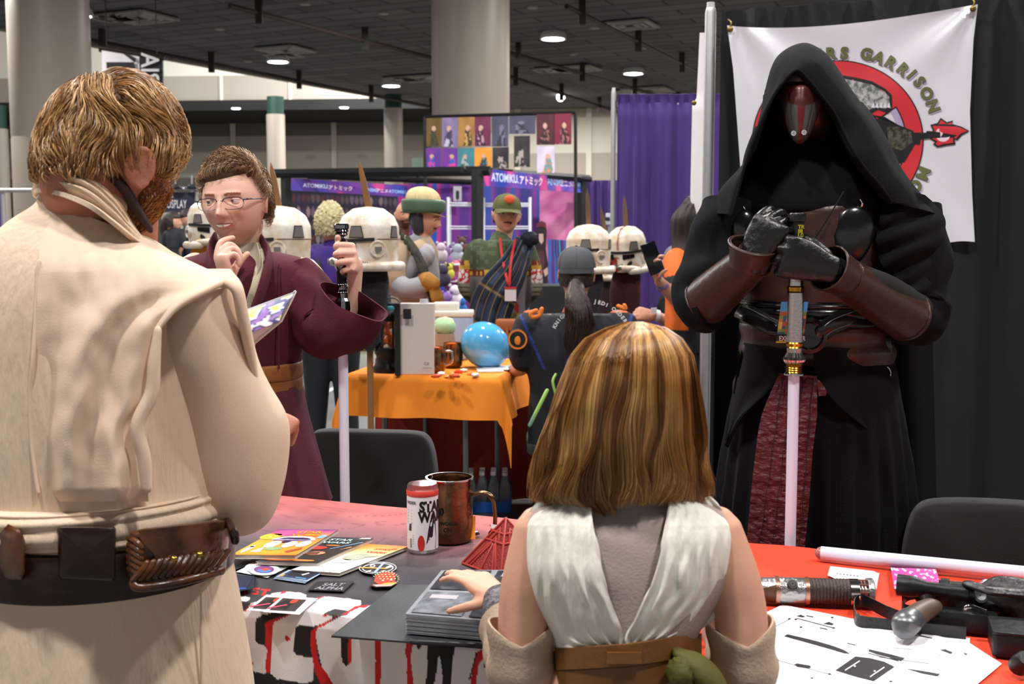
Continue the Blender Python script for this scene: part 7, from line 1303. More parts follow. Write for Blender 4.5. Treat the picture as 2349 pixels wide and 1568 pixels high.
b.grid(hood, 120, 50); b.build('hood', M_robe, root, solid=.004)
b = MB(); b.tube([p_ + V((0, -.002, 0)) for p_ in [hood(i / 40, .2) for i in range(41)]], .0035, n=8, k=1); b.build('hood_hem', M_robe, root)
b = MB(); loft(b, sil([(290, 1735, 1930, .05, .02), (345, 1712, 1965, .09), (400, 1700, 1995, .13), (450, 1680, 2030, .155), (482, 1672, 2040, .16), (500, 1690, 2030, .15)], YA), n=60, sub=5, disp=lambda u, v, p: .006 * wr(p, .8)); b.build('cowl', M_robe, root)
for nm, pts, rr in (('sleeve', [P(1690, 480, .0), P(1665, 560, -.02), P(1628, 640, -.05), P(1612, 690, -.08), P(1640, 690, -.11)], [.085, .083, .075, .066, .06]), ('sleeve', [P(2070, 490, .0), P(2085, 570, -.02), P(2092, 650, -.05), P(2100, 715, -.07), P(2070, 720, -.11)], [.085, .088, .078, .072, .06])):
    b = MB(); Q = smooth_path(pts, 8); R_ = []
    for i, p in enumerate(Q):
        t_ = (Q[min(i + 1, len(Q) - 1)] - Q[max(0, i - 1)]).normalized(); a = (V((1, 0, 0)) - t_ * t_.x).normalized(); c = t_.cross(a); r_ = cr([float(x) for x in rr], i / 8)
        R_.append([p + (a * math.cos(x) + c * math.sin(x)) * (r_ * (1 + .05 * math.sin(i * .5 + 2.2 * math.cos(x)) + .13 * noise.noise(p * 12 + V((x, 0, 0))))) for x in [2 * PI * j / 36 for j in range(36)]])
    b.rings(R_); b.build(nm, M_robe, root, solid=.002)
# shoulder fall of the cape on the right
b = MB(); ribbon_surf(b, [(2030, 440), (2020, 500), (2012, 560), (2030, 620), (2050, 660)], [(2118, 446), (2164, 503), (2152, 570), (2148, 620), (2140, 680)], surf([(430, 1960, 2150, .1), (500, 1960, 2172, .16), (700, 1960, 2150, .13)], YA - .02), 0, 40, 50, lambda u, v, x, y: .012 * math.sin(v * 13 + u * 3) * u + .006 * math.sin(v * 29 + u * 8)); b.build('shoulder_cape', M_robe, root, solid=.004)
rowsA = [(465, 1690, 2030, .15), (520, 1690, 2040, .165), (600, 1693, 2045, .165), (680, 1700, 2030, .15), (740, 1700, 2030, .15), (835, 1698, 2050, .155)]; sA = surf(rowsA, YA)
b = MB(); loft(b, sil([(462, 1700, 2010, .135), (480, 1695, 2025, .155), (540, 1692, 2040, .165), (620, 1693, 2045, .165), (692, 1702, 2030, .150)], YA), n=80, sub=8, disp=lambda u, v, p: .0045 * abs(math.sin(p.z * 85 + 2.5 * math.sin(p.x * 14))) * max(0, noise.noise(V((p.x * 5, 0, p.z * 6))) + .3) + .003 * noise.noise(p * 20)); b.build('chest_armour', M_brn, root)
b = MB(); loft(b, sil([(682, 1704, 2022, .145), (700, 1702, 2022, .155), (742, 1702, 2024, .155)], YA), n=80, sub=12, disp=lambda u, v, p: .005 * abs(math.sin(v * PI * 4))); b.build('ribbed_waist', M_blkl, root)
b = MB(); loft(b, sil([(736, 1702, 2028, .15), (760, 1700, 2036, .158), (800, 1700, 2046, .158), (835, 1702, 2048, .155)], YA), n=70, sub=6, disp=lambda u, v, p: .003 * math.sin(p.z * 120)); belt = b.build('waist_belt', M_brn, root)
b = MB(); b.rbox(sA(2022, 800, .012), (.045, .03, .055), .01); b.build('belt_pouch', M_blkl, belt)
b = MB(); c = sA(2024, 856, .02); b.tube([c + V((.017 * math.cos(a), -.004, .017 * math.sin(a))) for a in [i * .5 for i in range(14)]], .0018, n=6, k=2); b.build('belt_ring', M_sil, belt)
for pts in ([(1700, 712), (1722, 722), (1778, 752)], [(2040, 690), (1985, 716), (1915, 742), (1888, 760)]):
    Q = smooth_path([sA(x, y, .016) for x, y in pts], 8); b = MB(); b.tube(Q, .021, n=14, k=1, flat=.4, up=(0, -1, 0)); s_ = b.build('padded_strap', M_blkl, root)
    b = MB()
    for sg in (-1, 1): b.tube([p + V((0, -.0085, sg * .012)) for p in Q], .0011, n=5, k=1)
    b.build('stitching', M_worn, s_)
b = MB(); b.lathe([(.001, .016), (.026, .016), (.030, .02), (.038, .018), (.040, 0)], sA(1852, 770, .004), (0, -1, .1), n=40); b.build('buckle_plate', M_blkl, root)
for x0, y0, rr, tl in ((1952, 545, (.046, .02, .068), .25), (2005, 560, (.035, .018, .05), -.2), (1990, 500, (.035, .018, .03), .4), (1716, 545, (.03, .018, .06), -.2)):
    b = MB(); b.ball(sA(x0, y0, .012), rr, R=ry(tl), nu=30, nv=20, fn=lambda d_, q: V((q.x * (1 - .25 * d_.z * -1 * .6), q.y, q.z))); b.build('chest_plate', M_blkl, root, label='glossy black chest plate')
for x, y, r_ in ((1972, 494, .0125), (2013, 508, .012), (1704, 508, .010)):
    b = MB(); c = sA(x, y, .03); b.tube([c + V((r_ * math.cos(a), 0, r_ * math.sin(a))) for a in [i * .45 for i in range(15)]], .0022, n=8, k=2); b.tube([c + V((0, 0, r_)), c + V((.004, -.004, r_ + .012)), c + V((0, 0, r_ + .022))], .0018, n=6); b.build('ring_clip', M_sil, root)
b = MB(); b.tube([P(1935, 440, -.2), P(1905, 490, -.21), P(1870, 545, -.21)], .0018, n=6); b.build('neck_cord', M_under, root)
# bracers, cuffs, gloves
def cone(name, a, c, r0, r1, m, flare=0, op=True):
    t_ = (c - a).normalized(); u_ = (V((0, 0, 1)) - t_ * t_.z).normalized(); v_ = t_.cross(u_); b = MB()
    b.grid(lambda u, v: a.lerp(c, v) + (u_ * math.cos(2 * PI * u) * (1 + .05 * math.sin(v * 3)) + v_ * math.sin(2 * PI * u)) * (r0 + (r1 - r0) * v + flare * v ** 6), 48, 24); o = b.build(name, m, root, solid=.003, weld=.0002)
    b = MB(); 
    for k in (.03, .97): b.tube([a.lerp(c, k) + (u_ * math.cos(x) + v_ * math.sin(x)) * (r0 + (r1 - r0) * k + .0012) for x in [i * .35 for i in range(19)]], .0022, n=6, k=1)
    b.tube([a.lerp(c, k) + (u_ * .8 - v_ * .6 * (1 if v_.y > 0 else -1)) * (r0 + (r1 - r0) * k + .001) for k in (.02, .5, .98)], .0016, n=6, k=2); b.build('seam', m, o); return o
cone('bracer', P(1618, 692, -.10), P(1735, 590, -.255), .052, .038, M_brn); cone('bracer', P(2085, 728, -.12), P(1930, 632, -.275), .053, .039, M_brn)
cone('cuff', P(1716, 612, -.25), P(1728, 560, -.27), .035, .045, M_brn, .004); cone('cuff', P(1945, 640, -.27), P(1900, 614, -.30), .037, .046, M_brn, .002)
b = MB(); add_hand(b, P(1722, 606, -.27), frame((.42, -.12, .9), (-.55, -.8, .35)), side=-1, curls=((52, 40, 15), (56, 44, 18), (62, 52, 20), (66, 58, 25)), s=1.08, th=(10, 10, 5), thb=(45, -35)); b.build('glove', M_glove, root, remesh=.0032, smit=3)
b = MB(); add_hand(b, P(1905, 617, -.31), frame((-.93, -.02, .28), (-.10, -1, .12)), side=1, curls=((62, 82, 40), (64, 84, 40), (66, 84, 40), (70, 84, 40)), s=1.1, th=(15, 30, 25), thb=(30, -25)); b.build('glove', M_glove, root, remesh=.0032, smit=3)
# skirts
rowsS = [(815, 1708, 2040, .15), (860, 1695, 2052, .165), (960, 1672, 2068, .18), (1100, 1650, 2088, .19), (1255, 1635, 2098, .195), (1600, 1615, 2115, .20), (1900, 1610, 2120, .21)]; sS = surf(rowsS, YA)
b = MB(); loft(b, sil(rowsS, YA), n=220, sub=10, disp=lambda u, v, p: (.018 * (abs((u * 26) % 1 - .5) * 2 - .5) * min(1, max(0, v * 2.4 - .5)) + .002 * noise.noise(p * 18))); b.build('pleated_skirt', M_robe, root)
fs = lambda u, v, x, y: .006 + .010 * math.sin(u * 7 + v * 3) * v + .006 * noise.noise(V((x / 60, y / 60, 1)))
b = MB(); ribbon_surf(b, [(1706, 786), (1690, 850), (1680, 920), (1670, 990), (1666, 1022)], [(1800, 800), (1798, 850), (1755, 905), (1700, 960), (1668, 1026)], sS, .014, 30, 50, fs); b.build('overskirt', M_robe, root, solid=.004)
b = MB(); ribbon_surf(b, [(1870, 795), (1872, 860), (1925, 930), (2010, 1000), (2062, 1052)], [(1990, 800), (2050, 880), (2064, 940), (2069, 1000), (2066, 1056)], sS, .014, 40, 50, fs); b.build('overskirt', M_robe, root, solid=.004)
b = MB(); ribbon_surf(b, [(1788, 855), (1748, 950), (1733, 1040), (1722, 1140), (1712, 1260), (1708, 1400)], [(1874, 862), (1874, 950), (1864, 1040), (1857, 1140), (1846, 1260), (1836, 1400)], sS, .03, 50, 120, lambda u, v, x, y: .003 * noise.noise(V((x / 14, y / 9, 1))) + .002 * noise.noise(V((x / 6, y / 5, 4)))); tb_ = b.build('crimson_tabard', M_redc, root, solid=.003, label='long crimson crinkled cloth panel')
b = MB()
for u0 in (.1, .36, .62, .9): b.tube([sS(interp(y, [855, 1400], [1788, 1708]) * (1 - u0) + u0 * interp(y, [862, 1400], [1874, 1836]) + 1.5 * math.sin(y / 17), y, .0345) for y in range(870, 1400, 20)], .0009, n=5, k=1)
b.build('seams', M_glove, tb_)
b = MB(); ribbon_surf(b, [(1874, 868), (1876, 890), (1878, 908)], [(1880, 872), (1896, 895), (1894, 908)], sS, .03, 8, 8); b.build('crimson_tie_end', M_redc, root, solid=.002)
b = MB(); b.grid(lambda u, v: P(1640 + 490 * u + (22 * v if u > .5 else -10 * v), 520 + 900 * v, .14 + .03 * math.sin(u * 26) * (.3 + v)), 80, 30); b.build('back_cape', M_robe, root, solid=.004)
# mask
b = MB(); ml = lin
def mcol(u, y):
    a = abs(u)
    if y < 186: return ml('857070')
    if y < 196: return ml('160c0c')
    if y < 228 + 18 * (1 - a) and a < .86: return ml('4c201d')
    if a < .15 and y > 222: return ml('641d18')
    if a > .88: return ml('4e2a22')
    return ml('4f4d4b')
def mpt(u_, v_):
    y = 150 + 176 * v_; hw = interp(y, [150, 165, 185, 204, 230, 252, 280, 306, 320, 326], [10, 28, 44, 50, 46, 40, 31, 21, 12, 3]); u = 2 * u_ - 1; x = interp(y, [150, 200, 326], [1832, 1840, 1834]) + u * hw
    rel = .052 * (1 - abs(u) ** 1.7) * (hw / 48) ** .6; rel += (.006 if 197 < y else -.004 if 187 < y < 197 else 0); rel -= .004 if (abs(abs(u) - .55) < .05 and y > 210) else 0
    return P(x, y, -.105 - rel - .05 * max(0, (y - 190) / 130) ** .8 + (.05 * ((180 - y) / 30) ** 2 if y < 180 else 0))
b.grid(mpt, 60, 90, cf=lambda u, v: mcol(2 * u - 1, 150 + 176 * v)); mk = b.build('mask', M_mask, root, solid=.004, soff=1, label='dark red and grey angular mask')
b = MB(); b.ball(P(1852, 238, -.03), (.082, .085, .09), nu=32, nv=24, col=lin('2c1a16')); b.build('helmet_shell', M_mask, mk)
for x, y in ((1819, 306), (1843, 304)): b = MB(); b.lathe([(.001, .002), (.0028, .002), (.003, .005), (.0055, .005), (.006, 0)], P(x, y, -.195), (0, -1, 0), n=20); b.build('mask_rivet', M_sil, mk)
# badge
bd = thing('exhibitor_badge', 'colourful badge with EXHI lettering hanging behind the staff hilt', 'badge', sA(1815, 740, .04)); b = MB(); q = lambda x, y, o=0: sA(x, y, .045 + o)
bf = lambda u, v: q(1792 + (-14 + 72 * 1) * 0 + u * 62 - 12 * v, 692 + 94 * v)
b.grid(bf, 24, 40, cf=lambda u, v: lin('e8d84a') if v > .95 else lin('141416') if v > .78 else lin('4a9ad8') if v < .25 else lin(['c87a3a', '7a9a4a', '3a5a8a', 'b0582a', 'd8b050'][int(abs(noise.cell(V((u * 7, v * 12, 2)))) * 4.9)])); b.text('EXHIBITOR', 15, lambda x, y, h: q(1787 + x * .8, 781 - y, .002), col=lin('f2f0f0'), bold=.5)
b.build('card', M_paint, bd, smooth=False, fix=False); b = MB(); b.tube([q(1822, 692), q(1832, 640), q(1845, 560)], .003, flat=.4); b.build('cord', M_glove, bd)
# staff sabres held by the two figures
M_gold = mat('anodised_gold', 'b8862a', .22, 1); M_brs = mat('brushed_aluminium', 'b9b6b4', .25, 1, bump=.1, bscale=300); M_chr = mat('dark_chrome', '77787c', .12, 1)
Ys = 2.28; k = Ys / F; top = W(1830, 470, Ys); X0 = top.x; zz = lambda y: W(1830, y, Ys).z; t = thing('staff_prop', 'silver and gold sword hilt with white blade pointing down, held by the hooded figure', 'prop sword', (X0, Ys, 0))
def part(nm, m, prof, lab=None): b = MB(); b.lathe([(r_ * k, zz(y)) for y, r_ in prof], (X0, Ys, 0), n=36); return b.build(nm, m, t, label=lab)
part('pommel', M_glove, [(488, 1), (488, 17), (491, 19), (508, 19), (510, 15), (548, 14), (652, 14)]); part('hilt', M_brs, [(640, 16), (659, 17), (672, 18), (786, 18), (796, 18), (808, 17), (808, 18)])
for ys in ((655, 659, 667, 671), (784, 787, 794, 797), (832, 834, 836, 838, 840, 843, 845, 848, 850, 853)): part('gold_ring', M_gold, [(ys[0], 16)] + [(y, 20 if i % 2 else 18) for i, y in enumerate(ys)] + [(ys[-1], 16)])
b = MB(); b.rings([[V((X0 + math.cos(a) * r_ * k * (1 + (.04 if j % 2 else -.04)), Ys + math.sin(a) * r_ * k * (1 + (.04 if j % 2 else -.04)), zz(y))) for j, a in enumerate([2 * PI * i / 40 for i in range(40)])] for y, r_ in ((807, 17), (818, 23), (824, 25), (829, 23), (833, 19))]); b.build('knurled_ring', M_sil, t, smooth=False)
part('flange', M_sil, [(852, 18), (856, 23), (860, 23), (862, 15)]); b = MB(); b.lathe([(13 * k, zz(862)), (12.8 * k, zz(1255)), (12.5 * k, .06), (.008, .035), (.001, .03)], (X0, Ys, 0), n=32); b.build('blade', M_blade, t, label='frosted white tube blade')
b = MB()
for i, (s_, y) in enumerate((('TRUE', 524), ('IIII', 534), ('LO', 543))): b.text(s_, 12, lambda x, y_, h: V((X0 + math.sin((x - 2) / 15) * 15.4 * k, Ys - math.cos((x - 2) / 15) * 15.4 * k, zz(y - y_))), bold=.3)
b.build('yellow_print', mat('yellow_print', 'd8c830', .5), t, smooth=False, fix=False)
Yt = 2.80; k = Yt / F; X0 = W(784, 600, Yt).x; zz = lambda y: W(784, y, Yt).z; t2 = t = thing('staff_prop', 'dark chrome sword hilt with white blade pointing down, held by the person in maroon', 'prop sword', (X0, Yt, 0)); Ys = Yt
part('emitter', M_chr, [(513, 1), (513, 15), (516, 18), (524, 18), (526, 15), (530, 17), (533, 13), (537, 15), (541, 11), (546, 14), (549, 11), (553, 14), (557, 10), (562, 10)]); part('neck', M_chr, [(562, 10), (574, 10), (576, 12), (580, 10), (606, 10), (609, 12), (612, 12), (614, 11)])
part('grip', M_chr, [(606, 12), (612, 13), (618, 11), (622, 13), (650, 12.5), (652, 14), (655, 12.5), (668, 12.5), (670, 14), (673, 12)]); b = MB(); b.rings([[V((X0 + math.cos(a) * r_ * k, Yt + math.sin(a) * r_ * k, zz(y))) for a in [2 * PI * i / 12 for i in range(12)]] for y, r_ in ((682, 12), (690, 17), (708, 18.5), (722, 15), (726, 14))]); b.build('faceted_ring', M_chr, t, smooth=False)
part('lower_collar', M_chr, [(668, 12.5), (684, 12.5), (726, 14), (728, 17), (732, 17), (735, 13), (742, 13)]); b = MB()
for i in range(8): a = i * PI / 4; b.box((X0 + math.cos(a) * 15 * k, Yt + math.sin(a) * 15 * k, zz(738)), (.005, .005, .012), rz(a))
b.build('claw_ring', M_chr, t, smooth=False)
for y in (643, 656): b = MB(); b.ball((X0 + 12.5 * k, Yt - .004, zz(y)), .0035, nu=10, nv=8); b.build('button', M_sil, t)
b = MB(); b.lathe([(11.5 * k, zz(742)), (11.3 * k, zz(1155)), (11.2 * k, .06), (.007, .035), (.001, .03)], (X0, Yt, 0), n=32); b.build('blade', M_blade, t, label='frosted white tube blade')
# ===== person in maroon =====
YB = 2.90; RB = W(575, 900, YB); root = thing('person', 'smiling person with glasses, short hair and maroon robe, one hand at the chin', 'person', (RB.x, YB, 0)); P = lambda x, y, d=0: W(x, y, YB + d)
M_face = mat('fair_skin', 'ecbca6', .45, var=.12, vscale=25, bump=.06, bscale=260, sss=.2, vc=True); M_mar = mat('maroon_linen', '571427', .85, var=.25, vscale=12, bump=.35, bscale=420); M_inner = mat('cream_shirt', 'b5ac96', .85, bump=.2, bscale=200); M_tanb = mat('ochre_leather_belt', '8d5a2c', .5, var=.2, vscale=10, bump=.15, bscale=60)
C = P(538, 464, -.02); R = rz(PI - .16) @ rx(-.10) @ ry(.05); sB = (1.0, 1.0, .93)
b = MB(); add_head(b, C, R, sB, nu=150, nv=120, smile=1, jaw=.8); b.tube([C + R @ V((0, -.03, -.05)), P(548, 570, .03), P(552, 615, .04)], [.056, .054, .07], n=24, k=4)
rB = [(585, 455, 640, .07, .03), (610, 425, 685, .09), (700, 415, 715, .11), (860, 475, 655, .10), (960, 470, 660, .10)]; loft(b, sil(rB, YB), n=40)
wL = P(528, 664, -.19); wR = P(810, 606, -.035)
b.tube([P(450, 625), P(470, 740, -.06), P(545, 790, -.14), P(536, 715, -.18), wL], [.055, .05, .042, .034, .026], n=18, k=5); b.tube([P(695, 635), P(725, 740, -.05), P(760, 770, -.02), P(795, 700, -.02), wR], [.055, .05, .042, .032, .026], n=18, k=5)
add_hand(b, wL, frame((-.22, -.12, .95), (-.86, -.5, -.2)), side=-1, curls=((30, 42, 18), (58, 78, 30), (66, 82, 35), (70, 84, 35)), s=.96, thb=(15, -40), th=(10, 20, 10))
add_hand(b, wR, frame((.12, -.95, .22), (.95, .12, .12)), side=1, curls=((66, 92, 45), (68, 94, 45), (70, 94, 45), (74, 94, 45)), s=.98, thb=(25, -25), th=(5, 5, -12))
for sx in (-1, 1): b.tube([P(570 + 48 * sx, 920), P(570 + 60 * sx, 1200), V((P(570 + 60 * sx, 900).x, YB, .08))], [.06, .055, .045], n=14, k=4)
body = b.build('body', M_face, root, remesh=.0030, smit=2); face_paint(body, C, R, 1, brow='9a7558', sz=.93)
for sx in (-1, 1): e = P(570 + sx * 60, 900).x; b = MB(); b.tube([V((e, YB + .05, .05)), V((e, YB - .05, .055)), V((e, YB - .17, .035))], [.045, .045, .034], n=14, k=4); b.build('shoe', M_shoe, root)
eyes(body, C, R, sB, gaze=(.50, .85, .02), skinm=M_face)
b = MB(); b.grid(lambda u, v: C + R @ V(((u - .5) * .040, .0915 - 22 * ((u - .5) * .040) ** 2, -.0515 + (v - .5) * .0065 * (1 - abs(2 * u - 1) ** 2) + 7 * ((u - .5) * .040) ** 2)), 20, 4, cf=lambda u, v: lin('e8e0d4') if (u * 9) % 1 > .08 else lin('8a7066')); b.build('teeth', M_eye, body)
# glasses
M_gf = mat('gunmetal_frame', '4a4a52', .3, .7); g_ = thing('glasses', 'thin dark metal rimmed glasses worn by the person in maroon', 'glasses', C)
for sg in (-1, 1):
    o = [(sg * (.033 + .0265 * math.copysign(abs(math.cos(a)) ** .6, math.cos(a))), .0905 - .35 * (.033 + .0265 * math.cos(a) - .02) ** 2 * 10, .004 + (.0165 if math.sin(a) < 0 else .0125) * math.copysign(abs(math.sin(a)) ** .75, math.sin(a))) for a in [2 * PI * i / 28 for i in range(29)]]
    Q = [C + R @ V(p) for p in o]; b = MB(); b.tube(Q, .0007, n=6, k=1); b.tube(Q[:15], .0012, n=6, k=1); b.build('rim', M_gf, g_)
    b = MB(); b.add(Q[:-1], [tuple(range(28))]); b.build('lens', mat('lens_glass', 'ffffff', .03, alpha=.06, spec=.2), g_, smooth=False)
    b = MB(); b.tube([C + R @ V((sg * .0595, .084, .010)), C + R @ V((sg * .072, .068, .010)), C + R @ V((sg * .080, .02, .006)), C + R @ V((sg * .079, -.012, .002))], [.0022, .0022, .0012, .0012], n=8); b.build('temple', M_gf, g_)
b = MB(); b.tube([C + R @ V((-.008, .0915, .008)), C + R @ V((0, .094, .0105)), C + R @ V((.008, .0915, .008))], .0011, n=8); b.build('bridge', M_gf, g_)
# hair
hl = lambda d: d.z - (.60 - .12 * d.x if d.y > .1 else -.35 if d.y < -.35 else .50 - (.1 - d.y) * 1.9) - (0 if abs(d.x) < .7 else -.10)
M_hb = mat('light_brown_hair', '5e4630', .55, var=.5, vscale=40, bump=.8, bscale=70, stretch=(1, .25, 1)); M_hs_ = mat('hair_strands', 'ffffff', .42, vc=True, spec=.4)
b = MB(); hair_cap(b, C, R, sB, th=.013, line=hl, nz=.002, freq=30, nu=96, nv=72, lift=.012); hb = b.build('hair', M_hb, root)
def short_strands(C, R, s, n, line, flow, L0, th, curl=.3, seed=1, rad=(.076, .096, .115), lift=0, steps=11):
    rnd = random.Random(seed); out = []; s = V(s)
    while len(out) < n:
        d = V((rnd.gauss(0, 1), rnd.gauss(0, 1), rnd.gauss(0, 1))).normalized()
        if line(d) < -.02: continue
        r0 = V((d.x * rad[0] * s.x, d.y * rad[1] * s.y * (.95 if d.y > 0 else 1), d.z * rad[2] * s.z)); p = r0 * (1 + .04); nn = d.copy(); L = L0 * (.6 + .6 * rnd.random()); pts = []; f_ = flow(d); f_ = (f_ - nn * f_.dot(nn)); f_ = f_.normalized() if f_.length > .01 else V((0, 1, 0)); ph = rnd.random() * 6; L *= max(.3, min(1, .25 + line(d) * 1.3)); top_ = th * (.55 + .6 * rnd.random()) + lift * max(0, d.z) ** 2
        for i in range(steps):
            t_ = i / (steps - 1); pts.append(C + R @ (p + p.normalized() * top_ * math.sin(PI * min(1, t_ * .9 + .12)) ** .6)); cl = noise.noise(p * 28 + V((seed, 0, 0))) * curl * 3 + math.sin(ph + t_ * 4) * curl * .25
            side = nn.cross(f_).normalized(); p = p + (f_ * math.cos(cl) + side * math.sin(cl)) * L / steps; q = V((p.x / (rad[0] * s.x), p.y / (rad[1] * s.y), p.z / (rad[2] * s.z))); q.normalize(); nn = q; p = V((q.x * rad[0] * s.x, q.y * rad[1] * s.y * (.95 if q.y > 0 else 1), q.z * rad[2] * s.z)) * 1.04; f_ = (flow(q) * .25 + f_); f_ = (f_ - nn * f_.dot(nn)).normalized()
        out.append(pts)
    return out
fl_ = lambda d: V((-.9 * (1 if d.z > .2 else .3), .75 if d.z > .2 else -.3, -.6 if d.z < .4 else .25)) if d.y > -.3 else V((d.x * .4, -.3, -1))
b = MB(); strands(b, short_strands(C, R, sB, 3600, hl, fl_, .058, .018, curl=.14, seed=3, lift=.012), .0006, ('94765a', 'a88a68', 'be9f7c', '705438', '84684c')); b.build('hair_strands', M_hs_, hb)
# robe
M_rows = [(560, 505, 600, .05, .05), (585, 430, 690, .085, .02), (610, 408, 722, .105), (680, 400, 722, .125), (780, 440, 696, .13), (850, 455, 684, .13), (900, 450, 690, .135)]; sM = surf(M_rows, YB)
R2 = [(600, 404, 716, .10), (640, 398, 735, .12), (700, 402, 722, .132), (780, 436, 698, .135), (850, 452, 686, .135), (905, 448, 690, .14)]
b = MB(); loft(b, sil([(578, 470, 640, .07, .02)] + R2, YB), n=120, sub=8, disp=lambda u, v, p: .005 * wr(p, 1.3) + .004 * math.sin(p.x * 60 + p.z * 20) * max(0, noise.noise(p * 5))); b.build('robe', M_mar, root)
sM = surf(R2, YB)
def lapel(L_, R_, off, m, nm, fold=.003): b = MB(); ribbon_surf(b, L_, R_, sM, off, 14, 50, lambda u, v, x, y: fold * math.sin(u * 6 + v * 4)); return b.build(nm, m, root, solid=.003)
b = MB(); b.grid(lambda u, v: cr([P(506, 560, -.06), P(512, 620, -.115), P(545, 690, -.13), P(556, 725, -.135)], v * 3).lerp(cr([P(588, 555, -.06), P(596, 600, -.11), P(578, 660, -.13), P(560, 728, -.135)], v * 3), u) + V((0, .045 * (1 - v) * (1 - (2 * u - 1) ** 2), 0)), 24, 30); b.build('inner_shirt', M_inner, root, solid=.002)
b = MB(); b.tube([P(592, 556, .02), P(599, 590, -.07), P(590, 640, -.125), P(574, 690, -.138), P(556, 735, -.142)], [.012, .012, .011, .01, .008], n=12, flat=.35); b.tube([P(500, 560, .02), P(498, 590, -.07), P(512, 650, -.125), P(545, 710, -.14)], [.012, .012, .011, .009], n=12, flat=.35); b.build('shirt_collar', M_inner, root)
b = MB(); b.tube([P(494, 548, .045), P(482, 585, -.07), P(492, 640, -.13), P(520, 700, -.145), P(560, 790, -.15)], [.02, .026, .028, .028, .026], n=16, flat=.35, up=(1, 0, 0)); b.tube([P(597, 548, .045), P(616, 590, -.07), P(606, 650, -.135), P(578, 730, -.152), P(540, 830, -.158)], [.02, .027, .03, .03, .028], n=16, flat=.35, up=(1, 0, 0)); b.build('lapel', M_mar, root)
b = MB(); b.tube([sM(640, y, .004) for y in range(605, 850, 12)], .0022, n=6, k=1); b.build('robe_seam', M_mar, root)
b = MB(); loft(b, sil([(880, 446, 692, .145), (960, 432, 706, .155), (1050, 415, 728, .165), (1140, 398, 752, .175), (1146, 398, 753, .17)], YB), n=140, sub=8, disp=lambda u, v, p: .010 * v * math.sin(u * 46) + .004 * wr(p)); b.build('robe_skirt', M_mar, root)
for y0, y1, o in ((828, 864, .02), (862, 895, .014)): b = MB(); loft(b, sil([(y0, 448, 690, .13 + o), (y0 + 6, 446, 692, .135 + o), (y1 - 6, 446, 693, .135 + o), (y1, 446, 692, .13 + o)], YB), n=80, sub=4); b.build('leather_belt', M_tanb, root)
b = MB(); b.box(sM(592, 870, .03), (.012, .006, .03)); b.build('belt_buckle', M_sil, root)
def bell(pts, rad, m, nm, fl=1, n=60, ax=None):
    Q = smooth_path(pts, 8); b = MB(); R_ = []
    for i, p in enumerate(Q):
        t_ = (Q[min(i + 1, len(Q) - 1)] - Q[max(0, i - 1)]).normalized(); a = (V((0, -1, 0)) + t_ * t_.y).normalized(); c = t_.cross(a); ra, rb = cr([float(x[0]) for x in rad], i / 8), cr([float(x[1]) for x in rad], i / 8)
        R_.append([p + (a * math.cos(x) * ra + c * math.sin(x) * rb) * (1 + .05 * math.sin(x * 5 + i * .5) + .05 * noise.noise(p * 10 + V((x, 0, 0)))) for x in [2 * PI * j / n for j in range(n)]])
    b.rings(R_, cap=False); return b.build(nm, m, root, solid=.004)
bell([P(672, 622, .0), P(705, 680, -.02), P(745, 750, -.05), P(785, 740, -.09), P(812, 690, -.11)], [(.07, .058), (.08, .07), (.085, .074), (.085, .08), (.075, .092)], M_mar, 'wide_sleeve')
bell([P(455, 618, .0), P(440, 700, -.03), P(500, 790, -.10), P(538, 742, -.16)], [(.07, .07), (.08, .075), (.08, .075), (.06, .05)], M_mar, 'wide_sleeve')
# ===== man in the beige tunic =====
YC = 1.60; RC = W(215, 1200, YC); root = thing('person', 'person in a beige tunic and brown pouch belt seen from behind, with ginger beard', 'person', (RC.x, YC, 0)); P = lambda x, y, d=0: W(x, y, YC + d)
M_cream = mat('cream_wool', 'e8cdb3', .9, var=.08, vscale=6, bump=.1, bscale=500, btype='noise'); M_gauze = mat('crinkled_cream_cotton', 'e5cbb0', .9, var=.10, vscale=9, bump=.3, bscale=45, stretch=(3, 3, .6)); M_fsk = mat('ruddy_skin', 'c67f63', .55, var=.3, vscale=30, bump=.2, bscale=300, sss=.15, vc=True); M_brc = mat('dark_brown_knit', '2e1a1a', .85); M_dkl = mat('dark_brown_belt', '24130e', .32, var=.3, bump=.15, bscale=60, spec=.5); M_pou = mat('antiqued_brown_leather', '5a3214', .26, var=.6, vscale=14, col2='24120a', bump=.15, bscale=50, spec=.6)
C = P(262, 374, -.02); R = rz(-.66) @ rx(-.30); sC = (.93, .88, .90)
b = MB(); add_head(b, C, R, sC, nu=120, nv=96, rad=(.078, .098, .115), ek=1.02, eo=.011); b.tube([C + R @ V((0, -.035, -.04)), P(240, 470, .0), P(225, 540, .02)], [.064, .07, .085], n=24, k=4)
loft(b, sil([(520, 110, 290, .05), (600, 10, 380, .09), (720, -40, 450, .12), (1000, -40, 470, .13), (1250, -40, 480, .14)], YC), n=40)
b.tube([P(390, 690), P(480, 830, .03), P(540, 1010, .08), P(560, 1060, .25), P(600, 1010, .42)], [.06, .055, .045, .038, .028], n=18, k=5); b.tube([P(20, 690), P(-60, 830, .03), P(-60, 1010, .08), P(60, 1060, .25), P(200, 1000, .38)], [.06, .055, .045, .038, .028], n=18, k=5)
add_hand(b, P(603, 1008, .43), frame((.2, .9, .35), (.3, -.2, .9)), side=-1, curls=((50, 50, 20),) * 4)
for sx in (-1, 1): b.tube([P(230 + 130 * sx, 1250), P(230 + 130 * sx, 1700), V((P(230 + 130 * sx, 1700).x, YC, .08))], [.1, .065, .045], n=14, k=4)
body = b.build('body', M_fsk, root, remesh=.0042, smit=2)
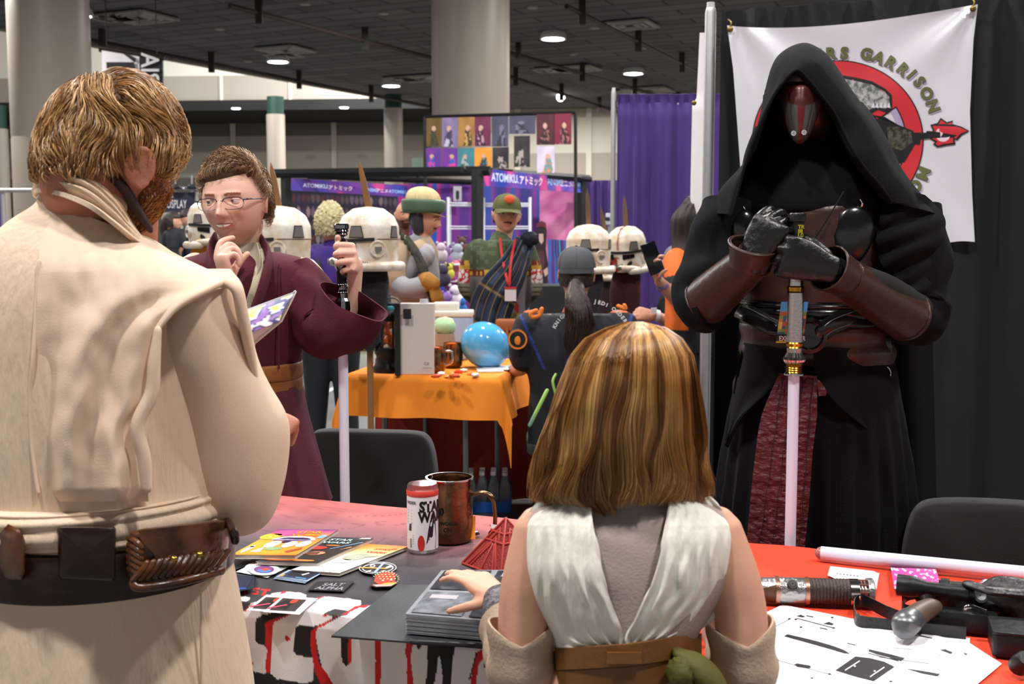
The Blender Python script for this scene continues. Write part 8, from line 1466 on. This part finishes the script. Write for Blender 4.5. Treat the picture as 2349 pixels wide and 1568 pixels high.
for sx in (-1, 1): e = P(230 + sx * 130, 1700).x; b = MB(); b.tube([V((e, YC - .05, .06)), V((e, YC + .05, .06)), V((e, YC + .18, .04))], [.05, .052, .038], n=14, k=4); b.build('boot', M_dkl, root)
eyes(body, C, R, sC, skinm=M_fsk)
# beard
Ri = R.inverted(); bl_ = lambda d: min(d.y * 1.2 + .28 - .0 * d.x, -.02 - d.z) if abs(d.x) > .0 else -1
b = MB(); hair_cap(b, C, R, sC, th=.004, line=lambda d: min(-.12 - d.z, d.y - .12 - .5 * min(0, d.z + .5)), nz=.002, nu=64, nv=60); bd_ = b.build('beard', mat('ginger_beard', '8a4a22', .7, var=.5, vscale=60, bump=1, bscale=160), root)
b = MB(); strands(b, short_strands(C, R, sC, 2600, lambda d: min(-.10 - d.z, d.y - .08 - .5 * min(0, d.z + .5)), lambda d: V((0, .3, -1)), .022, .006, curl=.3, seed=8, steps=5), .0005, ('a8642e', '8d5226', 'c08a4a', '70401e')); b.build('beard_strands', M_hs_, bd_)
hl = lambda d: d.z + .11 - .24 * d.y - max(0, d.y - .5) * 1.2 - (.5 if abs(d.x) > .78 and -.45 < d.y < .35 and d.z < .3 else 0)
b = MB(); hair_cap(b, C, R, sC, th=.012, line=hl, nz=.005, freq=40, nu=96, nv=72, lift=.006, rad=(.078, .098, .115)); hb = b.build('hair', mat('golden_brown_hair', '6e4a28', .55, var=.5, vscale=40, bump=.6, bscale=70), root)
fl_ = lambda d: (V((.55, .55, -.15)) if d.z > .35 else V((.25 * d.x, .25, -.9))) if d.y > -.5 else V((.35, .0, -1))
b = MB(); strands(b, short_strands(C, R, sC, 6500, hl, fl_, .075, .020, curl=.38, seed=5, lift=.004, steps=13, rad=(.078, .098, .115)), .00062, ('b5854c', 'c99a60', '8d6438', 'd8b080', '6a4828', 'a88058')); b.build('hair_strands', M_hs_, hb)
# layered clothes
rows = [(470, 85, 345, .07, .0), (520, 10, 320, .10), (580, -50, 396, .13), (660, -80, 490, .15), (780, -82, 500, .16), (950, -75, 500, .165), (1080, -66, 500, .165), (1200, -66, 512, .165)]; sT = surf(rows, YC)
b = MB(); loft(b, sil([(430, 100, 320, .06, .01)] + rows + [(1320, -80, 532, .175), (1450, -90, 556, .185), (1600, -100, 580, .195), (1800, -110, 600, .2)], YC), n=200, sub=8, disp=lambda u, v, p: (.006 * wr(p, .9) + .005 * math.sin(p.x * 55 + 3 * noise.noise(p * 4)) * max(0, noise.noise(V((p.x * 6, 2, p.z * 3))) + .2))); b.build('tunic', M_gauze, root)
sT2 = surf([(470, 60, 290, .07), (548, -20, 345, .115), (590, -60, 424, .14), (620, -75, 486, .15), (645, -80, 542, .155), (680, -82, 556, .16), (760, -82, 560, .17), (950, -75, 520, .175), (1200, -66, 520, .175)], YC)
b = MB(); ribbon_surf(b, [(96, 455), (92, 520), (88, 600), (84, 700), (76, 800), (68, 900), (70, 1000), (80, 1080), (90, 1150)], [(345, 550), (424, 592), (500, 628), (536, 650), (440, 684), (362, 752), (348, 900), (312, 980), (335, 1060), (340, 1150)], sT2, .006, 90, 150, lambda u, v, x, y: -.016 * max(0, (v - .95) / .05) +  .016 * max(0, v - .1) * math.sin(u * 13 + v * 5) + .017 * max(0, v - .3) * math.sin(u * 6.2 - v * 3 + 1) + .003 * noise.noise(V((x / 30, y / 60, 2)))); b.build('tabard', M_cream, root, solid=.005)
rs = [(618, 440, 525, .05, .0), (655, 410, 546, .085, -.01), (720, 378, 556, .10, -.01), (800, 352, 580, .105, .0), (890, 362, 622, .105, .02), (975, 378, 651, .11, .04), (1080, 395, 648, .105, .05), (1150, 425, 632, .095, .06), (1192, 480, 612, .075, .07), (1212, 528, 590, .045, .08)]
b = MB(); loft(b, sil(rs, YC), n=110, sub=8, disp=lambda u, v, p: .009 * math.sin(p.x * 62 - p.z * 20) * max(0, noise.noise(p * 3.5 + V((3, 0, 0))) + .25) + .004 * wr(p, .8)); b.build('sleeve', M_cream, root)
rl = [(rr[0], -130 - (rr[1] - 380) * .5 - 100, -20 - (rr[1] - 380) * .2, rr[3], rr[4] if len(rr) > 4 else 0) for rr in rs]; b = MB(); loft(b, sil(rl, YC), n=60, sub=4, disp=lambda u, v, p: .004 * wr(p)); b.build('sleeve', M_cream, root)
sS2 = surf(rs, YC)
b = MB(); b.tube([sT2(362, 752, .008), sT2(400, 706, .010), sT2(450, 674, .010), sT2(505, 650, .006), P(541, 660, -.07), P(556, 720, -.06), P(572, 800, -.03), P(586, 870, -.0)], [.006, .009, .011, .012, .013, .013, .012, .008], n=16, k=8, flat=.6); b.build('rolled_cape_edge', M_cream, root)
ci = [P(*q) for q in ((102, 404, .03), (120, 390, -.045), (165, 386, -.075), (222, 410, -.085), (272, 458, -.08), (306, 512, -.06), (334, 552, -.02))]; co = [P(*q) for q in ((72, 446, .02), (84, 430, -.07), (140, 440, -.115), (205, 468, -.135), (262, 510, -.125), (305, 545, -.10), (345, 572, -.05))]
b = MB(); b.grid(lambda u, v: cr(ci, u * 6).lerp(cr(co, u * 6), v) + V((.02, -1, .5)).normalized() * (.014 * math.sin(PI * min(1, v * 1.15)) + .0045 * math.sin(v * 24 + u * 4 + 2 * noise.noise(V((u * 3, v * 2, 1)))) + .002 * noise.noise(V((u * 5, v * 30, 3)))), 90, 60); b.build('gathered_collar', M_gauze, root, solid=.006)
b = MB(); b.tube([p + V((.008, -.004, .016)) for p in ci], [.006, .009, .010, .010, .010, .009, .006], n=16, k=8, flat=.7); b.build('dark_collar', M_brc, root)
b = MB(); b.tube([sT2(x, y, .012) for x, y in ((362, 756), (354, 830), (348, 900), (316, 975), (330, 1050), (336, 1120))], [.005, .008, .009, .009, .009, .007], n=12, k=8); b.tube([sT2(x, y, .010) for x, y in ((90, 600), (78, 800), (70, 900), (71, 1000), (80, 1080), (88, 1130))], .0028, n=10, k=8); b.build('tabard_hem', M_cream, root)
b = MB(); loft(b, sil([(1112, -68, 498, .172), (1130, -70, 505, .182), (1175, -70, 512, .182), (1195, -68, 512, .172)], YC), n=140, sub=10, disp=lambda u, v, p: .005 * abs(math.sin(v * PI * 4 + 1.4 * math.sin(u * 9)))); b.build('wrapped_sash', M_gauze, root)
b = MB(); loft(b, sil([(1200, -72, 522, .178), (1206, -73, 525, .188), (1286, -76, 532, .190), (1294, -75, 530, .18)], YC), n=100, sub=4); belt = b.build('leather_belt', M_dkl, root)
rw = surf([(1150, -70, 512, .19), (1360, -80, 540, .19)], YC)
def pouch(nm, pts, m, dep=.035):
    b = MB(); n2 = len(pts); cx = sum(p[0] for p in pts) / n2; cy = sum(p[1] for p in pts) / n2
    R_ = [[rw(cx + (x - cx) * k_, cy + (y - cy) * k_, o) for x, y in pts] for k_, o in ((1, -.005), (1.01, dep * .5), (.97, dep * .9), (.86, dep), (.4, dep * 1.06), (.01, dep * 1.07))]; b.rings(R_); return b.build(nm, m, belt)
pouch('belt_case', [(136, 1208), (262, 1208), (266, 1214), (264, 1326), (258, 1332), (140, 1328), (134, 1320), (132, 1214)], M_dkl, .022)
pouch('belt_pouch', [(-30, 1205), (20, 1200), (48, 1215), (58, 1240), (58, 1310), (50, 1330), (-20, 1335)], M_pou, .05)
pp_ = pouch('tooled_pouch', [(295, 1220), (330, 1212), (420, 1202), (500, 1192), (520, 1194), (524, 1240), (518, 1300), (500, 1318), (400, 1340), (320, 1354), (296, 1330), (290, 1280)], M_pou, .045)
b = MB(); b.tube([rw(306, 1336, .05), rw(325, 1347, .054), rw(420, 1332, .058), rw(508, 1308, .052)], .006, n=12); b.build('edge_roll', M_pou, pp_)
b = MB(); 
for i in range(13): x0 = 315 + i * 15.5; b.tube([rw(x0 - 10, 1332 - (x0 - 300) * .13, .052), rw(x0 + 8, 1312 - (x0 - 300) * .14, .056), rw(x0 + 22, 1292 - (x0 - 300) * .14, .054)], .0042, n=8)
for i in range(6): b.tube([rw(296, 1234 + i * 14, .03), rw(310, 1240 + i * 14, .048), rw(324, 1254 + i * 13, .052)], .004, n=8)
b.build('rope_tooling', M_pou, pp_)
b = MB(); ribbon_surf(b, [(318, 1216), (324, 1240), (352, 1268), (358, 1296)], [(520, 1194), (516, 1230), (492, 1258), (470, 1276)], rw, .051, 24, 12); b.build('pouch_flap', M_pou, pp_, solid=.002)
for x, y in ((398, 1283), (457, 1273)): b = MB(); b.ball(rw(x, y, .055), .0055, nu=16, nv=10); b.build('brass_stud', mat('brass', 'a8853c', .25, 1), pp_)
b = MB(); b.tube([rw(520, 1195, .01), P(534, 1215, -.12), P(540, 1240, -.12)], .006, n=10); b.build('belt_hook', M_dkl, belt)
b = MB()
for x0 in (462, ): b.tube([rw(x0, y, -.012) for y in range(1345, 1600, 20)], .002, n=6, k=1)
b.build('skirt_seam', M_gauze, root)
# booklet held in front of him
t = thing('open_booklet', 'open picture booklet held at the right elbow of the man in beige', 'book', P(610, 740, .42)); YD = 2.02; q = lambda x, y, d=0: W(x, y, YD + d)
def leaf(nm, TLp, TRp, BLp, BRp, cf=None, col=None):
    a, c, d_, e = [q(*p) for p in (TLp, TRp, BLp, BRp)]; b = MB(); b.grid(lambda u, v: (a * (1 - u) + c * u) * (1 - v) + (d_ * (1 - u) + e * u) * v + V((0, -.012 * math.sin(PI * v), 0)), 24, 16, cf=cf, col=col); return b.build(nm, M_paint, t, solid=.0015, fix=False)
leaf('front_cover', (500, 735, .03), (677, 669, .05), (480, 800, -.03), (640, 738, -.01), cf=lambda u, v: lin('56585f') if v < .12 else (lambda n: lin('c3cc4a') if n > .25 else lin('e4dfe4') if n > .05 else lin('8a5fb0') if n < -.2 else lin('3a3f72'))(noise.noise(V((u * 5, v * 4, 6)))))
leaf('inner_page', (520, 800, -.01), (678, 671, .07), (545, 812, .04), (640, 738, .06), cf=lambda u, v: lin('dcd8dc')); b = MB(); a, c = q(652, 735, .05), q(562, 804, .02); b.tube([q(677, 669, .06), q(645, 735, .03), q(562, 804, .01)], .003, n=8, k=1); b.build('page_edges', M_page, t)
# ===== girl =====
YG = 1.40; RG = W(1440, 1300, YG); root = thing('person', 'child with long honey coloured hair in a cream gauze vest, seen from behind', 'person', (RG.x, YG, 0)); P = lambda x, y, d=0: W(x, y, YG + d)
M_gsk = mat('child_skin', 'dba58a', .5, var=.12, vscale=25, bump=.05, bscale=260, sss=.15, vc=True); M_gz = mat('crinkled_gauze', 'ebe9dd', .9, var=.05, vscale=14, bump=.22, bscale=70, stretch=(2.5, 2.5, .5)); M_pk = mat('pinkish_grey_jersey', 'b3a19a', .85, var=.1, bump=.15, bscale=300); M_wrap = mat('beige_arm_wrap', 'bfa890', .85, bump=.2, bscale=200); M_gbl = mat('tan_brown_belt', '7d5024', .5, var=.25, vscale=10, bump=.15, bscale=60)
C = P(1452, 968, .0); R = rz(.04) @ rx(-.25); b = MB(); add_head(b, C, R, (.90, .80, .86), nu=60, nv=48); b.tube([C + V((0, .0, -.06)), P(1440, 1110), P(1440, 1180)], [.042, .042, .06], n=20, k=4)
loft(b, sil([(1160, 1340, 1550, .04), (1195, 1240, 1640, .06), (1280, 1225, 1660, .075), (1460, 1290, 1600, .07), (1600, 1270, 1610, .08)], YG), n=40)
hw_ = P(1150, 1372, .22)
b.tube([P(1240, 1215), P(1205, 1370, -.01), P(1196, 1530, .0), P(1180, 1480, .14), hw_], [.034, .033, .030, .026, .020], n=20, k=6); b.tube([P(1640, 1215), P(1692, 1370, -.01), P(1706, 1530, .0), P(1690, 1480, .14), P(1650, 1400, .22)], [.034, .034, .031, .026, .020], n=20, k=6)
add_hand(b, hw_, frame((-.62, .62, .28), (.25, -.35, .9)), side=-1, curls=((14, 18, 8), (12, 16, 8), (16, 18, 8), (20, 22, 10)), s=.70, thb=(50, -25), th=(12, 12, 5)); add_hand(b, P(1650, 1400, .22), frame((-.1, .9, -.2), (0, .2, .9)), side=-1, s=.7)
for sx in (-1, 1): b.tube([P(1440 + 90 * sx, 1600), P(1440 + 90 * sx, 1900), V((P(1440 + 90 * sx, 1700).x, YG, .07))], [.07, .045, .032], n=14, k=4)
b.build('body', M_gsk, root, remesh=.0042, smit=2)
for sx in (-1, 1): e = P(1440 + sx * 90, 1700).x; b = MB(); b.tube([V((e, YG - .04, .05)), V((e, YG + .04, .05)), V((e, YG + .12, .03))], [.036, .038, .028], n=14, k=4); b.build('boot', M_dkl, root)
gr = [(1128, 1360, 1520, .045), (1148, 1262, 1612, .056), (1172, 1215, 1664, .068), (1205, 1203, 1680, .078), (1260, 1200, 1684, .086), (1330, 1206, 1668, .088), (1400, 1234, 1632, .086), (1450, 1268, 1602, .082), (1490, 1280, 1600, .08), (1560, 1270, 1605, .085)]; sG = surf(gr, YG)
b = MB(); loft(b, sil(gr + [(1640, 1255, 1620, .09), (1800, 1235, 1640, .1)], YG), n=100, sub=6, disp=lambda u, v, p: .004 * wr(p, 1.2) + .003 * math.sin(p.z * 110 + p.x * 30) * max(0, noise.noise(p * 7))); b.build('undershirt', M_pk, root)
gf = lambda s_: (lambda u, v, x, y: .0030 * math.sin((u - .5) * (26 + 16 * v) * (1 + .2 * math.sin(v * 6)) + 2 * noise.noise(V((x / 60, y / 70, s_)))) * (.5 + v * .5) + .0035 * noise.noise(V((x / 40, y / 75, s_))) + .010 * math.sin(PI * v) ** 2)
b = MB(); ribbon_surf(b, [(1232, 1150), (1197, 1200), (1190, 1280), (1188, 1360), (1212, 1430), (1262, 1485), (1400, 1500)], [(1352, 1140), (1362, 1210), (1378, 1290), (1395, 1360), (1418, 1420), (1430, 1455), (1431, 1492)], sG, .010, 110, 140, gf(1)); b.build('vest_panel', M_gz, root, solid=.003)
b = MB(); ribbon_surf(b, [(1540, 1135), (1530, 1200), (1512, 1280), (1490, 1350), (1460, 1420), (1440, 1455), (1433, 1492)], [(1628, 1140), (1678, 1195), (1693, 1262), (1688, 1330), (1655, 1390), (1612, 1440), (1470, 1498)], sG, .010, 110, 140, gf(4)); b.build('vest_panel', M_gz, root, solid=.003)
for dy, o, m, y0, y1 in ((0, .016, M_gbl, 1478, 1528), (52, .012, M_gbl, 1478, 1530)):
    b = MB(); b.grid(lambda u, v: (lambda a: W(1440 + 170 * math.sin(a), y0 + dy + (y1 - y0) * v - 26 * math.sin(a) * (1 if math.sin(a) > 0 else .35), YG - (.088 + o) * math.cos(a)))(2 * PI * u), 100, 6); b.build('leather_belt', m, root, solid=.004)
b = MB(); b.grid(lambda u, v: sG(1392 + 80 * u, 1496 + 26 * v, .026), 10, 4); b.build('belt_keeper', M_gbl, root, solid=.003)
b = MB(); b.tube([P(1560, 1500, -.085), P(1600, 1530, -.09), P(1640, 1590, -.08), P(1650, 1700, -.06)], [.012, .024, .03, .03], n=26, k=6, flat=.6); b.ball(P(1562, 1545, -.1), (.018, .016, .02), fn=lambda d_, q: q * (1 + .2 * noise.noise(d_ * 5))); b.build('green_cloth', mat('olive_green_cloth', '59541a', .7, var=.3, vscale=12, bump=.6, bscale=30), root)
for pts in ([P(1196, 1455, -.005), P(1196, 1530, .0), P(1188, 1520, .06), P(1170, 1440, .15)], [P(1700, 1455, -.005), P(1706, 1530, .0), P(1698, 1520, .06), P(1684, 1450, .15)]):
    b = MB(); Q = smooth_path(pts, 8); R_ = []
    for i, p in enumerate(Q):
        t_ = (Q[min(i + 1, len(Q) - 1)] - Q[max(0, i - 1)]).normalized(); a = (V((1, 0, 0)) - t_ * t_.x).normalized(); c = t_.cross(a); cut = .022 * max(0, 1 - i / 5)
        R_.append([p + (a * math.cos(x) + c * math.sin(x)) * (.0425 + .002 * math.sin(i * 1.1)) - t_ * cut * abs(math.cos(x)) * .9 for x in [2 * PI * j / 36 for j in range(36)]])
    b.rings(R_, cap=False); b.build('arm_wrap', M_wrap, root, solid=.003)
b = MB(); b.lathe([(.0255, -.035), (.029, -.03), (.030, -.02), (.0285, -.012), (.030, -.004), (.0285, .004), (.030, .012), (.0285, .02), (.027, .032), (.0255, .035)], P(1155, 1405, .195), P(1150, 1372, .22) - P(1164, 1430, .165), n=32); b.build('bracelet', mat('dark_woven_cuff', '3a3036', .5, var=.6, vscale=120, col2='77727c', bump=.6, bscale=150), root)
# hair: shell and strands follow one profile of the fall of hair
HP = [(738, 1440, 1476, .02, .0), (750, 1395, 1525, .055), (775, 1345, 1562, .08), (815, 1312, 1588, .095), (870, 1290, 1600, .10), (930, 1268, 1608, .10), (1000, 1248, 1614, .095), (1060, 1236, 1618, .09), (1110, 1228, 1622, .085), (1150, 1224, 1612, .08), (1178, 1300, 1545, .072)]
ys_ = [h[0] for h in HP]
def hpt(a, t_, k_=1.0):
    y = 738 + 440 * t_; xl, xr, dp = interp(y, ys_, [h[1] for h in HP]), interp(y, ys_, [h[2] for h in HP]), interp(y, ys_, [h[3] for h in HP]); rx_ = (xr - xl) / 2 * k_
    return W((xl + xr) / 2 + rx_ * math.sin(a), y, YG - dp * k_ * math.cos(a) * (1 if math.cos(a) > 0 else .75) + .0)
b = MB(); b.grid(lambda u, v: hpt(2 * PI * u, v ** .8 * .87, .93), 80, 50); hb = b.build('hair', mat('honey_hair', '6b4524', .5, var=.5, vscale=30, bump=.8, bscale=60, stretch=(1, 1, .12)), root, solid=.004)
rnd = random.Random(11); L_ = []
for i in range(8500):
    a = rnd.uniform(-PI * .62, PI * .62) if rnd.random() < .85 else rnd.uniform(-PI, PI); k_ = .90 + .13 * rnd.random() ** .8; e_ = (.80 + .16 * rnd.random() ** .7 + .06 * math.exp(-((a + .25) / .25) ** 2)); t0 = rnd.random() ** 2 * .35 if rnd.random() < .6 else 0.0; ph = rnd.random() * .8; pts = []
    fl = 1 + (.05 + .10 * rnd.random()) * (1 if rnd.random() < .12 else 0)
    for j in range(20):
        t_ = t0 + (e_ - t0) * j / 19; n1 = noise.noise(V((a * 3.2, t_ * 2.2, 3))); n2 = noise.noise(V((a * 9 + 5, t_ * 4, 7))); aa = a + .16 * n1 * t_ * 1.6 + .06 * n2 * t_ * 2 + .012 * math.sin(t_ * 22 + ph + a * 4) * t_; kk = k_ + .06 * n1 * t_ + .045 * math.sin(t_ * 13 + a * 5 + ph) * t_ ** 2 + (fl - 1) * t_ ** 4
        pts.append(hpt(aa, t_, kk))
    L_.append(pts)
for _ in (0, 1, 2): pass
L_.sort(key=lambda l: l[0].x)
b = MB()
for i0 in range(0, len(L_), 50):
    seg = L_[i0:i0 + 50]
    for l in seg:
        n_ = noise.noise(V((l[8].x * 60, l[8].y * 30, 2))); strands(b, [l], .00062, (['c79a5e', 'b5864a'] if n_ > .12 else ['7a5028', '65421f'] if n_ < -.15 else ['9a6c38', 'a87a44', '8a5e30']))
b.build('hair_strands', M_hs_, hb)
